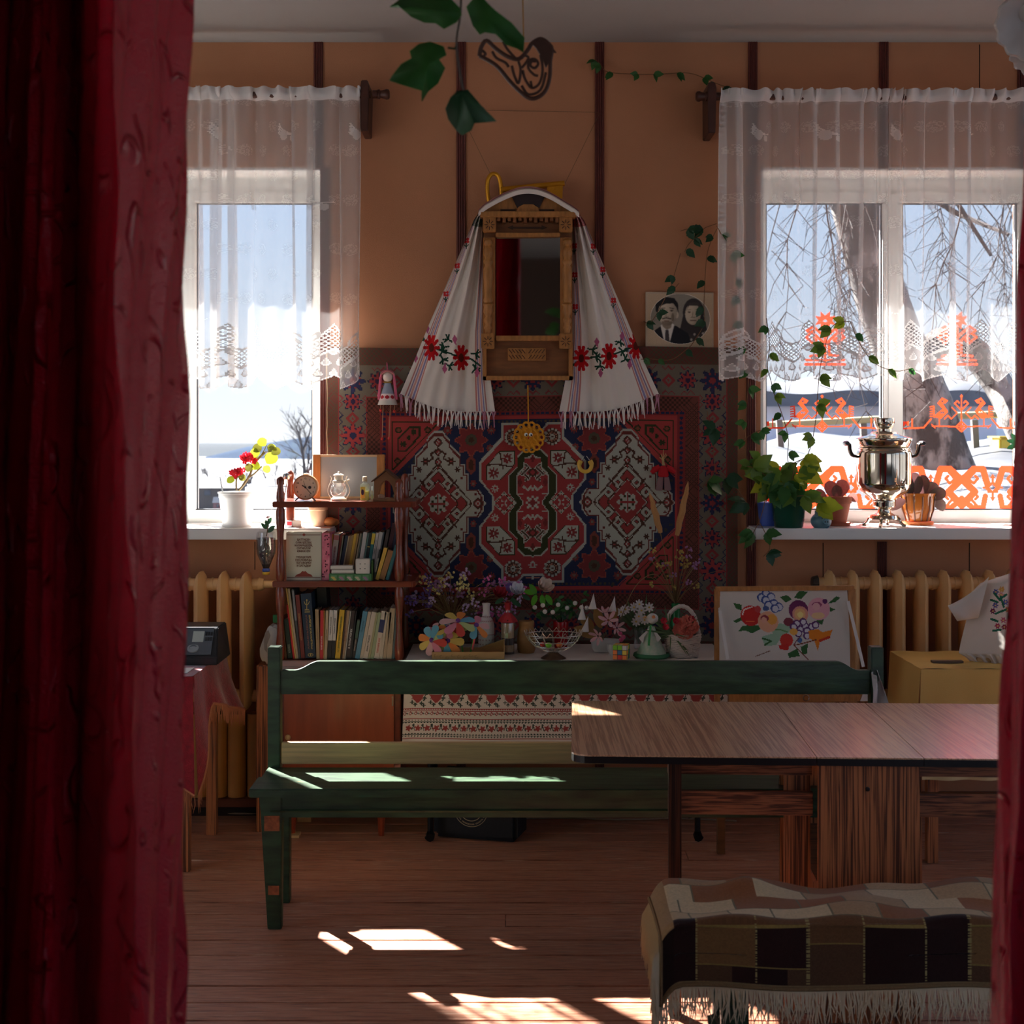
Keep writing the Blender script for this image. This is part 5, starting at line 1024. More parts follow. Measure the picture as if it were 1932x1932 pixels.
# ---------------------------------------------------------------- small table with a red velvet cloth
lt = thing('side_table', 'small wooden table hidden under a red velvet cloth', 'table', (-1.55, 5.65, 0))
MB().box(-1.90, -1.195, 5.36, 5.94, .715, .738).build('table_top', M_legh, lt)
for x in (-1.87, -1.25):
    for y in (5.39, 5.88): MB().box(x, x+.04, y, y+.04, .001, .715).build('leg', M_legv, lt)
def red_cloth():
    t = thing('velvet_tablecloth', 'dark red velvet tablecloth with gold fringe on the side table', 'tablecloth', (-1.55, 5.65, .27)); M_v = mat('red_velvet', (150, 18, 34), .8, noise=.3, ns=40, sheen=.6, bump=.6, bs=160)
    b = MB(); b.grid(lambda u, v: (-1.92+.735*u, 5.34+.62*v, .742+.002*math.sin(u*20+v*9)), 8, 8)
    hem = []
    def drop(u):  # skirt height along front edge then right side; corner hangs lowest
        return u
    # right side skirt (u along y), hem rises from the front corner to the middle
    def side(u, v):
        y = 5.34+.62*u; lo = .742-(.44-.30*min(1, abs(u-.0)/.35) if u < .35 else .14+.10*(u-.35)/.65); f = .012*math.sin(u*15)*v
        return (-1.185+.02*v+f+.05*v*u*v, y, .742+(lo-.742)*v)
    def front(u, v):
        lo = .742-(.44-.16*min(1, (1-u)/.4)); return (-1.92+.735*u+.01*v, 5.34-.015*v+.012*math.sin(u*22)*v, .742+(lo-.742)*v)
    b.grid(side, 24, 8); b.grid(front, 20, 8); b.build('cloth', M_v, t, smooth=True, weld=True)
    M_f = mat('fringe_gold', (190, 120, 84), .9); r = random.Random(5); f = MB()
    for fn, n_ in ((side, 100), (front, 70)):
        for k in range(n_):
            p = Vector(fn(k/(n_-1), 1)); L_ = r.uniform(.055, .075); f.tube([p, p+Vector((r.uniform(-.003, .003), -.003, -L_*.5)), p+Vector((r.uniform(-.006, .006), -.002, -L_))], [.0016, .0016, .0008], 3, False)
    tag(f.build('fringe', M_f, t), kind='stuff')
    e = MB(); e.tube([side(k/30, 1) for k in range(31)], .005, 5); e.tube([front(k/30, 1) for k in range(31)], .005, 5); e.build('fringe_band', M_f, t)
    return side
red_cloth()
# black desk device
dv = thing('card_printer', 'black desk device with small screen and round dial on red cloth', 'device', (-1.30, 5.72, .745)); M_bk = mat('black_plastic', (34, 36, 40), .35); M_bk2 = mat('grey_plastic', (80, 86, 94), .3)
x0, x1 = PX(330, 5.72), PX(424, 5.72)
MB().add([(x0, 5.58, .745), (x1, 5.58, .745), (x1, 5.58, .775), (x0, 5.58, .775), (x0, 5.66, .88), (x1-.015, 5.66, .88), (x0, 5.80, .885), (x1-.01, 5.80, .885), (x0, 5.84, .745), (x1, 5.84, .745)], [(0, 1, 2, 3), (3, 2, 5, 4), (4, 5, 7, 6), (6, 7, 9, 8), (0, 8, 9, 1), (1, 9, 7, 5, 2), (0, 3, 4, 6, 8)]).build('body', M_bk, dv, bev=.004)
def fp(u, v): return Vector((x0+(x1-x0)*u, 5.58+.08*v-.0025, .775+.105*v+.001))
fc = dv
def quad4(u0, u1, v0, v1, off, nm, m_, par): b = MB(); n_ = Vector((0, -.79, .6))*off; b.add([fp(u0, v0)+n_, fp(u1, v0)+n_, fp(u1, v1)+n_, fp(u0, v1)+n_, fp(u0, v0)-n_, fp(u1, v0)-n_, fp(u1, v1)-n_, fp(u0, v1)-n_], [(0, 1, 2, 3), (0, 4, 5, 1), (1, 5, 6, 2), (2, 6, 7, 3), (3, 7, 4, 0)]); return b.build(nm, m_, par)
pn = quad4(.30, .86, .08, .96, .002, 'control_panel', M_bk2, dv); quad4(.46, .68, .50, .86, .004, 'screen', mat('lcd', (176, 182, 176), .3), pn)
for k in range(6): quad4(.71+.05*(k % 3), .745+.05*(k % 3), .55+.17*(k//3), .66+.17*(k//3), .004, 'button', M_bk, pn)
b = MB(); c = fp(.50, .28); b.M = Matrix.Translation(c) @ Matrix.Rotation(R(37), 4, 'X') @ Matrix.Rotation(0, 4, 'Z'); b.lathe([(.0, .0), (.022, .0), (.022, .006), (.016, .007), (.015, .004), (.0, .006)], n=20).build('dial', mat('dial_grey', (140, 146, 150), .3), pn, smooth=True)
MB().box(-1.35, -1.22, 5.40, 5.52, .7445, .7455).build('paper_slip', mat('paper', (232, 230, 226), .8), None); tag(bpy.data.objects[-1] if False else [o for o in COL.objects if o.name == 'paper_slip'][0], 'white paper slip on the red cloth', 'paper')
# ---------------------------------------------------------------- table with a yellow cloth
yt = thing('corner_table', 'table hidden under a mustard yellow cloth by the radiator', 'table', (2.0, 5.68, 0))
MB().box(1.565, 2.5, 5.48, 5.90, .722, .745).build('table_top', M_legh, yt)
for x in (1.59, 2.45):
    for y in (5.50, 5.85): MB().box(x, x+.04, y, y+.04, .001, .722).build('leg', M_legv, yt)
def ycloth():
    W_, H_ = 120, 70; t = thing('yellow_tablecloth', 'mustard yellow tablecloth with pale patterned hem on the corner table', 'tablecloth', (2.0, 5.68, .3)); m = mat_attr('mustard_cloth', .9, bump=.3, bs=500)
    base = (226, 182, 104)
    cv = CV(80, 40, base); sheet('top', cv, lambda U, V: (1.555+.95*U, 5.47+.45*(1-V), .748+.002*np.sin(U*30)+.001*np.sin(V*20)), m, t)
    cv = CV(160, 60, base); cv.rect(0, 26, 160, 60, (226, 198, 146))
    for k in range(9): cv.flower(9+k*18, 42, 8, 6, (206, 160, 84), .4); cv.disc(9+k*18, 42, 3, (216, 190, 136)); cv.line([(k*18, 30), (k*18+6, 52)], 1.6, (200, 150, 70))
    sheet('front_skirt', cv, lambda U, V: (1.555+.95*U-.012*V, 5.47-.01*V+.010*np.sin(U*40)*V, .748-.42*V), m, t)
    cv = CV(50, 60, base); sheet('side_skirt', cv, lambda U, V: (1.555-.045*V*np.sin(U*PI)-.02*V+.012*np.sin(U*11)*V, 5.92-.45*U, .748-.40*V), m, t)
ycloth()
MB().box(PX(1757, 5.62), PX(1815, 5.62), 5.60, 5.63, .7495, .758).build('wooden_ruler', mat('dark_stick', (96, 72, 52), .6)); tag([o for o in COL.objects if o.name == 'wooden_ruler'][0], 'thin brown stick lying on the yellow cloth', 'stick')
# embroidered blouse on a wooden stand
bl = thing('display_stand', 'small wooden stand inside the embroidered blouse', 'stand', (PX(1880, 5.7), 5.7, .749)); xs0 = PX(1880, 5.7)
MB().box(xs0-.10, xs0+.12, 5.63, 5.77, .749, .765).build('base', M_pine, bl, bev=.003); MB().tube([(xs0, 5.70, .765), (xs0, 5.70, 1.05)], .014, 10).build('post', M_pine, bl); MB().box(xs0-.03, xs0+.16, 5.69, 5.71, 1.02, 1.04).build('crossbar', M_pine, bl)
def blouse():
    d = 5.66; t = thing('blouse', 'white blouse with colourful flower embroidery and frilled hem on a stand', 'blouse', P(1880, 1256, d)); W_, H_ = 110, 130
    # body outline in picture units: left edge and right edge by height
    ys = [1082, 1100, 1112, 1135, 1160, 1190, 1215, 1232, 1240, 1256]; xl = [1905, 1850, 1838, 1832, 1826, 1818, 1812, 1809, 1822, 1838]; xr = [1945, 1975, 1985, 1985, 1985, 1988, 1992, 1996, 1990, 1985]
    cv = CV(W_, H_, (226, 218, 208)); U, V = np.meshgrid((np.arange(W_)+.5)/W_, (np.arange(H_)+.5)/H_)
    def pos(U, V): y = 1082+174*V; a, b_ = np.interp(y, ys, xl), np.interp(y, ys, xr); return a+(b_-a)*U, y
    cv.X, cv.Y = pos(U, V); G = (40, 110, 84)
    for x, y, c in ((1890, 1112, (220, 170, 90)), (1879, 1117, (84, 92, 160)), (1889, 1122, (214, 150, 150)), (1878, 1142, (96, 96, 156)), (1873, 1153, (120, 40, 80)), (1897, 1136, (90, 100, 170)), (1893, 1170, (190, 90, 120)), (1882, 1181, (180, 70, 100)), (1895, 1183, (140, 50, 80)), (1901, 1150, (210, 140, 90))):
        cv.flower(x, y, 6, 6, c, .4, cc=(230, 200, 120))
    for a, c in (((1870, 1132), (1882, 1136)), ((1888, 1126), (1894, 1145)), ((1878, 1158), (1898, 1150)), ((1870, 1168), (1882, 1172)), ((1876, 1120), (1886, 1132)), ((1874, 1190), (1888, 1188)), ((1899, 1122), (1890, 1128))): cv.line([a, c], 4.2, G)
    def fn(U, V):
        x, y = pos(U, V); dd = d-.075*np.sin(np.clip(U, 0, 1)*PI)*(1-.25*V)+.006*np.sin(U*13+V*5)+np.where(V > .88, .012*np.sin(U*60), 0); return (x-CX)*dd/F, dd, EYE-(y-HY)*dd/F
    sheet('bodice', cv, fn, mat_attr('blouse_linen', .9, bump=.25, bs=600, transl=.25), t)
    M_b = mat('blouse_white', (226, 218, 208), .9, transl=.25)
    def sleeve(u, v):
        a = 2*PI*u; w_ = .5-.5*math.cos(a); tx, ty = 1866-78*v, 1088+55*v+6*math.sin(v*PI); bx_, by_ = 1846-40*v, 1166+6*v; q = d-.03-(.034-.014*v)*math.sin(a)+.004*math.sin(v*9+u*12); return P(tx+(bx_-tx)*w_, ty+(by_-ty)*w_, q)
    MB().grid(sleeve, 20, 8).build('sleeve', M_b, t, smooth=True)
    fr = MB(); fr.grid(lambda u, v: (lambda q: (q[0], q[1]-.012*v+.008*math.sin(u*55)*v, q[2]-.055*v))(tuple(float(z) for z in fn(np.array(u*.97), np.array(.96)))), 90, 3); fr.build('frill', M_b, t, smooth=True)
blouse()
# ---------------------------------------------------------------- embroidery in a wooden frame
def stitch():
    d = 5.60; t = thing('embroidery_frame', 'cross stitch fruit and flowers stretched on a wooden frame', 'embroidery', (PX(1480, d), d, 0)); cv = CV(190, 124, (206, 196, 184), 1357, 1112, 1604, 1274)
    # crop pixel -> picture
    def q(x, y): return (1340+x/6.44, 1080+y/6.44)
    def D(x, y, r_, c, ry=None): cv.disc(*q(x, y), r_/6.44, c, (ry or r_)/6.44)
    def Pg(pts, c): cv.poly([q(*p) for p in pts], c)
    def Ln(pts, w_, c): cv.line([q(*p) for p in pts], w_/6.44, c)
    LG, DG, MGN = (150, 180, 150), (60, 100, 56), (96, 140, 84)
    for pts in ([(290, 380), (400, 400), (390, 470), (330, 450)], [(280, 600), (400, 540), (390, 590), (320, 620)], [(340, 720), (400, 650), (600, 640), (610, 690), (510, 740), (430, 710)], [(870, 300), (960, 280), (1020, 330), (940, 370)], [(1040, 310), (1110, 230), (1220, 240), (1130, 330)], [(1450, 390), (1560, 300), (1610, 320), (1550, 370)], [(1470, 430), (1545, 460), (1470, 490)], [(960, 1030), (940, 980), (1060, 920), (1090, 1010)], [(1100, 900), (1190, 860), (1180, 980), (1120, 1000)], [(1290, 600), (1420, 530), (1370, 640)]): Pg(pts, DG)
    Pg([(740, 690), (850, 620), (960, 630), (1010, 690), (900, 770), (790, 790)], LG); Pg([(625, 780), (760, 740), (860, 790), (800, 880), (660, 890)], LG); Ln([(640, 800), (740, 830), (660, 880)], 22, DG); Ln([(760, 700), (850, 690), (940, 720)], 16, MGN)
    for x, y in ((700, 260), (640, 310), (760, 300), (690, 340), (790, 380), (850, 420), (720, 400), (800, 440)): D(x, y, 52, (70, 86, 140)); D(x+6, y+4, 38, (196, 196, 204))
    D(500, 530, 122, (196, 50, 44)); Ln([(400, 520), (420, 460), (520, 425)], 14, (232, 210, 196)); Ln([(440, 600), (540, 600)], 10, (226, 120, 70)); D(590, 450, 40, (190, 70, 70)); D(690, 470, 55, (214, 205, 200)); D(690, 440, 40, (80, 96, 140), 30)
    D(710, 600, 125, (226, 164, 130)); D(760, 570, 62, (230, 160, 70)); D(670, 560, 50, (150, 60, 70), 40); D(660, 580, 36, (226, 164, 140))
    D(1090, 460, 120, (110, 50, 90)); D(1110, 510, 98, (220, 150, 130)); D(1105, 510, 68, (232, 180, 120)); D(1110, 515, 36, (240, 220, 140)); D(960, 600, 60, (130, 60, 70), 50)
    D(1340, 450, 135, (222, 160, 170)); D(1320, 400, 60, (160, 80, 110), 36); D(1310, 420, 46, (226, 170, 170)); D(1330, 530, 80, (230, 190, 140), 40); D(1420, 360, 30, (100, 50, 100))
    for x, y in ((1060, 620), (1160, 650), (1240, 660), (1100, 690), (1180, 710), (1290, 640), (1020, 660), (1140, 600), (1080, 740), (1180, 770)): D(x, y, 46, (96, 56, 104)); D(x+5, y+3, 30, (208, 200, 206))
    D(1090, 820, 32, (80, 110, 160)); D(930, 820, 80, (200, 60, 50)); Pg([(830, 880), (960, 860), (950, 940), (850, 930)], (196, 50, 44)); D(1020, 720, 50, (232, 170, 80), 40)
    Pg([(1200, 710), (1320, 690), (1370, 730), (1500, 700), (1450, 810), (1340, 830), (1310, 950), (1270, 830), (1210, 800)], (226, 130, 40)); Ln([(1450, 790), (1340, 830)], 30, (190, 60, 40)); Ln([(1290, 820), (1130, 860), (1020, 880), (1190, 1050)], 14, (120, 60, 40)); Ln([(550, 1015), (720, 950)], 10, (120, 80, 60)); Ln([(1020, 870), (1110, 760)], 12, (120, 60, 80))
    tilt = .05
    sheet('canvas', cv, lambda U, V: (PX(1357+247*U+1.5*np.sin(V*3), d), d+tilt*(1-V)-.003*np.sin(U*6)*np.sin(V*4), PZ(1112+162*V+2*np.sin(U*3), d)), mat_attr('canvas_stitch', .9, bump=.4, bs=700), t)
    MB().bar(P(1350, 1111, d+.05), P(1611, 1109, d+.05), .02, .018).build('top_bar', M_oak, t, bev=.002)
    for px in (1353, 1606): MB().bar(P(px, 1111, d+.056), P(px, 1330, d+.01), .03 if px > 1500 else .022, .02, (0, 1, 0)).build('side_bar', M_oak, t, bev=.002)
    rb = MB().bar(P(1375, 1316, d+.006), P(1626, 1312, d+.006), .02, .044).build('bottom_bar', M_oak, t, bev=.002); rg = MB(); c = P(1521, 1317, d-.012)
    rg.tube([c+Vector((.0115*math.cos(2*PI*k/16), 0, .0115*math.sin(2*PI*k/16))) for k in range(17)], .0018, 6, False); rg.build('metal_ring', mat('steel', (180, 176, 170), .25, metal=1), rb, smooth=True)
    for px in (1362, 1600): MB().bar(P(px, 1325, d+.03), Vector((PX(px, d), d+.03, .001)), .03, .03).build('leg', M_oak2, t)
    for a, c_ in (((1358, 1152), (1373, 1244)), ((1600, 1134), (1629, 1258))): MB().bar(P(a[0], a[1], d+.02), P(c_[0], c_[1], d-.02), .012, .003, (0, 1, 0)).build('tape', mat('tape_white', (216, 208, 200), .8), t)
    MB().prism([(PX(a, d), PZ(c_, d)) for a, c_ in ((1628, 1306), (1640, 1306), (1640, 1322), (1622, 1322))], d-.01, d).build('white_tab', mat('tape_white', (216, 208, 200), .8), t)
stitch()
# ---------------------------------------------------------------- bookcase
M_bc = mat('bookcase_varnish', (120, 52, 30), .28, noise=.2, ns=8, st=(1, 1, 5), coat=.3); M_bcd = mat('cabinet_door', (150, 70, 36), .3, noise=.18, ns=4, st=(6, 6, .8), coat=.2)
D1, D2 = 5.87, 6.17; SX0, SX1 = -.975, -.405
bc = thing('bookcase', 'reddish brown bookcase with turned posts and a closed cabinet below', 'bookcase', (-.69, 6.02, 0))
ZT, ZM, ZL = PZ(946, D1), PZ(1096, D1), PZ(1245, D1)
for z, nm in ((ZT, 'shelf'), (ZM, 'shelf'), (ZL, 'shelf')):
    e_ = SX1 if z > .8 else -.452; o_ = [(SX0, D1-.02), (e_, D1-.02), (e_+.012, D1), (e_+.012, D2+.02), (SX0, D2+.02)]; MB().plate(o_, z-.024, z).build(nm, M_bc, bc, bev=.003)
def post(x, y, zt, top=True):
    def seg(z0, z1): h = z1-z0; return [(.014, z0), (.019, z0+.015), (.019, z0+h*.2), (.014, z0+h*.35), (.0125, z0+h*.5), (.014, z0+h*.65), (.019, z0+h*.8), (.019, z1-.015), (.014, z1)]
    p = seg(ZL, ZM-.024)+seg(ZM, ZT-.024)+[(.016, ZT), (.018, ZT+.01), (.017, ZT+.03), (.012, ZT+.06), (.013, ZT+.075), (.0165, zt-.035), (.0165, zt-.015), (.010, zt-.003), (0.001, zt)]
    MB().lathe(p, (x, y, 0), 12).build('turned_post', M_bc, bc, smooth=R(60))
post(PX(529, D1), D1, PZ(898, D1)); post(PX(548, D2), D2, PZ(887, D2)); post(PX(756, D1)-.006, D1, PZ(903, D1)); post(PX(764, D2), D2, PZ(893, D2))
for x, y in ((SX0+.04, D2), ): MB().tube([(x, D1, ZT+.09), (x-.01, D2, ZT+.1)], .005, 6).build('side_rail', M_bc, bc)
MB().box(SX0+.02, -.455, D1, D2+.01, .14, ZL-.024).build('cabinet', M_bc, bc, bev=.003)
dr_ = MB().box(PX(537, D1), PX(744, D1), D1-.018, D1-.002, .16, ZL-.05).build('cabinet_door', M_bcd, bc, bev=.002); MB().ball((PX(538, D1)+.015, D1-.024, PZ(1389, D1)), .012, .010, .012).build('knob', mat('light_knob', (200, 170, 120), .4), dr_, smooth=True)
for px, y in ((738, D1), ): MB().box(PX(740, D1), PX(743, D1), D1-.022, D1-.018, PZ(1330, D1), PZ(1312, D1)).build('hinge', mat('steel_dull', (120, 110, 100), .4, metal=.8), dr_)
for x, y in ((PX(551, D1), D1+.01), (PX(719, D1), D1+.01), (PX(551, D1), D2-.02), (PX(719, D1), D2-.02)):
    f = MB(); f.lathe([(.012, .001), (.02, .14)], (x, y, 0), 8, a0=PI/8).build('leg', mat('leg_varnish', (150, 64, 36), .35), bc, smooth=True)
t = MB().box(PX(535, D1)-.01, PX(566, D1), D1-.03, D1+.03, .0005, .012).build('wooden_pad', M_pine); tag(t, 'pale wooden pad under a bookcase leg', 'pad')
t = MB().box(PX(562, 6.1), PX(588, 6.1), 6.08, 6.14, .0005, .022).build('wooden_block', M_pine); tag(t, 'pale wooden block on the floor behind the bookcase leg', 'block')
# ---------------------------------------------------------------- books
M_pg = mat('book_pages', (214, 202, 178), .9)
def book(label, xb, xt, th, zb, h, yf, dep, col, group, title=None, tcol=(230, 220, 200), ts=.5, shared=None, band=None, tpos=.5):
    """spine faces the room; xb/xt bottom and top x of the spine's left edge"""
    M_ = Matrix.Translation((xb, yf, zb)) @ Matrix.Shear('XY', 4, (0, 0)); lean = math.atan2(xt-xb, h); M_ = Matrix.Translation((xb+(th*math.sin(lean) if False else 0), yf, zb+max(0, th*math.sin(-lean)) if lean < 0 else zb+max(0, th*math.sin(lean))*1.0)) @ Matrix.Rotation(lean, 4, 'Y')
    cm = mat('cover_%d_%d_%d' % col, col, .55); b = MB(); b.M = M_; c = min(.003, th*.2)
    b.box(0, th, 0, c, 0, h).box(0, c, c, dep, 0, h).box(th-c, th, c, dep, 0, h); o = b.build('book', cm); tag(o, label, 'book', group)
    p = MB(); p.M = M_; p.box(c, th-c, c, dep-.004, .003, h-.003).build('pages', M_pg, o)
    if band: q = MB(); q.M = M_; q.box(-.0002, th+.0002, -.0006, .001, h*band[0], h*band[1]).build('spine_label', mat('band_%d_%d_%d' % band[2], band[2], .55), o)
    if title:
        sz = th*ts; me = text_mesh(title, sz, 'CENTER', .0003); wd = max(v.co.x for v in me.vertices)-min(v.co.x for v in me.vertices); k = min(1, h*.8/wd)
        me.transform(Matrix.Diagonal((k, 1, 1, 1))); me.materials.append(mat('print_%d_%d_%d' % tcol, tcol, .6)); tt = bpy.data.objects.new('spine_title', me); COL.objects.link(tt); tt.parent = o
        mw = M_ @ Matrix.Translation((th/2+sz*.33, -.0009, h*tpos)) @ Matrix.Rotation(PI/2, 4, 'X') @ Matrix.Rotation(PI/2, 4, 'Z'); tt.matrix_local = Matrix.Translation(-o.location) @ mw
    return o
DBK = 5.885; GL = 'books on the lower shelf'; GMd = 'books on the middle shelf'
def LB(label, xb0, xb1, xt0, yt, col, **k):   # crop coordinates of the lower row (origin 480,1060, scale 6.04)
    f = lambda x: PX(480+x/6.04, DBK); zt = PZ(1060+yt/6.04, DBK); zb = ZL+.001
    book(label, f(xb0), f(xt0), (xb1-xb0)/6.04*DBK/F, zb, zt-zb, k.pop('yf', DBK), k.pop('dep', .15), col, GL, **k)
LB('thin brown leaning book at the left end of the lower shelf', 345, 370, 300, 640, (120, 84, 54))
LB('dark green leaning book next to the thin brown one', 385, 432, 335, 655, (34, 52, 40), title='КЛАСС', tcol=(150, 160, 140), ts=.6, tpos=.25)
LB('thin bright red leaning book on the lower shelf', 440, 461, 366, 490, (190, 34, 30))
LB('thin yellow tall leaning book beside the red one', 463, 478, 357, 300, (210, 170, 90))
LB('tall beige leaning book on the lower shelf', 480, 503, 378, 305, (176, 154, 124))
LB('tall grey and black leaning book on the lower shelf', 505, 528, 425, 312, (72, 68, 70), band=(.55, .98, (130, 128, 130)))
LB('tall brown red book with gilt spine lettering', 534, 578, 466, 380, (110, 40, 32), title='КОРОТКАЯ КНИЖНАЯ ГОЛУБИНА', tcol=(196, 150, 84), ts=.42)
e_ = LB('thick navy encyclopedia with gilt lettering', 583, 700, 527, 372, (26, 44, 62), dep=.2)
# gilt print on the encyclopedia
def gilt():
    o = [q for q in COL.objects if q.get('label', '').startswith('thick navy')][0]; f = lambda x, y: P(480+x/6.04, 1060+y/6.04, DBK-.0012); G = mat('gilt', (206, 176, 96), .4); G2 = mat('gilt_red', (140, 90, 80), .5)
    an = math.atan2(-(583-527)/6.04, 740/6.04)
    for s, x, y, m_, sz in (('ЭНЦИКЛОПЕДИЯ', 652, 800, G, .0088), ('АЛЬМЕТЬЕВСКАЯ', 613, 800, G2, .0078)):
        me = text_mesh(s, sz); me.materials.append(m_); t = bpy.data.objects.new('spine_title', me); COL.objects.link(t); t.parent = o; w_ = max(v.co.x for v in me.vertices)-min(v.co.x for v in me.vertices)
        me.transform(Matrix.Diagonal(((390/6.04*DBK/F)/w_, 1, 1, 1))); t.matrix_local = Matrix.Translation(f(x, y)-o.location) @ Matrix.Rotation(-.075, 4, 'Y') @ Matrix.Rotation(PI/2, 4, 'X') @ Matrix.Rotation(PI/2, 4, 'Z')
    b = MB(); c = f(597, 470)
    for pts in ([(565, 450), (578, 480), (590, 490)], [(628, 450), (615, 480), (604, 490)], [(597, 425), (597, 540)], [(575, 545), (622, 545)], [(572, 560), (634, 560)], [(572, 575), (634, 572)]): b.tube([f(*p) for p in pts], .0012, 4)
    b.ball(f(597, 437), .003, .0012, .003, 8, 6); b.build('emblem', G, o)
    b = MB(); b.tube([f(640+28*math.cos(2*PI*k/14), 1060+18*math.sin(2*PI*k/14)) for k in range(15)], .001, 4); b.ball(f(640, 1060), .003, .001, .004, 8, 6); b.build('emblem', G, o)
gilt()
LB('black book standing behind the navy encyclopedia', 720, 830, 670, 335, (30, 22, 24), yf=DBK+.1, dep=.12)
rows = [('beige book right of the navy encyclopedia', 706, 744, 692, 543, (164, 134, 96), dict(title='ПОЭТЫ ТАТАРСТАНА', tcol=(120, 84, 54), ts=.3)),
        ('red book with white lettering on the lower shelf', 747, 782, 752, 555, (196, 44, 50), dict(title='ТЕЛЕЙ САЛТАРЕ', tcol=(236, 220, 210), ts=.55, tpos=.33)),
        ('thin orange book beside the red one', 784, 793, 790, 555, (190, 130, 60), {}),
        ('beige book with dark lettering before the white pair', 795, 826, 814, 555, (184, 160, 126), dict(title='ВАСКАРТ УСЛАНКА', tcol=(80, 60, 48), ts=.42)),
        ('first of two white books with black spine foot', 829, 873, 856, 553, (206, 196, 184), dict(title='ТАМАРПА АЧА САССИ', tcol=(60, 56, 54), ts=.42, tpos=.68, band=(0, .38, (30, 28, 28)))),
        ('second of two white books with black spine foot', 876, 914, 905, 553, (206, 196, 184), dict(title='ТАМАРПА АЧА САССИ', tcol=(60, 56, 54), ts=.42, tpos=.68, band=(0, .38, (30, 28, 28)))),
        ('yellow book with green lettering on the lower shelf', 918, 975, 973, 548, (214, 166, 44), dict(title='А.Х. ДНИНТ ПУКЧЕ КАЧУПКИИ РИШЕР', tcol=(40, 90, 40), ts=.38)),
        ('dark brown thin book right of the yellow one', 980, 1000, 1038, 550, (70, 48, 36), {}),
        ('brown book with faint red lettering', 990, 1022, 1056, 553, (168, 134, 100), dict(title='ВАСКАРТ ТОЛСТА', tcol=(130, 60, 44), ts=.5)),
        ('thin pale grey book leaning beside brown one', 1024, 1036, 1092, 557, (168, 160, 146), {}),
        ('dark brown book with white lettering', 1040, 1085, 1112, 557, (52, 36, 34), dict(title='В. МАРЬИ КОПЕК', tcol=(222, 212, 200), ts=.6, tpos=.42)),
        ('black thin book with white flecks', 1088, 1108, 1146, 560, (34, 32, 34), {}),
        ('short dark book with green head and red initial', 1112, 1142, 1175, 655, (40, 34, 32), dict(title='ДОНТЕЛ К ВЛИТУ', tcol=(200, 170, 150), ts=.5, tpos=.35, band=(.52, .97, (70, 90, 72)))),
        ('steel blue book on the lower shelf', 1145, 1197, 1240, 560, (84, 132, 150), dict(title='ЧӐВАШ ХАЛӐХ', tcol=(40, 70, 86), ts=.34, tpos=.68)),
        ('cream book right of the steel blue one', 1200, 1236, 1297, 565, (186, 170, 146), {}),
        ('pale cream book with bold lettering', 1238, 1290, 1340, 567, (196, 180, 160), dict(title='Денис ГОРДЕЕВ', tcol=(60, 60, 56), ts=.45, tpos=.33)),
        ('thin olive edged book on the lower shelf', 1293, 1318, 1388, 572, (160, 152, 110), {}),
        ('pale green book on the lower shelf', 1321, 1358, 1415, 572, (150, 158, 120), {}),
        ('cream book with navy spine label and red lettering', 1362, 1420, 1450, 560, (202, 184, 162), dict(title='ГОРАМПЕ СУТ', tcol=(190, 60, 50), ts=.42, tpos=.28, band=(.55, .82, (38, 44, 84)))),
        ('slim cream book right of the navy label', 1423, 1458, 1490, 570, (192, 174, 150), {}),
        ('tan book before the thick cream volume', 1462, 1500, 1528, 575, (170, 146, 116), {}),
        ('thick worn cream volume at the right of the lower shelf', 1505, 1565, 1545, 530, (182, 158, 128), dict(title='ИСТОРИЯ РОССИИ', tcol=(140, 120, 96), ts=.4)),
        ('teal grey book at the right end of the lower shelf', 1568, 1600, 1606, 590, (76, 92, 94), {})]
for lb, a, c, e, yt, col, kw in rows: LB(lb, a, c, e, yt, col, **kw)
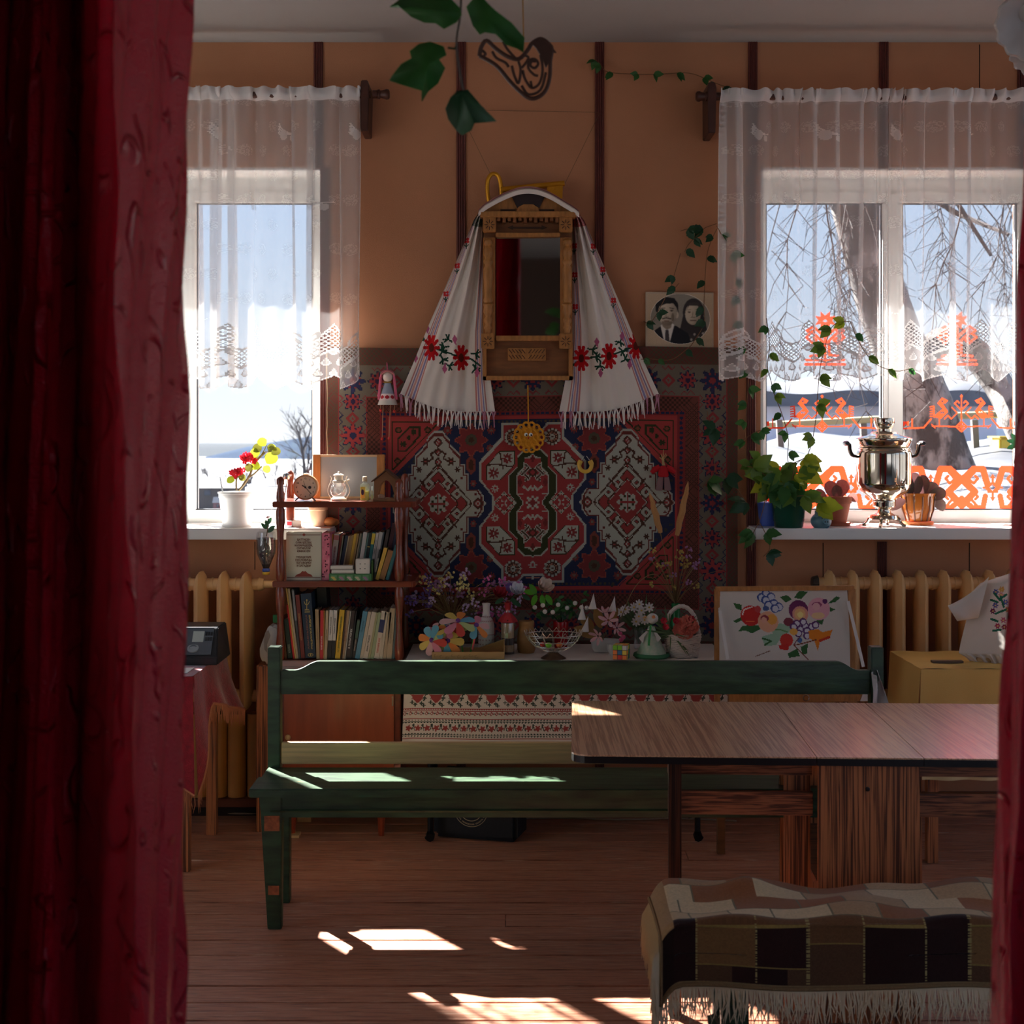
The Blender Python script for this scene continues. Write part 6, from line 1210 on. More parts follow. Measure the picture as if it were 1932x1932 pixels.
# middle shelf: crop origin 600,980 scale 11.365
DM = 5.97
def MBk(label, xb0, xb1, xt0, yt, col, ybot=1330, d=DM, **k):
    f = lambda x: PX(600+x/11.365, d); zt = PZ(980+yt/11.365, d); zb = ZM+.001; xbot = xb0-(xt0-xb0)*(1330-980)/1000*0
    book(label, f(xb0), f(xt0), (xb1-xb0)/11.365*d/F, zb, zt-zb, d, k.pop('dep', .15), col, GMd, **k)
mid = [('thin ochre book right of the pink album', 190, 226, 292, 320, (190, 140, 56), {}), ('white spine book with red lettering and flower mark', 232, 345, 350, 310, (200, 192, 182), dict(title='ЧӐВАШ ЮМАХӖСЕМ', tcol=(130, 40, 50), ts=.36, band=(.86, .97, (190, 120, 120)))), ('thin red brown book beside the white spine', 350, 392, 480, 335, (128, 44, 34), {}), ('thin grey book, fourth from the pink album', 395, 420, 530, 340, (140, 134, 116), {}), ('dark blue book leaning on the middle shelf', 424, 486, 590, 340, (50, 56, 78), {}), ('cream thin book after the dark blue one', 490, 510, 655, 345, (196, 176, 140), {}), ('first tan ribbed book on the middle shelf', 513, 545, 680, 345, (140, 108, 76), {}), ('second tan ribbed book on the middle shelf', 548, 580, 712, 335, (150, 118, 80), {}), ('third ochre tan book on the middle shelf', 583, 612, 745, 320, (158, 120, 66), {}), ('bright yellow thin book on the middle shelf', 615, 645, 780, 300, (206, 160, 50), {}), ('second yellow thin book on the middle shelf', 648, 676, 812, 292, (196, 150, 48), {}), ('brown thin book after the yellow pair', 680, 720, 845, 295, (150, 112, 66), {}), ('olive grey book on the middle shelf', 735, 770, 905, 290, (128, 112, 92), {}), ('dark green thin book before the white block', 780, 800, 945, 290, (60, 74, 66), {}), ('thick white book on the middle shelf', 830, 915, 975, 270, (196, 184, 174), {}), ('thin teal book on the middle shelf', 918, 940, 1075, 280, (92, 120, 112), {}), ('black book with gold mark on the middle shelf', 955, 1015, 1100, 280, (34, 36, 36), dict(band=(.68, .70, (190, 160, 70)))), ('yellow and teal book on the middle shelf', 1025, 1090, 1170, 275, (40, 104, 104), dict(band=(.74, .98, (206, 176, 60)))), ('white book with black foot and grey lettering', 1095, 1150, 1250, 280, (190, 180, 172), dict(title='ТАМАРПА АЧА САССИ', tcol=(70, 66, 66), ts=.5, tpos=.68, band=(0, .36, (30, 28, 28)))), ('grey white book beside the lettered white one', 1155, 1230, 1320, 265, (176, 166, 160), {}), ('dark grey narrow book on the middle shelf', 1235, 1260, 1405, 260, (64, 66, 72), {}), ('dark brown tall book on the middle shelf', 1275, 1340, 1480, 205, (66, 48, 44), {}), ('tall dark maroon book on the middle shelf', 1365, 1450, 1600, 70, (62, 20, 26), {}), ('tall navy book against the right post', 1460, 1500, 1690, 60, (34, 40, 58), {})]
for lb, a, c, e, yt, col, kw in mid: MBk(lb, a, c, e, yt, col, **kw)
for lb, a, c, e, yt, col, kw in [('black leaning book with white lettering in front', 1180, 1222, 1310, 655, (32, 30, 30), dict(title='НАРОДНЫЕ ПОТЕХИ', tcol=(226, 220, 206), ts=.7)), ('mustard yellow leaning book in front on the middle shelf', 1225, 1300, 1425, 595, (200, 156, 64), {}), ('worn brown leaning book with torn spine', 1310, 1425, 1520, 650, (150, 102, 60), {}), ('teal leaning book in front of the right post', 1450, 1510, 1655, 535, (52, 104, 108), {})]:
    MBk(lb, a, c, e, yt, col, d=5.89, dep=.07, **kw)
# white book shown by its cover
fc_ = book('pale proverb book standing cover outwards on the middle shelf', PX(541, 5.86), PX(541, 5.86), .001, ZM+.001, .01, 6.1, .01, (180, 172, 150), GMd); 
for ch in list(fc_.children): bpy.data.objects.remove(ch)
bpy.data.objects.remove(fc_)
fd = 5.895; x0, x1 = PX(540, fd), PX(606, fd); z0, z1 = ZM+.001, PZ(1004, fd)
cb = MB().box(x0, x1, fd, fd+.003, z0, z1).box(x0, x1, fd+.022, fd+.025, z0, z1).box(x0, x0+.003, fd+.003, fd+.022, z0, z1).build('book', mat('proverb_cover', (196, 188, 166), .6)); tag(cb, 'pale book of proverbs standing cover outwards on the middle shelf', 'book', GMd)
MB().box(x0+.003, x1-.004, fd+.003, fd+.022, z0+.003, z1-.003).build('pages', M_pg, cb); MI = mat('print_brown', (104, 40, 26), .6)
for i, s in enumerate(('Ваттисен', 'сӑмахӗсем,', 'каларӑшсем,', 'сутмалли', 'юмахсем')): put_text(s.upper(), .0115, MI, cb, ((x0+x1)/2, fd-.0008, PZ(1020+i*5.4, fd)), name='title_line', sx=.86)
for i, s in enumerate(('Чувашские', 'пословицы,', 'поговорки', 'и загадки')): put_text(s.upper(), .0115, MI, cb, ((x0+x1)/2, fd-.0008, PZ(1053+i*5.4, fd)), name='title_line', sx=.86)
b = MB(); b.box(x0+.003, x1-.003, fd-.0008, fd, PZ(1009.6, fd), PZ(1008.6, fd)).box(x0+.003, x1-.003, fd-.0008, fd, PZ(1090, fd), PZ(1089, fd)); b.build('cover_rule', MI, cb)
b = MB(); b.prism([(PX(a, fd), PZ(c, fd)) for a, c in ((556, 1088), (560, 1084), (566, 1082), (571, 1077), (573.5, 1079), (576, 1077), (581, 1082), (587, 1084), (590, 1088))], fd-.0012, fd); b.prism([(PX(a, fd), PZ(c, fd)) for a, c in ((570, 1009), (573.5, 1006), (577, 1009), (573.5, 1012))], fd-.0014, fd); b.build('cover_ornament', mat('print_red', (150, 60, 44), .6), cb)
# pink patterned album
xa, xb = PX(607.5, fd), PX(622, fd); al_ = MB().box(xa, xb, fd, fd+.003, ZM+.001, PZ(1006, fd)).box(xa, xa+.003, fd+.003, fd+.17, ZM+.001, PZ(1006, fd)).box(xb-.003, xb, fd+.003, fd+.17, ZM+.001, PZ(1006, fd)).build('photo_album', mat('pink_floral', (196, 76, 108), .6, c2=(226, 140, 150), ns=40)); tag(al_, 'pink patterned album between proverb book and white boxes', 'album')
MB().box(xa+.003, xb-.003, fd+.003, fd+.165, ZM+.003, PZ(1008, fd)).build('pages', M_pg, al_); b = MB(); r = random.Random(2)
for k in range(22): b.ball((r.uniform(xa+.002, xb-.002), fd-.0005, r.uniform(ZM+.01, PZ(1010, fd))), .0028, .0008, .0035, 6, 4)
tag(b.build('printed_blossoms', mat('dark_bloom', (90, 30, 44), .7), al_), kind='stuff')
# boxes in front
gx0, gx1 = PX(621.5, 5.87), PX(701.5, 5.87); zg = PZ(1082, 5.87); gb = MB().box(gx0, gx1, 5.858, 5.90, ZM+.001, zg).build('card_box', mat('green_card', (62, 110, 66), .6), bev=.001); tag(gb, 'long green card box with five printed oval pictures', 'box')
for k, c in enumerate(((190, 170, 90), (160, 120, 140), (190, 160, 160), (190, 180, 150), (150, 110, 140))):
    cx_ = PX(630.5+k*15, 5.87); v = MB().box(cx_-.012, cx_+.012, 5.8570, 5.8585, PZ(1096.5, 5.87)+.006, zg-.006).build('printed_picture', mat('pic_green', (92, 140, 96), .6), gb); f = MB()
    for j in range(3): f.ball((cx_+(j-1)*.004, 5.8568, zg-.014-j*.005), .009-.001*j, .0006, .003, 8, 5)
    f.build('printed_motif', mat('motif_%d' % k, c, .6), v)
for i, (a, c, y0, y1) in enumerate(((624, 666, 1067, 1074), (626, 668, 1075, 1081.5))):
    x_ = MB().box(PX(a, 5.87), PX(c, 5.87), 5.86, 5.90, PZ(y1, 5.87), PZ(y0, 5.87)).build('white_box', mat('white_card', (206, 198, 188), .7), bev=.001); tag(x_, ('upper', 'lower')[i]+' flat white box stacked on the green card box', 'box', 'flat white boxes'); MB().box(PX(a, 5.87)+.004, PX(c, 5.87)-.002, 5.8595, 5.8605, PZ(y1, 5.87)+.002, PZ(y1, 5.87)+.003).build('lid_seam', M_seam, x_)
x_ = MB().box(PX(671.5, 5.87), PX(698, 5.87), 5.86, 5.90, zg, PZ(1054.5, 5.87)).build('white_cube', mat('white_card', (206, 198, 188), .7), bev=.0015); tag(x_, 'white cube shaped box with four small dots', 'box')
for i in (0, 1):
    for j in (0, 1): MB().ball((PX(680+i*9, 5.87), 5.8598, PZ(1063.5+j*9, 5.87)), .0022, .0008, .0022, 8, 5).build('dot', mat('grey_dot', (90, 84, 84), .6), x_)
MB().box(PX(702, 5.9), PX(704.5, 5.9), 5.87, 5.94, ZM+.001, PZ(1056, 5.9)).build('green_card', mat('green_card2', (60, 96, 44), .6)); tag([o for o in COL.objects if o.name == 'green_card'][0], 'narrow green card standing beside the white cube', 'card')
# small boxes on the sill behind the books
for lb, a, c, y0, y1, d, col in (('small red white and blue box behind the proverb book', 541, 551, 983, 1003, 6.12, (210, 210, 214)), ('small white booklet on the sill behind the proverb book', 552, 568, 982, 1000, 6.13, (216, 200, 184))):
    x_ = MB().box(PX(a, d), PX(c, d), d, d+.05, 1.2445, PZ(y0, d)).build('small_box', mat('sb_%d_%d_%d' % col, col, .6), bev=.001); tag(x_, lb, 'box')
    if a == 541: MB().box(PX(a, d)+.001, PX(c, d)-.001, d-.0008, d, PZ(987, d)-.01, PZ(984, d)).build('red_print', mat('print_red2', (180, 40, 50), .6), x_)
# ---------------------------------------------------------------- things on top of the bookcase
ST = ZT+.0005; M_cream = mat('cream_plastic', (222, 196, 160), .4)
# alarm clock
ac = thing('alarm_clock', 'round cream alarm clock on the bookcase top', 'clock', P(577, 945, 5.93)); cd_ = 5.93; c = P(576.5, 919.5, cd_); r0 = 24*cd_/F
b = MB(); b.M = Matrix.Translation(c) @ Matrix.Rotation(PI/2, 4, 'X'); b.lathe([(0, -.05), (r0*.8, -.048), (r0*.98, -.035), (r0, 0), (r0, .006), (r0*.9, .009), (r0*.88, .003), (0, .003)], n=36).build('case', mat('clock_case', (196, 140, 96), .35), ac, smooth=R(50))
b = MB(); b.M = Matrix.Translation(c+Vector((0, -.0042, 0))) @ Matrix.Rotation(PI/2, 4, 'X'); fc = b.lathe([(0, 0), (r0*.88, 0), (r0*.88, .001), (0, .001)], n=36).build('dial', mat('dial_cream', (226, 196, 164), .5), ac); M_ink = mat('ink', (40, 28, 24), .6)
for h in range(12): a = PI/2-h*PI/6; put_text(str(h or 12), .0095, M_ink, fc, c+Vector((r0*.70*math.cos(a), -.0062, r0*.70*math.sin(a)-.0033)), name='numeral')
for a, L_, w_ in ((R(148), .016, .004), (R(-48), .036, .0022), (R(106), .028, .001)): MB().bar(c+Vector((0, -.0068, 0)), c+Vector((L_*math.cos(a), -.0068, L_*math.sin(a))), w_, .001, (0, 1, 0)).build('hand', M_ink, fc)
MB().ball(c+Vector((.018, -.006, 0)), .0065, .001, .0065).build('alarm_mark', M_ink, fc); MB().ball(c+Vector((0, -.007, 0)), .004, .002, .004).build('hub', M_ink, fc)
for s_ in (-1, 1): MB().bar(c+Vector((s_*.028, -.005, -.042)), Vector((c.x+s_*.042, cd_-.01, ST)), .005, .005).build('foot', M_bk, ac)
b = MB(); b.M = Matrix.Translation(c+Vector((.002, .015, r0))); b.lathe([(.012, 0), (.012, .004), (0, .007)], n=12).build('button', M_cream, ac)
# framed mirror, its reflection painted as one flat grey-blue
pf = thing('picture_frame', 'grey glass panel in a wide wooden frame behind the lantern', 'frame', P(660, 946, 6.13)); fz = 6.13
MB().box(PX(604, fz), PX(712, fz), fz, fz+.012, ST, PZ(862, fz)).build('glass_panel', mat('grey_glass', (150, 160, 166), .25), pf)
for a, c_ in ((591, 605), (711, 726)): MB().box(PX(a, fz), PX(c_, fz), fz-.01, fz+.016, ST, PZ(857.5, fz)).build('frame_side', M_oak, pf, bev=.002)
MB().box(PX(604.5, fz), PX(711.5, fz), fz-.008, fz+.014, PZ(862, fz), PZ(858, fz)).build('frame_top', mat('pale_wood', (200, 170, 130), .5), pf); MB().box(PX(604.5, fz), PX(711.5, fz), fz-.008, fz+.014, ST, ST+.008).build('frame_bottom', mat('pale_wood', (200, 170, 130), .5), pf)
# white lantern
ln = thing('lantern', 'small white oil lantern with glass globe on the bookcase top', 'lantern', P(639, 949, 5.93)); ld = 5.93; lx_ = PX(639, ld); Mw = mat('lantern_white', (226, 212, 194), .4)
def lz(y): return PZ(y, ld)
q = ld/F
MB().lathe([(14*q, ST), (15*q, lz(945)), (15*q, lz(941)), (12*q, lz(939)), (10*q, lz(938))], (lx_, ld, 0), 20).build('tank', Mw, ln, smooth=R(50))
MB().lathe([(9*q, lz(939)), (14*q, lz(933)), (16*q, lz(926)), (14*q, lz(917)), (10*q, lz(911))], (lx_, ld, 0), 20).build('globe', mat_clear('lantern_glass', gloss=.10, alpha=.16), ln, smooth=True)
MB().lathe([(11*q, lz(911)), (11*q, lz(907)), (8*q, lz(906)), (8*q, lz(898)), (10*q, lz(897)), (10*q, lz(896)), (4*q, lz(893)), (1.5*q, lz(892)), (1.6*q, lz(890)), (0, lz(889))], (lx_, ld, 0), 20).build('chimney', Mw, ln, smooth=R(50))
for s_ in (-1, 1):
    MB().tube(spline([Vector((lx_+s_*15*q, ld, lz(940))), Vector((lx_+s_*21*q, ld, lz(925))), Vector((lx_+s_*14*q, ld, lz(905))), Vector((lx_+s_*16*q, ld, lz(898)))], 6), .0016, 5).build('side_wire', Mw, ln)
bw = [Vector((lx_+s*q, ld-.018-.01*math.sin(PI*k/8), lz(905)-.075*math.sin(PI*k/8)*.8)) for k, s in enumerate(np.linspace(-15, 18, 9))]; MB().tube(spline(bw, 3), .0014, 5).build('bail_handle', Mw, ln); MB().tube([Vector((lx_+12*q, ld, lz(908))), Vector((lx_+18*q, ld, lz(906))), Vector((lx_+20*q, ld, lz(904)))], .004, 6).build('burner_knob', Mw, ln)
# cologne bottles
def bottle(label, px0, px1, y0, y1, d, cap, lab, liquid):
    x0, x1 = PX(px0, d), PX(px1, d); w_ = (x1-x0); xm = (x0+x1)/2; zt = PZ(y0, d); zs = ST+(zt-ST)*.72; t = thing('bottle', label, 'bottle', (xm, d, ST), 'small bottles on the bookcase')
    MB().box(x0, x1, d-w_*.35, d+w_*.35, ST, zs).build('glass', mat_clear('bottle_glass', (200, 210, 190), gloss=.10, alpha=.2), t, bev=.004); MB().lathe([(w_*.22, zs-.002), (w_*.22, zt-.018)], (xm, d, 0), 10).build('neck', mat_clear('bottle_glass', (200, 210, 190), gloss=.10, alpha=.2), t)
    MB().lathe([(w_*.24, zt-.02), (w_*.24, zt-.001), (w_*.2, zt)], (xm, d, 0), 12).build('cap', cap, t)
    if lab: MB().box(x0+.002, x0+w_*.55, d-w_*.35-.001, d-w_*.35, ST+.012, zs-.014).build('label', mat('yellow_label', (214, 176, 70), .5), t); MB().ball((x0+w_*.28, d-w_*.35-.0015, (ST+zs)/2), .006, .001, .012).build('label_print', mat('label_dark', (70, 40, 70), .5), t)
    MB().box(x0+.003, x1-.003, d-w_*.3, d+w_*.3, ST+.003, ST+(zs-ST)*.55).build('liquid', liquid, t)
bottle('square glass cologne bottle with yellow label and cream cap', 680, 697, 899, 950, 5.90, M_cream, True, mat('cologne', (190, 180, 96), .1, transl=.3)); bottle('small narrow glass bottle behind the cologne', 699, 705, 917, 949, 5.96, mat_clear('bottle_glass', (200, 210, 190), gloss=.10, alpha=.2), False, mat('cologne2', (170, 176, 150), .1, transl=.3))
# nest house with eggs
nh = thing('nest_house', 'small wooden house with open front holding eggs', 'ornament', P(730, 951, 5.92)); nd = 5.92; f = lambda a, c_: (PX(a, nd), PZ(c_, nd)); M_ply = mat('plywood', (120, 76, 44), .6, noise=.15, ns=20)
def arch(y0, y1, nm):
    out = [f(708, 950), f(708, 907), f(730, 889), f(752, 907), f(752, 950)]; inn = [f(745, 950), f(745, 930), f(742, 917), f(736, 908), f(730, 905), f(724, 908), f(718, 917), f(715, 930), f(715, 950)]
    MB().prism(out+inn, y0, y1).build(nm, M_ply, nh)
arch(nd-.05, nd-.044, 'front_wall'); arch(nd+.044, nd+.05, 'back_wall'); MB().box(f(706, 0)[0], f(754, 0)[0], nd-.055, nd+.055, ST, ST+.012).build('tray', M_ply, nh); MB().box(f(706, 0)[0], f(754, 0)[0], nd-.056, nd-.052, ST, PZ(943, nd)).build('tray_front', M_ply, nh)
for s_ in (-1, 1): b = MB(); b.bar(P(730, 886, nd), P(730+s_*27, 908, nd), .12, .004, (0, 0, 1)); b.build('roof_slope', mat('roof_ply', (84, 54, 36), .6), nh)
for i, (a, c_) in enumerate(((719, 938), (724, 945), (732, 944), (746, 945), (713, 945))):
    e = MB().ball(P(a, c_, nd-.02+.012*(i % 2)), .017, .015, .013).build('egg', mat('egg_brown', (206, 170, 140), .6), smooth=True); tag(e, 'brown egg in the wooden house, '+('top of the pile', 'second from the left in front', 'middle of the front row', 'rightmost', 'leftmost')[i], 'egg', 'eggs in the nest house')
# little bell hanging on the left post
t = thing('hand_bell', 'small metal bell with stick hung on the left bookcase post', 'bell', P(539, 945, 5.95)); M_st = mat('steel', (180, 176, 170), .25, metal=1)
MB().lathe([(0, .0), (.013, .002), (.016, .012), (.012, .026), (.004, .03)], P(540, 905, 5.95), 14).build('cup', M_st, t, smooth=True); MB().tube([P(542, 908, 5.95), P(535, 944, 5.95)], .002, 5).build('stick', M_st, t); MB().tube([P(542, 906, 5.95), P(534, 944, 5.96), P(548, 938, 5.98)], .0012, 4).build('cord', mat('thread_white', (225, 220, 212), .9), t)
# ---------------------------------------------------------------- long low table behind the bench
lw = thing('display_table', 'long display table behind the bench hidden by a folk print cloth', 'table', (.21, 5.96, 0)); M_mt = mat('black_metal', (36, 36, 38), .4, metal=.6); TZ2 = .735
MB().box(-.42, .86, 5.74, 6.19, TZ2-.025, TZ2-.002).build('table_top', M_legh, lw)
for x in (PX(812, 5.8), PX(1316, 5.8)): 
    for y in (5.80, 6.13): MB().tube([(x, y, TZ2-.025), (x, y, .03), (x-.012 if x < 0 else x+.012, y-.02, .016)], .012, 8).build('leg', M_mt, lw)
    MB().tube([(x, 5.80, .028), (x, 5.77, .022)], .018, 8).build('foot', M_mt, lw)
def lcloth():
    t = thing('printed_tablecloth', 'white tablecloth with red and green folk borders on the display table', 'tablecloth', (.21, 5.96, .33)); WH = (220, 208, 192); RDc = (164, 72, 66); GNc = (70, 78, 66)
    cv = CV(60, 20, (214, 204, 194)); m = mat_attr('folk_print', .85, bump=.2, bs=600); zt = TZ2+.0015
    sheet('top', cv, lambda U, V: (-.426+1.29*U, 6.2-.468*V, zt+.0006*np.sin(U*40)), m, t)
    cv = CV(420, 128, WH, 757, 1250, 1374, 1440); s = 1.; 
    for k in range(19):
        x = 765+k*35.4; 
        cv.flower(x+18, 1312, 15, 8, (176, 130, 116), .3); cv.disc(x+18, 1307, 9, (170, 156, 140)); cv.poly([(x+6, 1314), (x+30, 1314), (x+24, 1326), (x+18, 1330), (x+11, 1324)], RDc)
        for a, c_ in ((8, 1328), (14, 1332), (26, 1330), (32, 1320), (30, 1334), (36, 1310)): cv.flower(x+a, c_, 4.2, 4, GNc, .6)
        for dx in (0,): cv.line([(x+36, 1305), (x+30, 1325)], 2, GNc)
    def dots(y, p, r_, c): 
        for k in range(int(617/p)): cv.disc(757+k*p, y, r_, c)
    cv.rect(757, 1343.3, 1374, 1344.6, RDc); dots(1341.5, 4.4, 1.3, RDc); cv.rect(757, 1339.8, 1374, 1340.8, RDc)
    for k in range(60): x = 760+k*10.3; cv.line([(x-3, 1349), (x, 1346), (x+3, 1349), (x, 1352)], 1.3, RDc, True); cv.disc(x+5, 1349, 1.5, GNc)
    cv.rect(757, 1358.5, 1374, 1359.8, RDc); 
    for y in (1364, 1390): 
        for k in range(106): x = 757+k*5.85; cv.poly([(x-2.6, y-1), (x, y-4), (x+2.6, y-1)], GNc); cv.poly([(x-2.6, y+1), (x, y+4), (x+2.6, y+1)], GNc)
    cv.rect(757, 1395, 1374, 1396.3, RDc)
    for k in range(35): 
        x = 768+k*17.6; cv.flower(x, 1377, 6.5, 5, RDc, .45, a0=k); cv.line([(x+6, 1380), (x+9, 1372), (x+12, 1382)], 1.6, GNc); cv.disc(x+9, 1371, 2.2, GNc)
    sheet('front_drop', cv, lambda U, V: (-.426+1.29*U-.014*V, 5.732-.012*V+.010*np.sin(U*21)*V+.012*np.exp(-((U-.03)/.02)**2)*V, zt-.40*V+.002*np.sin(U*14)*V), m, t)
    cv = CV(40, 60, WH); cv.rect(0, 30, 40, 31, RDc); cv.rect(0, 44, 40, 45, RDc)
    for k in range(5): cv.flower(5+k*8, 38, 3.6, 5, RDc, .4); cv.flower(4+k*9, 16, 4, 5, RDc, .4); cv.flower(8+k*9, 21, 2.5, 4, GNc, .4)
    sheet('side_drop', cv, lambda U, V: (-.426-.004*V+.006*np.sin(U*9)*V, 6.2-.468*U, zt-.40*V), m, t)
    pl = MB(); pl.grid(lambda u, v: (-.43-.004*math.sin(u*12)*v-.008*v*u, 5.73+.30*u-.012*v, zt+.002-.19*v+.02*math.sin(u*7)*v), 14, 8); pl.build('clear_overlay', mat_clear('plastic_film', (225, 222, 222), gloss=.08, alpha=.22), t, smooth=True)
lcloth()
TT = TZ2+.0035
# black bag with emblem
bg = thing('accordion_bag', 'black instrument bag with round emblem under the bench', 'bag', (-.05, 5.83, 0)); M_bag = mat('black_nylon', (26, 27, 31), .7, noise=.2, ns=60)
a_ = Vector((PX(816, 5.85), 5.85, 0)); b_ = Vector((PX(975, 5.76), 5.755, 0)); dr = (b_-a_).normalized(); nv = Vector((-dr.y, dr.x, 0)); BM = Matrix(((dr.x, nv.x, 0, a_.x), (dr.y, nv.y, 0, a_.y), (0, 0, 1, 0), (0, 0, 0, 1))); Lb = (b_-a_).length
k = MB(); k.M = BM; k.box(0, Lb, 0, .17, .003, .26).build('body', M_bag, bg, bev=.018); k = MB(); k.M = BM; k.box(Lb*.2, Lb*.8, .05, .12, .26, .266).build('handle', M_bag, bg, bev=.002)
k = MB(); k.M = BM; k.tube([(.01, -.002, .24), (Lb-.01, -.002, .24)], .004, 6).build('zip', mat('zip_grey', (60, 60, 62), .4), bg)
M_em = mat('emblem_beige', (200, 176, 140), .7); ex, ez = Lb*.46, .128; k = MB(); k.M = BM
for r_ in (.071, .048): k.tube([(ex+r_*math.cos(2*PI*j/36), -.0012, ez+r_*math.sin(2*PI*j/36)) for j in range(37)], .0013, 4)
cr = [(-.036, .026), (-.026, .016), (-.018, .034), (-.008, .018), (0, .036), (.008, .018), (.018, .034), (.026, .016), (.036, .026), (.033, -.006), (-.033, -.006), (-.036, .026)]; k.tube([(ex+x, -.0012, ez+z) for x, z in cr], .0011, 4)
em = k.build('emblem', M_em, bg); k = MB(); k.M = BM; k.add([(ex-.030, -.0012, ez-.007), (ex+.030, -.0012, ez-.007), (ex+.026, -.0012, ez-.024), (ex, -.0012, ez-.020), (ex-.026, -.0012, ez-.024)], [(0, 1, 2, 3, 4)]).build('emblem_panel', M_em, em)
def btext(s, sz, x, z, m_, rot=0, sx=1):
    me = text_mesh(s, sz, 'CENTER', .0003, sx); me.materials.append(m_); o = bpy.data.objects.new('emblem_lettering', me); COL.objects.link(o); o.parent = em; o.matrix_local = Matrix.Translation(-wloc(em)) @ BM @ Matrix.Translation((x, -.0018, z)) @ Matrix.Rotation(rot, 4, 'Y') @ Matrix.Rotation(PI/2, 4, 'X')
btext('ШУЙСКАЯ', .0135, ex, ez-.003, M_em); btext('ГАРМОНЬ', .0125, ex, ez-.0195, M_bag)
for i, ch in enumerate('АККОРДЕОНЫ БАЯНЫ'): a = R(160-i*9.3); btext(ch, .011, ex+.056*math.cos(a), ez+.056*math.sin(a), M_em, PI/2-a)
for i, ch in enumerate('РОССИЯ ИВАНОВСКАЯ ОБЛАСТЬ ШУЯ'): a = R(200+i*5.1); btext(ch, .0075, ex+.064*math.cos(a), ez+.064*math.sin(a), M_em, -PI/2-a)
# cable along the floor
t = MB().tube([P(395, 1533, 6.19), P(450, 1535, 6.18), P(540, 1534, 6.19)], .004, 6).build('floor_cable', mat('cable', (150, 130, 110), .6)); tag(t, 'beige cable on the floor by the left wall', 'cable')
t = MB().tube(spline([(-.02, 6.10, .006), (.2, 6.13, .006), (.45, 6.10, .006), (.7, 6.12, .006), (.95, 6.08, .006)], 4), .004, 6).build('floor_cable', mat('cable', (150, 130, 110), .6)); tag(t, 'beige cable on the floor behind the black bag', 'cable')
# white cleaning jug left of the bench post
jd = 5.98; t = thing('plastic_jug', 'white plastic jug with green cap left of the bookcase', 'jug', P(512, 1246, jd)); cq = [(497, 1210), (493, 1222), (494, 1236), (500, 1250), (530, 1250), (534, 1200), (530, 1178), (516, 1174), (508, 1182)]
MB().prism([(PX(a, jd), PZ(c_, jd)) for a, c_ in cq], jd-.05, jd+.05).build('body', mat('jug_white', (206, 200, 196), .4), t, bev=.012, smooth=R(30)); MB().tube([P(523, 1174, jd), P(523, 1160, jd)], .018, 12).build('cap', mat('cap_green', (40, 120, 60), .4), t)
MB().prism([(PX(a, jd), PZ(c_, jd)) for a, c_ in ((502, 1208), (504, 1190), (510, 1186), (514, 1196), (508, 1212), (508, 1228), (503, 1222))], jd-.052, jd-.049).build('grip_recess', mat('jug_grey', (150, 140, 136), .5), t)
t = MB().box(PX(488, jd), PX(528, jd), jd-.06, jd+.06, .001, PZ(1251, jd)).build('stool', M_legv, bev=.004); tag(t, 'dark wooden stool under the white jug', 'stool')
# ---------------------------------------------------------------- plants and flowers: shared shapes
def leaf_mesh(name, out, fold=.25, curl=.15, n=6, mtl=None):
    """leaf along +y, outline = list of (half width, y); folded along the rib"""
    b = MB(); m = len(out)
    for i, (hw, y) in enumerate(out):
        z = -curl*y*y; b.v += [(-hw, y, z+fold*hw), (0, y, z), (hw, y, z+fold*hw)]
    b.f = [(i*3+j, i*3+j+1, (i+1)*3+j+1, (i+1)*3+j) for i in range(m-1) for j in (0, 1)]
    me = b.mesh(name, smooth=True); me.materials.append(mtl); return me
OUT_R = [(.004, 0), (.2, .12), (.34, .3), (.36, .42), (.30, .56), (.24, .70), (.14, .84), (.002, 1.0)]
OUT_O = [(.004, 0), (.13, .1), (.22, .3), (.24, .5), (.2, .72), (.1, .9), (.002, 1)]
OUT_G = [(.002, 0), (.03, .2), (.035, .5), (.02, .8), (.001, 1)]
def lmat(name, c, tr=.35, rough=.4): return mat(name, c, rough, transl=tr, noise=.15, ns=3)
def place_leaf(me, par, p, d, size, nrm=None, name='leaf', roll=0):
    """leaf from p pointing along d, face turned towards nrm"""
    y = Vector(d).normalized(); z = Vector(nrm or (0, -1, .3)); z = z-y*z.dot(y)
    z = z.normalized() if z.length > 1e-4 else y.orthogonal().normalized()
    z = Matrix.Rotation(roll, 3, y) @ z; x = y.cross(z); o = bpy.data.objects.new(name, me); COL.objects.link(o); o.parent = par
    q = Vector(p)-wloc(par); o.matrix_local = Matrix(((x.x*size, y.x*size, z.x*size, q.x), (x.y*size, y.y*size, z.y*size, q.y), (x.z*size, y.z*size, z.z*size, q.z), (0, 0, 0, 1))); return o
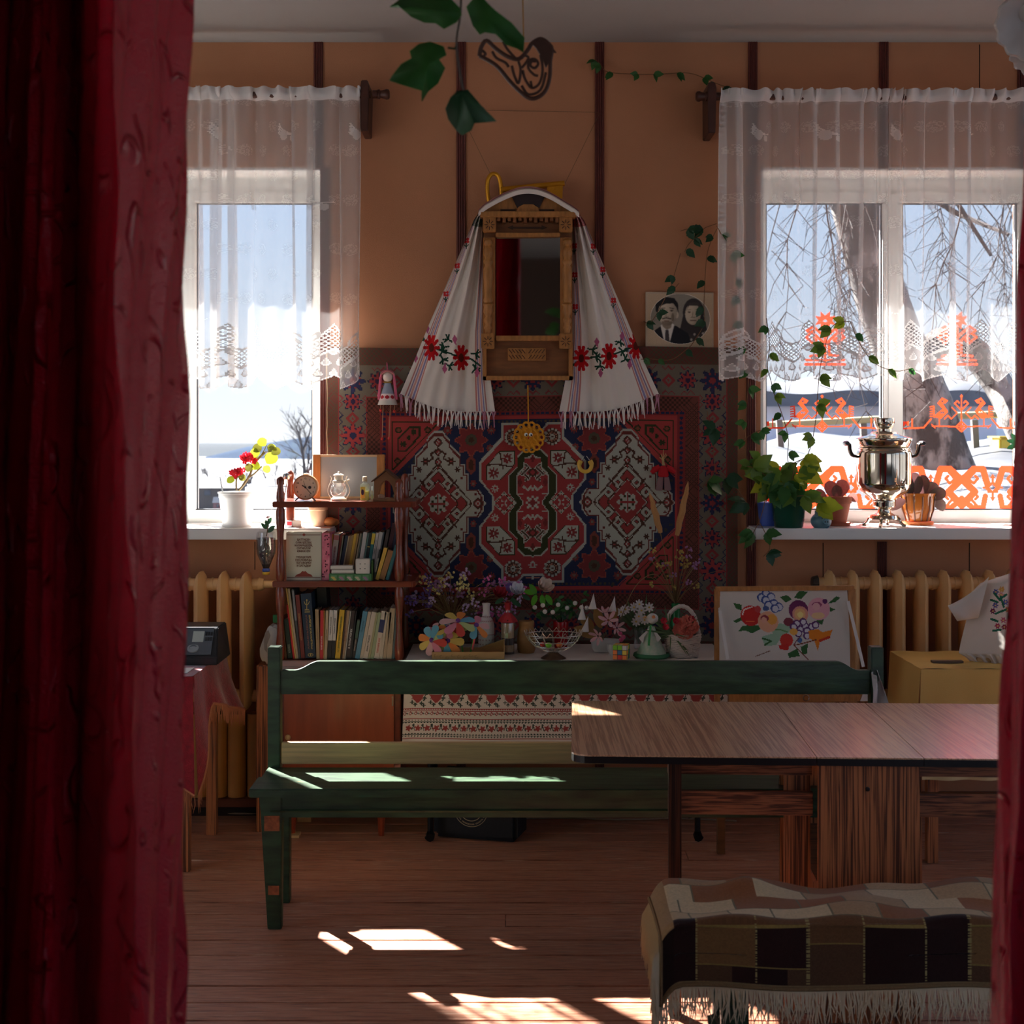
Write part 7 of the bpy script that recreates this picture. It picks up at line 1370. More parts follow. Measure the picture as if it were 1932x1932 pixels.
def flower(par, c, r, n, m_, mc, nrm=(0, -1, .2), cup=.25, wide=.5, name='flower', layers=1):
    z = Vector(nrm).normalized(); x = z.orthogonal().normalized(); y = z.cross(x); c = Vector(c); b = MB()
    for l in range(layers):
        rr = r*(1-.28*l); cp = cup+.35*l
        for k in range(n):
            a = 2*PI*(k+.5*(l % 2))/n; e = x*math.cos(a)+y*math.sin(a); s = z.cross(e); V = []
            for t_, hw in ((.12, .12), (.5, wide), (.85, wide*.85), (1, wide*.3)): V += [c+e*rr*t_+z*rr*cp*t_*t_-s*hw*rr*.5, c+e*rr*t_+z*(rr*cp*t_*t_-.04*rr)+z*.1*l*rr, c+e*rr*t_+z*rr*cp*t_*t_+s*hw*rr*.5]
            b.add(V, [(i*3+j, i*3+j+1, i*3+j+4, i*3+j+3) for i in range(3) for j in (0, 1)])
    o = b.build(name, m_, par, smooth=True)
    if mc: MB().ball(c+z*r*.1, r*.2, r*.2, r*.2, 8, 6).build('flower_centre', mc, o, smooth=True)
    return o
M_gl = lmat('leaf_green', (58, 108, 50)); M_gd = lmat('leaf_dark', (34, 74, 44), .2); M_yg = lmat('leaf_yellowgreen', (156, 172, 44), .45); M_mg = lmat('leaf_midgreen', (100, 134, 46), .4); M_stem = mat('stem_brown', (96, 66, 48), .7); M_dry = mat('dry_stem', (130, 104, 68), .9); M_wht = mat('petal_white', (228, 216, 208), .7, transl=.2)
LO = leaf_mesh('leaf_oval', OUT_O, mtl=M_gl); LOd = leaf_mesh('leaf_oval_dark', OUT_O, mtl=M_gd); LGr = leaf_mesh('grass_blade', OUT_G, curl=.4, mtl=mat('grass_green', (84, 104, 62), .7)); rr_ = random.Random(21)
def TP(px, d, dz=0): return Vector((PX(px, d), d, TT+dz))
# 1 dried bouquet
t = thing('dried_bouquet', 'large dried bouquet of purple and pink flowers in a brown vase', 'bouquet', TP(852, 6.1))
MB().lathe([(.03, 0), (.045, .03), (.05, .08), (.035, .12), (.03, .14)], TP(852, 6.1), 16).build('vase', mat('brown_glaze', (90, 54, 36), .3), t, smooth=True); b = MB(); base = TP(852, 6.1, .12)
cols = [('dry_violet', (104, 76, 140)), ('dry_lilac', (186, 156, 186)), ('dry_pink', (206, 100, 156)), ('dry_cream', (220, 200, 130)), ('dry_mauve', (156, 108, 150))]
for k in range(64):
    px = rr_.uniform(770, 985); cl = 0 if px < 812 and rr_.random() < .8 else (rr_.choice((2, 4, 1, 2)) if px > 900 else rr_.choice((3, 1, 3, 4))); py = rr_.uniform(1078, 1150)+abs(px-865)*.12; d = 6.1+rr_.uniform(-.12, .06); e = P(px, py, d)
    b.tube([base+Vector((rr_.uniform(-.015, .015), 0, 0)), base.lerp(e, .55)+Vector((0, 0, .03)), e], .0014, 3, False); f = MB()
    for j in range(9): f.ball(e+Vector((rr_.uniform(-.016, .016), rr_.uniform(-.01, .01), rr_.uniform(-.018, .018))), .0055, None, None, 5, 4)
    f.build('flower_head', mat(cols[cl][0], cols[cl][1], .9), t)
b.build('stems', M_dry, t)
# 2 cardboard box with paper flowers
t = thing('cardboard_box', 'low cardboard box printed with small hearts', 'box', TP(883, 5.82)); x0, x1 = PX(815, 5.79), PX(952, 5.79); M_cb = mat('cardboard', (176, 134, 86), .8, noise=.06, ns=30); z1 = PZ(1229, 5.79)
MB().box(x0, x1, 5.775, 5.778, TT, z1).build('front_side', M_cb, t); MB().box(x0, x1, 5.895, 5.898, TT, z1).build('back_side', M_cb, t); MB().prism([(x0+.19, z1), (x1, z1+.035), (x1, z1), (x0+.19, z1-.002)], 5.8955, 5.8985).build('raised_flap', M_cb, t)
for x in (x0, x1-.003): MB().box(x, x+.003, 5.778, 5.895, TT, z1+(.03 if x > x0 else 0)).build('end_side', M_cb, t)
MB().box(x0, x1, 5.778, 5.895, TT, TT+.004).build('bottom', M_cb, t); b = MB()
for k in range(8): b.tube([P(822+k*11+3.5*math.cos(a), 1237+2*(k % 3)+3*math.sin(a), 5.774) for a in (0, 1.2, 2.4, 3.6, 4.8)], .0006, 4)
b.build('printed_hearts', mat('heart_print', (120, 84, 54), .8), t)
t = thing('paper_flowers', 'bunch of colourful cut paper flowers in the cardboard box', 'paper flowers', TP(860, 5.84, .005)); pc = [('p_blue', (110, 168, 186)), ('p_pink', (214, 130, 146)), ('p_orange', (226, 134, 66)), ('p_red', (206, 74, 62)), ('p_yellow', (220, 186, 96)), ('p_lime', (190, 196, 130)), ('p_rose', (222, 170, 166))]
PLF = [leaf_mesh('paper_'+n, [(.06, 0), (.12, .2), (.21, .55), (.24, .78), (.17, .94), (.02, 1)], .03, .08, mtl=mat(n, c, .8, transl=.15)) for n, c in pc]
for cx_, cy_, n_, L_, col0, nr in ((815, 1208, 8, 30, 0, (-.25, -1, .25)), (845, 1209, 8, 32, 4, (.05, -1, .15)), (864, 1173, 7, 36, 1, (.1, -.6, .9)), (822, 1190, 7, 26, 2, (-.3, -.6, .8)), (898, 1181, 6, 30, 6, (.3, -.7, .7)), (846, 1186, 6, 26, 1, (0, -.5, 1))):
    dd = 5.80+rr_.uniform(-.01, .03); c = P(cx_, cy_, dd); z = Vector(nr).normalized(); x = z.orthogonal().normalized(); y = z.cross(x)
    MB().tube([c, TP(cx_*.4+880*.6, 5.85, .01)], .003, 5).build('paper_stem', mat('p_green', (80, 150, 60), .8), t)
    for k in range(n_): a = 2*PI*k/n_+cx_; place_leaf(PLF[(k*2+col0) % 7], t, c+z*.001*k, x*math.cos(a)+y*math.sin(a)-z*.12, L_*dd/F, z, 'petal')
    MB().ball(c+z*.006, .010, .006, .010, 10, 6).build('flower_centre', mat('p_violet', (96, 50, 120), .8), t, smooth=True)
MB().tube([P(891, 1225, 5.82), P(899, 1190, 5.80)], .004, 6).build('paper_straw', mat('p_straw', (210, 90, 90), .7), t)
# 3 white bottle, layered bottle with roses, brown jar
def lathe_px(par, name, cx_, d, prof, m_, n=20, rf=None, z0=None): q = d/F; return MB().lathe([(r_*q, PZ(y, d)) for r_, y in prof], (PX(cx_, d), d, 0), n, rf=rf).build(name, m_, par, smooth=R(50))
t = thing('painted_bottle', 'white bottle painted with small red folk patterns', 'bottle', TP(917.5, 5.97)); yb = HY+(EYE-TT)*F/5.97
lathe_px(t, 'glass', 917.5, 5.97, [(14, yb), (15, yb-4), (15, 1180), (13.5, 1172), (8, 1163), (6.5, 1155), (6.5, 1143), (7.5, 1141), (7.5, 1138)], mat('bottle_white', (214, 202, 196), .5)); b = MB(); Mr = mat('paint_red', (150, 40, 44), .6)
for y, n_ in ((1171, 9), (1163, 6), (1196, 0), (1206, 7), (1214, 7)):
    r_ = (15 if y > 1180 else 13 if y > 1168 else 8.4)*5.97/F+.0006
    if n_ == 0: b.tube([(PX(917.5, 5.97)+r_*math.sin(a), 5.97-r_*math.cos(a), PZ(y, 5.97)) for a in np.linspace(-1.4, 1.4, 14)], .001, 4)
    for k in range(n_):
        a = -1.2+2.4*k/(n_-1); c = Vector((PX(917.5, 5.97)+r_*math.sin(a), 5.97-r_*math.cos(a), PZ(y, 5.97))); b.bar(c+Vector((-.003, 0, -.003)), c+Vector((.003, 0, .003)), .0011, .001); b.bar(c+Vector((.003, 0, -.003)), c+Vector((-.003, 0, .003)), .0011, .001)
b.build('painted_pattern', Mr, t)
t = thing('layered_bottle', 'clear bottle of layered grain tied with red tissue and fabric roses', 'bottle', TP(958, 5.92)); yb = HY+(EYE-TT)*F/5.92
for i, (y0, y1, m_) in enumerate(((yb, 1229, 'k'), (1229, 1216, 'c'), (1216, 1203, 'k'), (1203, 1175, 'c'), (1175, 1168, 'k'))): lathe_px(t, 'grain_layer', 958, 5.92, [(12, y0), (12, y1)], mat('grain_dark', (44, 28, 26), .9) if m_ == 'k' else mat('grain_light', (176, 146, 108), .9, bump=.6, bs=300))
lathe_px(t, 'glass', 958, 5.92, [(12.6, yb), (12.9, 1205), (12.6, 1172), (9, 1164), (5, 1156), (5, 1140)], mat_clear('jar_glass', gloss=.08, alpha=.05)); M_ts = mat('red_tissue', (184, 44, 48), .7, transl=.2)
MB().lathe([(.002, 0), (.014, -.006), (.012, -.03), (.009, -.045), (.028, -.07), (.036, -.085)], P(958, 1134, 5.92), 24, rf=lambda a, z: 1+.22*math.sin(a*5)*(1 if z < -.05+PZ(1134, 5.92)*0 else .2)).build('tissue_wrap', M_ts, t, smooth=True)
M_rr = mat('rose_red', (150, 16, 34), .7); M_rw = mat('rose_white', (206, 200, 208), .7)
for px, py, m_, r_ in ((943, 1123, M_rr, .030), (975, 1117, M_rw, .032)): flower(t, P(px, py, 5.90), r_, 6, m_, None, (.1, -.7, .7), .9, .9, 'rose', 3); MB().tube([P(px, py, 5.91), P(958, 1140, 5.92)], .002, 5).build('rose_stem', M_gd, t)
for px, py, dx, dy in ((965, 1128, .3, -.4), (968, 1134, .8, -.5), (950, 1130, -.8, -.4), (985, 1122, 1, -.6)): place_leaf(LOd, t, P(px, py, 5.89), (dx, -.2, dy), .04)
lathe_px(t, 'bloom_cluster', 962, 5.95, [(2, 1118), (8, 1112), (9, 1106), (3, 1100)], mat('dry_violet', (84, 58, 112), .9))
t = thing('clay_jar', 'plain brown clay jar between layered bottle and wire bowl', 'jar', TP(993, 5.95)); yb = HY+(EYE-TT)*F/5.95; lathe_px(t, 'body', 993, 5.95, [(15, yb), (17, yb-6), (17.5, 1205), (16, 1190), (13.5, 1182), (14.5, 1178), (15, 1173), (14, 1171), (12, 1171), (12, 1185), (0, 1186)], mat('clay_tan', (150, 104, 58), .7, noise=.1, ns=30))
# 4 wire bowl
t = thing('wire_bowl', 'silver wire fruit bowl with zigzag rim on a metal foot', 'bowl', TP(1044, 5.80)); M_wi = mat('silver_wire', (196, 184, 168), .3, metal=.9); c0 = TP(1044, 5.80); q = 5.80/F
MB().lathe([(.052, 0), (.046, .004), (.026, .016), (.018, .024)], c0, 24).build('foot', mat('foot_bronze', (110, 84, 66), .4, metal=.7), t, smooth=True)
prof = [(.018, .026), (.045, .032), (.075, .048), (.098, .070), (.114, .096)]
for r_, z in prof[1:]: MB().tube([c0+Vector((r_*math.cos(2*PI*k/40), r_*.8*math.sin(2*PI*k/40), z)) for k in range(41)], .0016, 5, False).build('ring_wire', M_wi, t)
b = MB()
for k in range(16): a = 2*PI*k/16; b.tube([c0+Vector((r_*math.cos(a), r_*.8*math.sin(a), z)) for r_, z in prof], .0014, 4)
b.build('rib_wires', M_wi, t); MB().tube([c0+Vector(((.112+.006*(k % 2))*math.cos(2*PI*k/48), (.112+.006*(k % 2))*.8*math.sin(2*PI*k/48), .092+.018*(k % 2))) for k in range(49)], .0018, 5).build('zigzag_rim', M_wi, t)
for k, (dx, dy, c) in enumerate(((-.02, 0, 'sweet_green'), (.025, .01, 'sweet_orange'), (-.04, .02, 'sweet_red'))): s_ = MB().ball(c0+Vector((dx, dy, .052)), .014, .012, .011, 10, 7).build('sweet', mat(c, ((120, 190, 50), (220, 120, 60), (190, 60, 50))[k], .5), smooth=True); tag(s_, ('green', 'orange', 'red')[k]+' wrapped sweet inside the wire bowl', 'sweet', 'sweets in the wire bowl')
# 5 red vase with white berries and a rose
t = thing('berry_arrangement', 'red vase with green leaves, white berries and a white rose', 'bouquet', TP(1058, 6.05)); yb = HY+(EYE-TT)*F/6.05; lathe_px(t, 'vase', 1058, 6.05, [(10, yb), (12, yb-3), (14, 1195), (14.5, 1174), (14, 1172), (12, 1174), (11, 1190), (0, 1191)], mat('red_glaze', (170, 20, 28), .2)); b = MB()
for k in range(70):
    px = 1058+rr_.gauss(0, 25); py = 1150+rr_.gauss(0, 10)-abs(px-1058)*.05; px = min(1112, max(1008, px)); py = min(1172, max(1122, py)); d = 6.03+rr_.uniform(-.05, .05); e = P(px, py, d); place_leaf(LO if k % 3 else LOd, t, e, (rr_.uniform(-1, 1), rr_.uniform(-.8, .2), rr_.uniform(-.3, 1)), rr_.uniform(.022, .034), (rr_.uniform(-.4, .4), -1, .5))
    if k % 4 == 0: b.tube([P(1058, 1176, 6.05), P((1058+px)/2, (1165+py)/2, d), e], .0014, 4, False)
b.build('stems', M_gd, t)
for px, py in ((1009, 1146), (1024, 1142), (1028, 1154), (1043, 1155), (1053, 1141), (1070, 1147), (1085, 1138), (1107, 1147), (1097, 1146)): MB().ball(P(px, py, 5.98), .0095, None, None, 10, 8).build('berry', M_wht, t, smooth=True)
flower(t, P(1026, 1110, 6.0), .036, 6, mat('rose_cream', (222, 196, 178), .7), None, (.3, -.7, .6), .9, .95, 'rose', 3); MB().tube([P(1026, 1112, 6.0), P(1020, 1130, 6.03), P(1056, 1176, 6.05)], .002, 5).build('rose_stem', M_gl, t)
LBG = leaf_mesh('leaf_bright', OUT_O, mtl=lmat('leaf_bright', (96, 170, 44), .3))
for px, py, dx, dy in ((1012, 1120, -.7, 1), (1012, 1122, -.4, -1), (1022, 1122, .1, -.6), (1030, 1122, .5, -.8), (1010, 1119, -1, .2)): place_leaf(LBG, t, P(px, py, 5.99), (dx, -.2, dy), .05)
# 6 boat vase with calla lilies and a pink flower
t = thing('calla_arrangement', 'white boat shaped vase with white callas and pink lilies', 'bouquet', TP(1142, 5.97)); yb = HY+(EYE-TT)*F/5.97; q = 5.97/F
MB().lathe([(20*q, TT), (24*q, PZ(1222, 5.97)), (26*q, PZ(1206, 5.97)), (24*q, PZ(1206, 5.97)), (20*q, PZ(1218, 5.97)), (0, PZ(1220, 5.97))], (PX(1142, 5.97), 5.97, 0), 24, sy=.55, rf=lambda a, z: 1+.06*math.cos(2*a)).build('vase', mat('vase_white', (206, 200, 194), .35), t, smooth=R(50)); M_brl = leaf_mesh('leaf_brown', OUT_O, mtl=mat('leaf_ochre', (150, 108, 54), .7, transl=.2))
for px, py, hx, hy in ((1118, 1135, .2, 1), (1155, 1140, .5, 1), (1098, 1155, .1, 1), (1103, 1178, .7, -.2)):
    c = P(px, py, 5.94); b = MB(); b.grid(lambda u, v: c+Vector((.016*(1.1-v)*math.sin((u-.5)*5.2)*(1-.2*v), -.012*math.cos((u-.5)*5.2)*(1-v*.5), -.03+.065*v-.02*abs(u-.5)*v))+Vector((hx*.02*v, 0, 0)), 12, 8); b.build('calla', M_wht, t, smooth=True); MB().tube([c+Vector((0, 0, -.03)), P((px+1138)/2, (py+1205)/2+6, 5.96), P(1138, 1208, 5.97)], .002, 4).build('stem', M_dry, t)
for px, py, dx, dy, s_ in ((1120, 1190, -.8, 1, .09), (1135, 1185, -.3, 1, .09), (1125, 1200, -1.2, .5, .10), (1150, 1175, .5, 1, .07)): place_leaf(M_brl, t, P(px, py, 5.95), (dx, -.2, dy), s_)
M_pl = mat('petal_pink', (218, 164, 164), .7, transl=.2)
for px, py, r_, nr in ((1148, 1170, .042, (-.1, -.8, .5)), (1164, 1185, .035, (.5, -.8, .1)), (1128, 1200, .036, (-.6, -.8, -.2)), (1140, 1155, .03, (0, -.3, 1))): flower(t, P(px, py, 5.91), r_, 6, M_pl, None, nr, .5, .4, 'lily')
for px, py in ((1170, 1196), (1176, 1202), (1172, 1207)): MB().ball(P(px, py, 5.91), .010, None, None, 8, 6).build('bud', mat('bud_pink', (206, 84, 120), .7), t, smooth=True)
t = thing('white_cup', 'small white footed cup in front of the callas', 'cup', TP(1156, 5.88)); lathe_px(t, 'cup', 1156, 5.88, [(9, HY+(EYE-TT)*F/5.88), (6, 1233), (10, 1226), (11, 1215), (10, 1215), (8, 1225), (0, 1228)], mat('vase_white', (206, 200, 194), .35))
# 7 puzzle cube
t = thing('puzzle_cube', 'colourful twisty puzzle cube on the tablecloth', 'toy', TP(1172, 5.78)); s_ = .0575; c = TP(1172, 5.78, s_/2+.0005); RMt = Matrix.Translation(c) @ Matrix.Rotation(R(-16), 4, 'Z'); b = MB(); b.M = RMt; b.box(-s_/2, s_/2, -s_/2, s_/2, -s_/2, s_/2).build('core', M_bk, t, bev=.002)
cc = {'g': (120, 190, 40), 'o': (240, 130, 60), 'y': (230, 200, 80), 'r': (220, 60, 60), 'w': (210, 205, 200), 'b': (60, 110, 150)}
for fc_, pat, X_ in ((0, 'ggworboryor', 0), (1, 'goypboyyg', 1), (2, 'ooyyyoywo', 2)):
    for k in range(9):
        i, j = k % 3-1, k//3-1; ch = ('ggw', 'oby', 'oro', 'wyg', 'ogb', 'ybg', 'ooy', 'yyo', 'ywo')[fc_*3+k//3][i+1]; b = MB(); b.M = RMt; g = s_/3*.44; u, v = i*s_/3, -j*s_/3; e = s_/2+.0008
        if fc_ == 0: b.box(u-g, u+g, -e, -e+.001, v-g, v+g)
        elif fc_ == 1: b.box(e-.001, e, u-g, u+g, v-g, v+g)
        else: b.box(u-g, u+g, v-g, v+g, e-.001, e)
        b.build('sticker', mat('st_'+ch, cc[ch], .4), t)
# 8 daisies in a glass vase
t = thing('daisy_arrangement', 'white daisies and grass in a slim glass vase', 'bouquet', TP(1205, 6.05)); yb = HY+(EYE-TT)*F/6.05; lathe_px(t, 'vase', 1205, 6.05, [(8, yb), (9, yb-3), (9, 1200), (11, 1182)], mat_clear('jar_glass', gloss=.08, alpha=.05)); b = MB(); M_yc = mat('daisy_yellow', (200, 160, 60), .8)
for px, py in ((1205, 1163), (1216, 1170), (1200, 1173), (1210, 1152), (1196, 1146), (1180, 1150), (1172, 1155), (1225, 1146), (1206, 1140)): flower(t, P(px, py, 6.0), .021, 8, M_wht, M_yc, (rr_.uniform(-.4, .4), -1, .3), .1, .42, 'daisy'); b.tube([P(px, py, 6.005), P((px+1205)/2, (py+1190)/2, 6.04), P(1205, 1215, 6.05)], .0014, 4, False)
b.build('stems', M_gd, t)
for k in range(34): place_leaf(LGr, t, P(1205+rr_.uniform(-6, 6), 1190, 6.04), (rr_.uniform(-1, 1.1), rr_.uniform(-.5, .3), rr_.uniform(.5, 1.4)), rr_.uniform(.08, .15), name='grass_blade')
# 9 cone doll with bird head
t = thing('cone_doll', 'paper cone doll with white bird head and green dress', 'doll', TP(1229, 5.82)); dd_ = 5.82; yb = HY+(EYE-TT)*F/dd_; lathe_px(t, 'dress', 1229, dd_, [(31, yb), (31, yb-2), (8, 1188), (6, 1182)], mat('dress_green', (150, 178, 150), .8, c2=(190, 190, 170), ns=60)); MB().ball(P(1231, 1167, dd_), .024, .022, .021, 14, 10).build('head', mat('doll_white', (210, 200, 190), .8), t, smooth=True); MB().tube([P(1219, 1164, dd_-.01), P(1212, 1166, dd_-.012)], [.007, .001], 6).build('beak', mat('beak', (206, 150, 90), .7), t)
for s_, x in ((-1, 1212), (1, 1238)): MB().prism([(PX(a, dd_), PZ(c_, dd_)) for a, c_ in ((1228, 1180), (x+s_*8, 1202), (x, 1212), (x-s_*6+s_*4, 1200))], dd_-.03, dd_-.024).build('wing', mat('doll_white', (210, 200, 190), .8), t)
MB().tube(spline([P(1228, 1180, dd_-.022), P(1226, 1195, dd_-.04), P(1224, 1218, dd_-.05)], 4), .0045, 6).build('ribbon', mat('ribbon_green', (50, 140, 70), .6), t); flower(t, P(1233, 1164, dd_-.026), .008, 6, mat('p_orange', (226, 134, 66), .8), None, (0, -1, 0), .1, .6, 'hair_flower')
for i, ch in enumerate('МИЛИЦИЯ МИР'): a = -1.0+i*.2; me_c = (PX(1229, dd_)+(29.6*dd_/F)*math.sin(a), dd_-(29.6*dd_/F)*math.cos(a)-.001, TT+.006); put_text(ch, .012, mat('doll_white', (210, 200, 190), .8), t, me_c, (PI/2, 0, a), name='hem_lettering')
b = MB(); r_ = 30.6*dd_/F; b.tube([(PX(1229, dd_)+r_*math.cos(2*PI*k/32), dd_+r_*math.sin(2*PI*k/32), TT+.010) for k in range(33)], .0095, 5, False); b.build('hem_band', mat('hem_green', (54, 110, 70), .7), t)
# 10 basket of carnations
t = thing('wicker_basket', 'white wicker basket with arched handle', 'basket', TP(1288, 5.84)); bd = 5.84; yb = HY+(EYE-TT)*F/bd; q = bd/F; M_wk = mat('wicker_white', (206, 192, 180), .7, bump=.4, bs=200); H_ = PZ(1196, bd)-TT; rb0, rb1 = 27*q, 33*q
MB().lathe([(rb0*.88, .002), (rb1*.88, H_)], TP(1288, bd), 20, sy=.7).build('lining', mat('basket_dark', (90, 70, 56), .9), t)
for k in range(13):
    z = H_*(k+.5)/13; r_ = rb0+(rb1-rb0)*z/H_; MB().tube([TP(1288, bd, z)+Vector((r_*(1+.06*math.sin(a*12+PI*(k % 2)))*math.cos(a), .7*r_*(1+.06*math.sin(a*12+PI*(k % 2)))*math.sin(a), .002*math.sin(a*7+k))) for a in [2*PI*j/48 for j in range(49)]], .0042, 5, False).build('weave_row', M_wk, t, smooth=True)
MB().tube(spline([P(1256, 1200, bd), P(1257, 1175, bd), P(1266, 1155, bd), P(1282, 1144, bd), P(1298, 1148, bd), P(1311, 1165, bd), P(1318, 1195, bd)], 6), [.0085*(1+.12*math.sin(k*2.2)) for k in range(37)], 8).build('handle', M_wk, t, smooth=True)
t = thing('carnation_bunch', 'coral carnations and red buds with grass in the wicker basket', 'flowers', TP(1288, 5.84, .03)); M_co = mat('petal_coral', (226, 130, 110), .7, transl=.2)
for px, py in ((1285, 1178), (1296, 1172), (1305, 1178), (1280, 1190), (1292, 1186), (1303, 1188), (1288, 1196), (1298, 1196), (1309, 1184)): flower(t, P(px, py, 5.80), .025, 8, M_co, None, (rr_.uniform(-.3, .3), -1, .4), .5, .7, 'carnation', 2)
for px, py in ((1252, 1172), (1275, 1172), (1256, 1184), (1304, 1168)): flower(t, P(px, py, 5.80), .014, 6, mat('bud_red', (190, 40, 56), .7), None, (0, -1, .4), .8, .8, 'bud', 2)
for k in range(44): place_leaf(LGr, t, P(1268+rr_.uniform(-8, 10), 1196, 5.81), (rr_.uniform(-1.6, .9), rr_.uniform(-.5, .2), rr_.uniform(-.5, 1.4)), rr_.uniform(.06, .12), name='grass_blade')
b = MB()
for k in range(6): b.tube([P(1285+k*4, 1190, 5.81), TP(1288, 5.84, .03)], .0015, 4)
b.build('stems', M_gd, t)
# 11 green bottle with dried grasses
t = thing('dried_grass_bottle', 'green bottle with tall dried grass plumes and yellow tansy', 'bouquet', TP(1275, 6.08)); yb = HY+(EYE-TT)*F/6.08; lathe_px(t, 'bottle', 1275, 6.08, [(9, yb), (11, yb-3), (11, 1175), (8, 1165), (8.5, 1138), (7, 1138), (6, 1150), (0, 1152)], mat('bottle_green', (30, 110, 56), .25)); b = MB(); base = P(1275, 1140, 6.08); M_pm = mat('plume', (176, 128, 80), .95, bump=1, bs=120)
for (x0_, y0_), (x1_, y1_) in (((1246, 1005), (1226, 930)), ((1277, 1010), (1299, 908))):
    a, c = P(x0_, y0_, 6.07), P(x1_, y1_, 6.05); b.tube([base, a.lerp(base, .4), a], .0018, 4); N = 9; MB().tube([a.lerp(c, k/N)+Vector((.002*math.sin(k*2), 0, 0)) for k in range(N+1)], [.004+.011*math.sin(PI*min(1, .15+.8*k/N))*(1-.3*k/N) for k in range(N)]+[.001], 8).build('plume', M_pm, t, smooth=True)
for k in range(44):
    e = P(rr_.uniform(1225, 1318), rr_.uniform(1035, 1110), 6.06+rr_.uniform(-.06, .06)); b.tube([base, base.lerp(e, .5)+Vector((0, 0, .02)), e], .0012, 3, False)
    if k % 2 == 0:
        f = MB()
        for j in range(7): f.ball(e+Vector((rr_.uniform(-.014, .014), rr_.uniform(-.01, .01), rr_.uniform(-.008, .012))), .0048, None, None, 5, 4)
        f.build('tansy_head', mat('tansy', (176, 150, 76), .9) if k % 6 else mat('dry_mauve', (128, 84, 120), .9), t)
b.tube(spline([base, P(1240, 1085, 6.0), P(1200, 1105, 5.98), P(1170, 1170, 5.96)], 5), .0018, 4); b.tube(spline([base, P(1320, 1090, 6.05), P(1365, 1075, 6.05)], 5), .0012, 4); b.build('stems', M_dry, t)
# ---------------------------------------------------------------- things on the window sills
SZ = 1.2445
def SP(px, d, dz=0): return Vector((PX(px, d), d, SZ+dz))
def sill_pot(name, label, px, d, prof, m_, cat='flower pot', saucer=None, soil=True, n=24):
    t = thing(name, label, cat, SP(px, d)); q = d/F; yb = HY+(EYE-SZ)*F/d; sc_ = lambda y: PZ(y, d)
    MB().lathe([(r_*q, SZ+(yb-y)*q+(.004 if saucer else 0)) for r_, y in [(r_, yb-h) for r_, h in prof]], (PX(px, d), d, 0), n).build('pot', m_, t, smooth=R(50))
    top = prof[-1]; 
    if soil: MB().lathe([(top[0]*q*.9, SZ+top[1]*q-.012), (0, SZ+top[1]*q-.008)], (PX(px, d), d, 0), n).build('soil', mat('soil', (44, 32, 26), .95, bump=1, bs=120), t)
    if saucer: MB().lathe([(saucer[0]*q, SZ), (saucer[0]*q*1.08, SZ+saucer[1]*q), (saucer[0]*q*.98, SZ+saucer[1]*q*.8), (0, SZ+.003)], (PX(px, d), d, 0), n).build('saucer', saucer[2], t, smooth=R(50))
    return t
# white pot with geranium
gp = sill_pot('flower_pot', 'white plastic pot with the red geranium on the left sill', 447, 6.17, [(26, 0), (27, 3), (33, 52), (34, 53), (34, 60), (36, 61), (36, 64), (34, 64), (32, 56)], mat('pot_white', (222, 222, 220), .35), saucer=(27, 4, mat('pot_white', (222, 222, 220), .35)))
gn = thing('geranium', 'red flowering geranium leaning to the right', 'plant', SP(447, 6.17, .13)); d = 6.17
for pts, r_ in (([(450, 926), (462, 912), (472, 895), (478, 878), (488, 865), (500, 853)], .0055), ([(454, 922), (465, 905), (478, 895), (494, 880)], .004), ([(446, 926), (446, 905), (450, 898)], .004), ([(478, 878), (470, 870), (464, 864)], .002), ([(490, 862), (498, 850), (503, 840)], .002), ([(500, 853), (518, 852)], .002)): MB().tube(spline([P(a, c, d) for a, c in pts], 4), r_, 6).build('stem', mat('geranium_stem', (120, 104, 74), .8), gn, smooth=True)
M_gf = mat('geranium_red', (206, 30, 44), .6, transl=.3)
for cx_, cy_, n_, rad in ((466, 864, 14, 9), (444, 893, 10, 8), (456, 890, 6, 5), (480, 869, 4, 3)):
    for k in range(n_): flower(gn, P(cx_+rr_.uniform(-rad, rad), cy_+rr_.uniform(-rad, rad)*.8, d-.01+rr_.uniform(-.015, .015)), .0135, 5, M_gf, None, (rr_.uniform(-.6, .6), -1, rr_.uniform(-.3, .6)), .2, .75, 'blossom')
LG1 = leaf_mesh('geranium_leaf', [(.08, 0), (.36, .05), (.5, .3), (.52, .55), (.42, .8), (.2, .96), (.03, 1)], .2, .1, mtl=M_yg); LG2 = leaf_mesh('geranium_leaf_dark', [(.08, 0), (.36, .05), (.5, .3), (.52, .55), (.42, .8), (.2, .96), (.03, 1)], .2, .1, mtl=lmat('leaf_ochre2', (104, 104, 40), .35))
for px, py, dx, dy, s_, m_ in ((503, 836, -1, .2, .04, 0), (494, 846, -1, 0, .042, 1), (488, 850, -.8, -.6, .04, 0), (505, 848, .6, .3, .035, 1), (512, 852, 1, 0, .04, 1), (500, 868, 1, .25, .056, 0), (502, 878, .2, -1, .034, 0), (490, 876, -.9, -.4, .038, 0), (474, 876, -.6, -.9, .036, 1), (480, 866, .2, 1, .03, 1), (442, 903, -1, -.4, .034, 0), (455, 895, .3, -.8, .03, 1), (508, 842, .9, -.4, .03, 0)): place_leaf((LG1, LG2)[m_], gn, P(px, py, d-.01), (dx, rr_.uniform(-.4, .2), dy), s_, (rr_.uniform(-.3, .3), -1, .5))
t = MB().tube([P(420, 928, 6.15), P(415, 900, 6.15)], [.004, .003], 6).build('plant_marker', mat('marker', (200, 210, 214), .3)); tag(t, 'thin white marker stick in the geranium pot', 'marker')
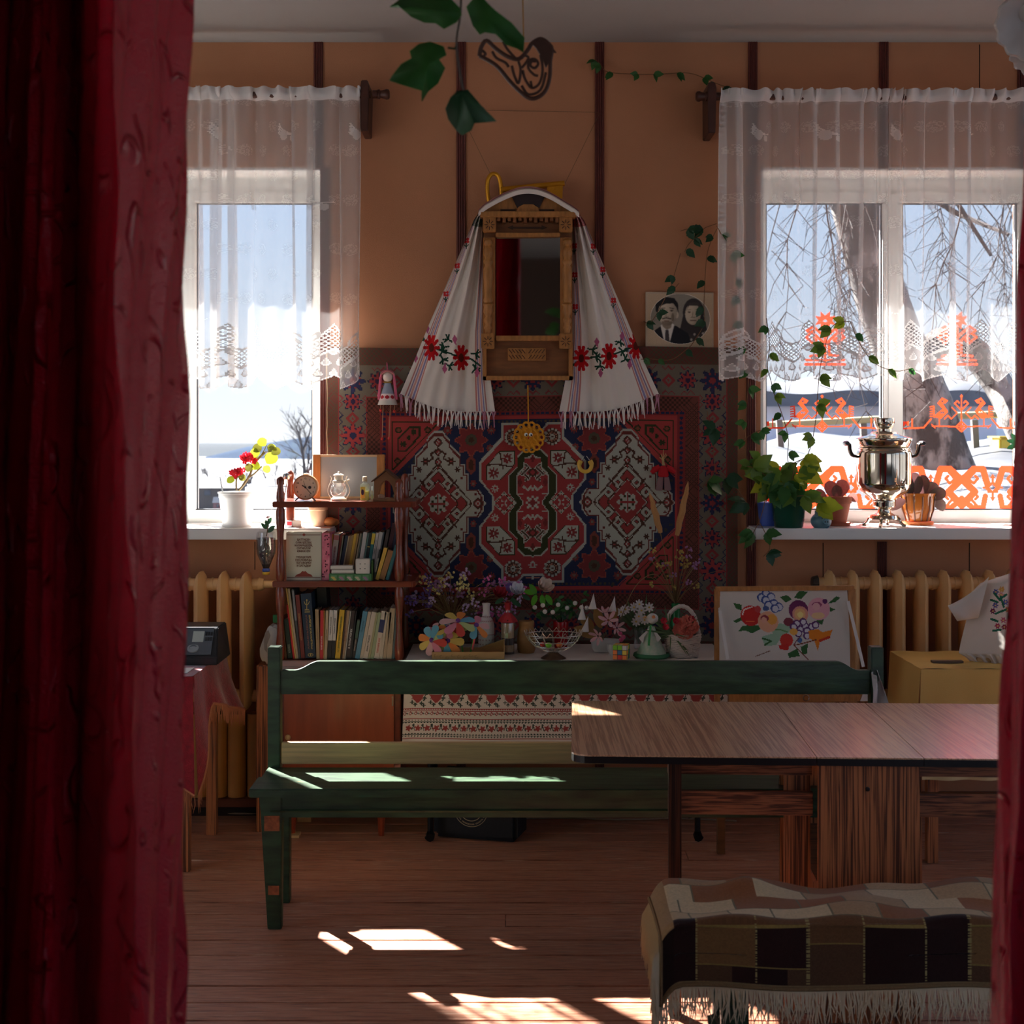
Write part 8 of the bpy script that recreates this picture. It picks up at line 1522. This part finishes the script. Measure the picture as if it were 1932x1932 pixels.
# small pot and orange peel behind the bookcase
sill_pot('flower_pot', 'small pale clay pot on the sill behind the bookcase', 600, 6.2, [(13, 0), (17, 30), (19, 31), (19, 36), (17, 36)], mat('clay_pale', (222, 176, 140), .7))
for i, (px, r_) in enumerate(((622, .024), (630, .02))): t = MB().ball(SP(px, 6.2+.02*i, r_*.8), r_*1.3, r_, r_*.8, 12, 8).build('orange_gourd', mat('gourd', (200, 130, 70), .6), smooth=True); tag(t, ('larger', 'smaller')[i]+' orange gourd on the sill behind the bookcase', 'gourd', 'orange gourds')
# hanging bottle planter
hb = thing('bottle_planter', 'upside down plastic bottle planter with a small plant, hung by strings', 'planter', P(502, 1085, 6.03)); hd = 6.03
lathe_px(hb, 'bottle', 502, hd, [(5, 1076), (6, 1070), (17.5, 1045), (19, 1035), (19, 1018), (18, 1008), (17, 1004)], mat_clear('pet_plastic', (200, 205, 205), gloss=.12, alpha=.08), 16); lathe_px(hb, 'earth', 502, hd, [(4.5, 1075), (16.5, 1044), (17.8, 1034), (17.5, 1015), (0, 1014)], mat('soil', (44, 32, 26), .95, bump=1, bs=120), 16); lathe_px(hb, 'neck_ring', 502, hd, [(6.5, 1079), (7.5, 1077), (7.5, 1074), (6, 1072)], mat('blue_ring', (50, 70, 140), .4)); lathe_px(hb, 'cap', 502, hd, [(6, 1084), (7, 1083), (7, 1079), (6, 1078.5)], mat('cap_yellow', (220, 180, 60), .4))
MB().tube([P(503, 1012, hd), P(506, 990, hd), P(506, 978, hd)], .0022, 5).build('plant_stem', M_stem, hb); flower(hb, P(506, 977, hd), .010, 6, mat('dark_bloom2', (96, 40, 44), .7), None, (0, -.5, 1), .4, .7, 'bloom')
for px, py, dx, dy in ((504, 998, -1, 1), (506, 996, -.3, 1), (506, 1000, 1, .6), (504, 1004, .9, .5), (505, 990, .5, 1)): place_leaf(LOd, hb, P(px, py, hd), (dx, -.2, dy), .035)
b = MB()
for s_ in (-1, 1): b.tube([P(502+s_*16, 1006, hd), P(506+s_*6, 960, hd+.1)], .0006, 3)
b.build('string', mat('thread_white', (225, 220, 212), .9), hb)
# samovar
sm = thing('samovar', 'polished silver samovar standing on the right window sill', 'samovar', SP(1668, 6.2)); sd = 6.2; k = sd/F/8.05; zc = lambda y: SZ+(1775-y)*k; M_sv = mat('samovar_nickel', (214, 202, 184), .10, metal=1); c0 = (PX(1668, sd), sd, 0)
def LS(nm, prof, m_=None, n=40, par=None, rf=None): return MB().lathe([(r_*k, zc(y)) for r_, y in reversed(prof)], c0, n, rf=rf).build(nm, m_ or M_sv, par or sm, smooth=R(35))
LS('body', [(360, 580), (385, 590), (395, 610), (392, 625), (402, 640), (410, 662), (410, 690), (410, 1120), (405, 1145), (385, 1200), (340, 1255), (280, 1300), (215, 1345), (175, 1375), (172, 1390)]); LS('rim', [(395, 445), (420, 448), (422, 462), (405, 500), (392, 540), (370, 575), (355, 582)]); lid = LS('lid', [(110, 330), (190, 345), (205, 375), (260, 400), (330, 415), (415, 440), (420, 447)]); LS('teapot_ring', [(125, 132), (150, 136), (155, 160), (152, 215), (140, 262), (112, 300), (112, 332)], n=28, par=lid)
b = MB()
for a in np.linspace(-1.2, 1.2, 7):
    q = Vector((c0[0]+153*k*math.sin(a), sd-153*k*math.cos(a), zc(200)))
    for j in range(4): b.ball(q+Vector((.0022*math.cos(j*PI/2)*math.cos(a), 0, .0032*math.sin(j*PI/2))), .0018, None, None, 6, 4)
b.build('cut_out_flowers', M_sv, lid); LS('waist', [(172, 1388), (174, 1400), (170, 1405), (168, 1470), (174, 1478), (165, 1485), (120, 1490), (98, 1510), (92, 1540), (105, 1570), (140, 1590), (160, 1605)]); LS('base_plate', [(160, 1600), (195, 1610), (205, 1640), (210, 1655), (205, 1670)], rf=lambda a, z: 1+.12*max(abs(math.cos(a)), abs(math.sin(a)))-.05)
MB().bar((c0[0]-65*k, sd-150*k, zc(345)), (c0[0]-65*k, sd-175*k, zc(425)), .006, .006).build('lid_screw', M_bk, lid)
for j in range(4):
    a = PI/4+j*PI/2+.35; e = Vector((math.cos(a), math.sin(a), 0)); f = lambda r_, y: Vector((c0[0], sd, zc(y)))+e*r_*k; MB().tube(spline([f(180, 1650), f(225, 1675), f(245, 1715), f(285, 1752), f(325, 1768)], 4), [.010, .010, .010, .009, .008, .008, .007, .007, .007, .007, .007, .007, .007, .007, .007, .0065, .0055], 8).build('foot', M_sv, sm, smooth=True)
M_hd = mat('handle_dark', (40, 30, 26), .3)
for s_ in (-1, 1):
    f = lambda r_, y, dy=0: Vector((c0[0]+s_*r_*k, sd+dy, zc(y)))
    for dy in (-.012, .012): MB().tube(spline([f(395, 720, dy), f(480, 700, dy), f(520, 620, dy), f(530, 540, dy), f(570, 515, dy)], 5), .0065, 8).build('handle_bracket', M_hd if dy < 0 else M_sv, sm, smooth=True)
    MB().tube([f(575, 518, -.03), f(575, 518, -.02), f(575, 518, 0), f(575, 518, .02), f(575, 518, .03)], [.008, .011, .012, .011, .008], 10).build('handle_grip', M_hd, sm, smooth=True)
tp_ = MB(); f = lambda x, y, dy: Vector((c0[0]+x*k, sd-410*k-dy, zc(y))); tp_.tube([f(150, 1180, -.01), f(160, 1180, .03), f(170, 1190, .045), f(172, 1215, .05)], [.008, .007, .006, .005], 8); tap = tp_.build('tap', M_sv, sm, smooth=True); MB().tube(spline([f(165, 1165, .03), f(165, 1100, .03), f(130, 1060, .03), f(120, 1110, .03), f(165, 1090, .032), f(200, 950, .034), f(180, 930, .034)], 4), .003, 6).build('tap_key', M_sv, tap, smooth=True)
# other pots on the right sill
ip = sill_pot('flower_pot', 'dark green plastic pot with the climbing vine', 1488, 6.12, [(25, 0), (27, 2), (28, 11), (29, 12), (33, 57), (34, 58), (32, 58)], mat('pot_green', (16, 74, 58), .25))
tc_ = sill_pot('flower_pot', 'terracotta pot with round pinkish leaves beside the piggy bank', 1577, 6.24, [(19, 2), (27, 40), (29, 41), (30, 53), (28, 53)], mat('terracotta', (176, 96, 70), .7), saucer=(26, 6, mat('terracotta', (176, 96, 70), .7))); am = sill_pot('flower_pot', 'amber ribbed glass pot right of the samovar', 1732, 6.3, [(22, 5), (26, 20), (29, 27), (31, 52), (33, 58), (31, 58)], mat('amber_glass', (190, 112, 44), .15, coat=.5, transl=.35), saucer=(27, 6, mat('orange_saucer', (222, 122, 66), .5))); q = 6.3/F
b = MB()
for j in range(12): a = 2*PI*j/12; b.tube([(PX(1732, 6.3)+r_*q*math.cos(a), 6.3+r_*q*math.sin(a), SZ+h*q+.004) for r_, h in ((22.5, 6), (26.5, 20), (29.5, 27), (31.5, 52))], .0035, 5)
b.build('ribs', mat('amber_dark', (110, 62, 40), .3), am); sill_pot('flower_pot', 'blue pot half hidden behind the green one', 1450, 6.22, [(17, 0), (21, 40), (22, 44), (21, 44)], mat('pot_blue', (70, 100, 190), .35))
LPk = leaf_mesh('round_leaf', [(.05, 0), (.16, .1), (.33, .35), (.4, .6), (.34, .85), (.16, .97), (.02, 1)], .2, .25, mtl=mat('leaf_pinkish', (150, 96, 90), .4, transl=.35, c2=(176, 130, 104), ns=8)); LPd = leaf_mesh('round_leaf_dark', [(.05, 0), (.16, .1), (.3, .35), (.34, .6), (.28, .85), (.12, .97), (.02, 1)], .2, .25, mtl=mat('leaf_plum', (104, 70, 70), .35, transl=.25, c2=(110, 100, 70), ns=8))
t = thing('round_leaf_plant', 'small plant with round pinkish leaves in the terracotta pot', 'plant', SP(1577, 6.24, .12))
for px, py, dx, dy, s_ in ((1570, 940, -.1, 1, .075), (1585, 938, .25, 1, .078), (1560, 940, -.9, .5, .06), (1598, 940, .9, .1, .055), (1548, 938, -1, .15, .05), (1578, 942, .05, 1, .06)): place_leaf(LPk, t, P(px, py, 6.22), (dx, rr_.uniform(-.2, .2), dy), s_)
t = thing('plum_leaf_plant', 'plant with long plum coloured leaves in the amber pot', 'plant', SP(1732, 6.3, .13))
for px, py, dx, dy, s_ in ((1712, 940, -.1, 1, .10), (1722, 940, .1, 1, .11), (1730, 938, .35, 1, .10), (1742, 940, .8, .8, .095), (1750, 940, 1, .45, .085), (1756, 944, 1, -.4, .08), (1708, 944, -1, -.35, .08), (1735, 942, 1, .15, .07), (1718, 938, -.25, .9, .08)): place_leaf(LPd, t, P(px, py, 6.27), (dx, rr_.uniform(-.25, .15), dy), s_)
# piggy bank
pg = thing('piggy_bank', 'blue grey ceramic piggy bank on the right sill', 'piggy bank', SP(1550, 6.09)); M_pg2 = mat('pig_glaze', (96, 134, 150), .25); pc_ = P(1549, 983, 6.09); MB().ball(pc_, .044, .050, .037, 20, 14).build('body', M_pg2, pg, smooth=True); sn = MB(); sn.M = Matrix.Translation(pc_+Vector((.010, -.045, 0))) @ Matrix.Rotation(PI/2, 4, 'X'); sn.lathe([(.0135, -.004), (.0135, .010), (.011, .013), (0, .013)], n=16).build('snout', M_pg2, pg, smooth=R(50))
for s_ in (-1, 1):
    MB().ball(pc_+Vector((.010+s_*.005, -.0585, 0)), .0028, .001, .0035, 8, 6).build('nostril', M_bk, pg); MB().ball(pc_+Vector((.008+s_*.013, -.047, .015)), .0022, .002, .0028, 8, 6).build('eye', M_bk, pg); MB().tube([pc_+Vector((.004+s_*.022, -.022, .022)), pc_+Vector((.004+s_*.034, -.026, .046))], [.015, .002], 8).build('ear', M_pg2, pg, smooth=True)
    for y_ in (-.022, .024): MB().tube([pc_+Vector((s_*.02, y_, -.025)), Vector((pc_.x+s_*.022, pc_.y+y_, SZ))], [.013, .010], 10).build('leg', M_pg2, pg, smooth=True)
# succulent at the far right
t = thing('succulent', 'small dark succulent at the right end of the sill', 'plant', SP(1922, 6.25)); MB().lathe([(.03, 0), (.04, .06), (.037, .06)], SP(1938, 6.25), 16).build('pot', mat('terracotta', (176, 96, 70), .7), t, smooth=True); MB().tube([SP(1938, 6.25, .05), P(1930, 900, 6.25), P(1918, 835, 6.25)], .005, 6).build('stem', M_stem, t)
for px, py, dx, dy in ((1918, 836, -1, .3), (1918, 834, -.6, 1), (1920, 836, .4, 1), (1922, 850, 1, .3), (1920, 860, -.3, -1), (1926, 870, -.2, -1), (1918, 840, -1, -.3)): place_leaf(LOd, t, P(px, py, 6.24), (dx, -.2, dy), .045)
# ---------------------------------------------------------------- cut-out stickers on the panes
M_stk = mat('sticker_film', (224, 62, 30), .5, transl=.3); SD = WIN+.0195
def sticker(label, x0, x1, y0, y1, draw, res=1.0):
    cv = CV(int((x1-x0)*res), int((y1-y0)*res), (0, 0, 0), x0, y0, x1, y1); draw(cv); cv.mask = cv.a[..., 0] > .5
    tag(sheet('window_sticker', cv, lambda U, V: (PX(x0+(x1-x0)*U, SD), SD+0*U, PZ(y0+(y1-y0)*V, SD)), M_stk, smooth=False), label, 'sticker', 'red cut-out window stickers')
WC = (255, 255, 255); K0 = (0, 0, 0)
def band(off, x0, x1):
    def dr(cv):
        T = 117.; yc = 920.
        for n_ in range(-1, 4):
            s = off+n_*T; h = T/2
            for sg in (-1, 1):
                cv.line([(s+sg*h, yc-13), (s+sg*(h-22), yc-35), (s+sg*(h-40), yc-35), (s+sg*8, yc)], 12, WC); cv.line([(s+sg*h, yc+13), (s+sg*(h-22), yc+35), (s+sg*(h-40), yc+35), (s+sg*8, yc)], 12, WC) if False else None
                cv.line([(s+sg*h, yc-16), (s+sg*(h-25), yc+8), (s+sg*h, yc+34)], 13, WC); cv.line([(s+sg*h, yc-16), (s+sg*(h-22), yc-36), (s+sg*(h-40), yc-36), (s+sg*14, yc-14)], 10, WC); cv.line([(s+sg*h, yc+20), (s+sg*(h-20), yc+38), (s+sg*(h-40), yc+38), (s+sg*14, yc+16)], 10, WC)
                for e in (-1, 1): cv.line([(s+sg*30, yc+e*34), (s+sg*46, yc+e*16), (s+sg*36, yc+e*8), (s+sg*28, yc+e*17), (s+sg*33, yc+e*22)], 5, WC)
            cv.line([(s, yc-20), (s, yc+20)], 4, WC); cv.line([(s-17, yc), (s+17, yc)], 4, WC); cv.poly([(s-10, yc-10), (s+10, yc-10), (s+10, yc+10), (s-10, yc+10)], WC); cv.poly([(s-6, yc), (s, yc-6), (s+6, yc), (s, yc+6)], K0); cv.poly([(s-5, yc-18), (s+5, yc-18), (s, yc-26)], WC); cv.poly([(s-5, yc+18), (s+5, yc+18), (s, yc+26)], WC)
    return dr
def birds(ax):
    def dr(cv):
        cv.mirx(ax); Q = lambda pts: [(ax-(1470-x)/3.927, 560+y/3.927) for x, y in pts]
        cv.poly(Q([(1290, 790), (1325, 745), (1372, 768), (1352, 790), (1330, 790), (1372, 850), (1320, 905), (1265, 890), (1290, 862), (1330, 830)]), WC); cv.poly(Q([(1318, 768), (1340, 770), (1325, 785)]), K0)
        for i in range(5): cv.line(Q([(1238, 815+i*18), (1262, 812+i*18)]), 2.2, WC)
        cv.line(Q([(1264, 810), (1268, 890)]), 3, WC); cv.line(Q([(1305, 900), (1305, 962)]), 2.4, WC); cv.line(Q([(1345, 905), (1370, 880), (1395, 905), (1440, 860), (1400, 820)]), 2.4, WC)
        for i in range(2): cv.poly(Q([(1310+i*16, 858), (1322+i*16, 846), (1330+i*16, 858), (1318+i*16, 870)]), K0)
        cv.line(Q([(1470, 735), (1470, 930)]), 2.6, WC); cv.line(Q([(1470, 840), (1420, 790), (1440, 770), (1452, 785)]), 2.8, WC); cv.poly(Q([(1470, 720), (1482, 738), (1470, 752), (1458, 738)]), WC)
        cv.line(Q([(1255, 958), (1470, 962)]), 2.4, WC); cv.line(Q([(1250, 945), (1275, 972)]), 1.8, WC); cv.line(Q([(1430, 962), (1470, 922), (1470, 1000), (1430, 962)]), 2.6, WC); cv.line(Q([(1450, 942), (1490, 982)]), 2, WC)
        cv.line(Q([(1245, 905), (1190, 970), (1040, 975)]), 3, WC); cv.line(Q([(1105, 905), (1105, 970)]), 2.6, WC); cv.poly(Q([(1035, 925), (1080, 922), (1080, 955), (1062, 955), (1060, 940), (1035, 970)]), WC)
    return dr
def tree(ax):
    def dr(cv):
        cv.mirx(ax); Q = lambda pts: [(ax+(x-460)/3.927, 560+y/3.927) for x, y in pts]
        cv.poly(Q([(460, 140), (425, 108), (425, 148), (385, 142), (410, 175), (385, 210), (425, 200), (430, 240), (460, 205)]), WC); cv.poly(Q([(460, 190), (440, 180), (460, 165)]), K0)
        cv.line(Q([(460, 230), (460, 500)]), 5, WC); cv.line(Q([(460, 300), (370, 220), (325, 250), (350, 270), (375, 250)]), 5, WC); cv.line(Q([(460, 350), (360, 260), (320, 300), (370, 345), (395, 320), (375, 305)]), 5, WC); cv.line(Q([(430, 330), (430, 430), (350, 440)]), 5, WC); cv.line(Q([(320, 468), (460, 468)]), 4, WC); cv.line(Q([(315, 500), (460, 500)]), 5, WC)
    return dr
sticker('red zigzag sticker band low on the left pane behind the vine', 1446, 1664, 876, 962, band(1606, 0, 0)); sticker('red zigzag sticker band low on the right pane beyond the samovar', 1704, 1920, 876, 962, band(1873, 0, 0)); sticker('red folk birds sticker on the pane behind the vine', 1446, 1664, 745, 822, birds(1551), 1.3); sticker('red folk birds sticker on the pane right of the samovar', 1704, 1920, 738, 820, birds(1814), 1.3); sticker('red tree of life sticker behind the lace, left pane', 1515, 1606, 583, 694, tree(1557), 1.2); sticker('red tree of life sticker behind the lace, right pane', 1765, 1850, 583, 694, tree(1806), 1.2)
# ---------------------------------------------------------------- climbing vine
vn = thing('climbing_vine', 'climbing vine from the green pot, trailing over sill, wall and carpet', 'plant', SP(1488, 6.12, .13)); M_vs = mat('vine_stem', (120, 82, 50), .7)
VL = [leaf_mesh('vine_leaf_'+n, [(.01, 0), (.13, .05), (.30, .2), (.27, .28), (.35, .42), (.28, .52), (.27, .62), (.15, .78), (.1, .86), (.002, 1.0)], .22, .18, mtl=m_) for n, m_ in (('lit', M_yg), ('mid', M_mg), ('dark', M_gd), ('green', M_gl))]  # lit kind has the backlight put into its yellower leaf colour
stems = [  # (depth, points, leaf kinds, leaf size in px)
 (6.06, [(1488, 935), (1478, 905), (1468, 890), (1452, 880)], '13', 44), (6.07, [(1484, 935), (1488, 890), (1486, 860), (1487, 825), (1475, 780), (1461, 745), (1455, 720), (1448, 690), (1452, 650), (1446, 600)], '31', 20),
 (6.05, [(1492, 935), (1500, 880), (1525, 855), (1538, 800), (1543, 740), (1548, 690), (1562, 635), (1575, 612), (1604, 606)], '01', 25), (6.04, [(1604, 606), (1622, 648), (1650, 685), (1690, 700), (1722, 694)], '13', 22),
 (6.07, [(1488, 935), (1470, 895), (1485, 880), (1510, 868), (1525, 862)], '10', 46), (6.03, [(1480, 938), (1462, 925), (1448, 930), (1440, 960), (1432, 985), (1420, 1010), (1418, 1040)], '23', 36), (6.04, [(1478, 935), (1452, 905), (1428, 885), (1410, 880)], '31', 40), (6.03, [(1432, 985), (1446, 1010), (1452, 1035), (1440, 1050)], '23', 26),
 (6.04, [(1492, 938), (1520, 935), (1538, 945), (1542, 955)], '01', 44), (6.10, [(1410, 880), (1406, 820), (1409, 760), (1412, 712), (1405, 640), (1395, 560), (1378, 480), (1352, 426)], '33', 22), (6.20, [(1352, 422), (1330, 430), (1322, 438), (1300, 432), (1284, 436)], '22', 26),
 (6.20, [(1322, 438), (1300, 460), (1292, 475)], '22', 22), (6.20, [(1352, 432), (1335, 475), (1330, 530), (1328, 580), (1328, 612), (1304, 652)], '22', 20), (6.20, [(1284, 478), (1266, 545), (1282, 534)], '22', 20), (6.17, [(1304, 652), (1268, 678), (1225, 677), (1210, 678)], '23', 16), (6.19, [(1256, 560), (1230, 606), (1214, 606)], '22', 20),
 (6.21, [(1122, 112), (1132, 120), (1148, 136), (1205, 140), (1240, 140), (1300, 138), (1338, 152)], '33', 19), (6.20, [(1338, 152), (1358, 160), (1370, 164)], '22', 20), (6.17, [(1334, 775), (1340, 800), (1352, 812), (1346, 850), (1348, 890), (1332, 910), (1326, 920)], '32', 34), (6.15, [(1348, 890), (1375, 905), (1400, 935), (1418, 962)], '22', 34), (6.08, [(1402, 830), (1425, 815), (1438, 812)], '31', 24), (6.08, [(1405, 885), (1425, 870), (1440, 862)], '11', 26)]
rv = random.Random(77)
for d, pts, kinds, sz in stems:
    sp = spline([P(a, c, d) for a, c in pts], 5); MB().tube(sp, .0017, 5).build('stem', M_vs, vn, smooth=True); L_ = sum((sp[i+1]-sp[i]).length for i in range(len(sp)-1))*F/d; n_ = max(2, int(L_/(sz*1.7)))
    for k in range(n_):
        p = sp[int((k+.6)/n_*(len(sp)-1))]; s0 = rv.choice((-1, 1)); kind = VL[int(rv.choice(kinds))]
        for j in range(2 if sz < 24 else 3):
            a = -PI/2+s0*(.5+j*.65)+rv.uniform(-.4, .4); place_leaf(kind, vn, p+Vector((s0*.004, -.004, 0)), (math.cos(a), rv.uniform(-.5, .1), math.sin(a)), sz*d/F*rv.uniform(.75, 1.15), (rv.uniform(-.5, .5), -1, rv.uniform(.1, .7)), roll=rv.uniform(-.5, .5))
for k in range(20):
    px, py = rv.uniform(1440, 1525), rv.uniform(865, 930); place_leaf(VL[rv.choice((0, 1, 1, 3))], vn, P(px, py, 6.05+rv.uniform(-.03, .05)), (rv.uniform(-1, 1), rv.uniform(-.5, .1), rv.uniform(-1, .3)), rv.uniform(.075, .115), (rv.uniform(-.4, .4), -1, .4))
# ---------------------------------------------------------------- foreground: ivy spray, wooden bird, lamp
fd_ = 2.6; iv = thing('ivy_garland', 'blurred artificial ivy spray hanging at the top of the picture', 'garland', P(870, 235, fd_)); M_if = mat('ivy_fabric', (48, 110, 40), .6, noise=.3, ns=14, transl=.15); M_ib = mat('ivy_fabric_dark', (26, 70, 34), .6, noise=.3, ns=14)
def ivy(px_, py_, outline, bend, m_, roll):
    b = MB(); c = P(px_, py_, fd_); n = len(outline); pts = [P(a, q, fd_) for a, q in outline]
    b.v = [tuple(c)]+[tuple(p+Vector((0, bend*((p-c).length)*math.sin(roll+i*.9), 0))) for i, p in enumerate(pts)]; b.f = [(0, i+1, (i+1) % n+1) for i in range(n)]; o = b.build('leaf', m_, iv, smooth=True); md = o.modifiers.new('thickness', 'SOLIDIFY'); md.thickness = .0015
ivy(822, 20, [(735, 12), (760, -12), (800, -22), (840, -14), (868, 18), (872, 33), (862, 45), (838, 54), (822, 42), (800, 40), (775, 30), (752, 15)], .35, M_if, .2)
ivy(808, 122, [(772, 94), (790, 80), (812, 78), (838, 90), (843, 107), (828, 112), (840, 128), (826, 155), (806, 170), (795, 190), (796, 174), (760, 165), (736, 156), (742, 140), (756, 118), (776, 108)], .3, M_if, 1.1)
ivy(870, 178, [(862, 172), (882, 168), (905, 195), (936, 229), (915, 236), (896, 238), (890, 249), (872, 253), (860, 240), (845, 222), (840, 205), (850, 185)], .4, M_ib, .4)
ivy(925, 40, [(880, 8), (895, -6), (912, 0), (935, 22), (965, 45), (990, 70), (988, 92), (975, 86), (955, 84), (935, 66), (915, 64), (905, 68), (892, 48), (886, 28)], .35, M_if, 2.0)
MB().tube(spline([P(870, -60, fd_), P(869, 20, fd_), P(862, 70, fd_), P(862, 100, fd_), P(868, 140, fd_), P(874, 170, fd_)], 5), .0022, 6).build('wire_stem', mat('ivy_wire', (90, 84, 76), .6), iv); MB().tube([P(845, 90, fd_), P(858, 92, fd_), P(862, 84, fd_)], .002, 5).build('twig', M_ib, iv)
bd_ = 3.1; wb = thing('wooden_bird', 'fretwork brown wooden bird hanging on a cord', 'ornament', P(980, 188, bd_)); M_br = mat('bird_wood', (72, 44, 30), .6)
def Bq(pts): return [P(680+x/4.83, y/4.83, bd_) for x, y in pts]
def rim(pts, r_, nm, closed=True): MB().tube(spline(Bq(pts+([pts[0]] if closed else [])), 4), r_, 8).build(nm, M_br, wb, smooth=True)
rim([(1085, 510), (1100, 430), (1150, 370), (1230, 440), (1330, 510), (1420, 540), (1470, 520), (1530, 450), (1560, 400), (1640, 355), (1710, 395), (1745, 450), (1730, 560), (1725, 700), (1690, 820), (1620, 885), (1540, 895), (1450, 830), (1360, 740), (1260, 620), (1180, 560)], .0046, 'outline')
for pts in ([(1110, 460), (1140, 490), (1120, 515)], [(1200, 470), (1240, 530), (1320, 570), (1350, 610)], [(1300, 380), (1340, 450), (1420, 540)], [(1380, 600), (1400, 680), (1440, 760), (1460, 640), (1440, 560)], [(1600, 560), (1560, 560), (1550, 600), (1590, 620), (1620, 580), (1590, 540), (1540, 550), (1530, 620), (1580, 680), (1620, 690)], [(1480, 640), (1500, 720), (1560, 800), (1630, 760), (1660, 640), (1640, 500)], [(1470, 780), (1530, 860), (1640, 820), (1690, 660)], [(1550, 740), (1560, 790)], [(1480, 500), (1530, 520), (1510, 570), (1470, 620)]): rim(pts, .003, 'scroll', False)
MB().tube([P(680+1740/4.83, 455/4.83, bd_), P(680+1785/4.83, 482/4.83, bd_)], [.006, .001], 6).build('beak', M_br, wb); MB().prism([(p.x, p.z) for p in Bq([(1560, 400), (1640, 358), (1705, 395), (1740, 455), (1725, 560), (1690, 620), (1650, 520), (1600, 440)])], bd_-.004, bd_+.004).build('head_plate', M_br, wb, bev=.001)
MB().tube([P(988, 75, bd_), P(985, -70, bd_)], .0016, 5).build('cord', mat('cord_gold', (150, 110, 50), .7), wb)
# chandelier with frilled glass shades at the upper right
ch = thing('chandelier', 'ceiling lamp with frilled white glass shades, only its edge in view', 'lamp', P(1955, 80, 3.9)); M_gs = mat('frosted_shade', (206, 200, 196), .3, transl=.3); M_brs = mat('lamp_metal', (120, 100, 70), .3, metal=.9)
hub = Vector((1.62, 3.95, 2.86)); MB().tube([hub, Vector((hub.x, hub.y, CEIL))], .012, 8).build('rod', M_brs, ch); MB().ball(hub, .05, .05, .06).build('hub', M_brs, ch, smooth=True)
def shade(c, nrm, r_, sc_):
    z = Vector(nrm).normalized(); x = z.orthogonal().normalized(); y = z.cross(x); N = 64; V = []; pr = [(.25, .0), (.45, -.10), (.62, -.28), (.78, -.42), (.9, -.5), (1.0, -.54), (1.06, -.5)]
    for i, (q, h) in enumerate(pr):
        for k in range(N): a = 2*PI*k/N; w_ = (.06*math.sin(a*14))*max(0, (i-2)/4); V.append(c+(x*math.cos(a)+y*math.sin(a))*r_*(q+w_*.6)+z*r_*(-h+w_*.8-.54))
    b = MB(); b.add(V, [(i*N+k, i*N+(k+1) % N, (i+1)*N+(k+1) % N, (i+1)*N+k) for i in range(6) for k in range(N)]); o = b.build('glass_shade', M_gs, ch, smooth=True); md = o.modifiers.new('thickness', 'SOLIDIFY'); md.thickness = .003; MB().tube(spline([c-z*r_*.5, hub.lerp(c, .6)+Vector((0, 0, .06)), hub], 5), .008, 6).build('arm', M_brs, ch)
shade(P(1952, 44, 3.9), (-.35, -.9, -.45), .095, 1); shade(P(1952, 112, 4.15), (-.5, -.3, -.8), .07, 1); MB().ball(P(1946, 8, 3.95), .055, None, None, 16, 12).build('glass_bulb_cover', M_gs, ch, smooth=True)
for o in COL.objects:
    if o.name.split('.')[0] in ('branches', 'hanging_twigs', 'stems') and o.parent is not None: o['kind'] = 'stuff'
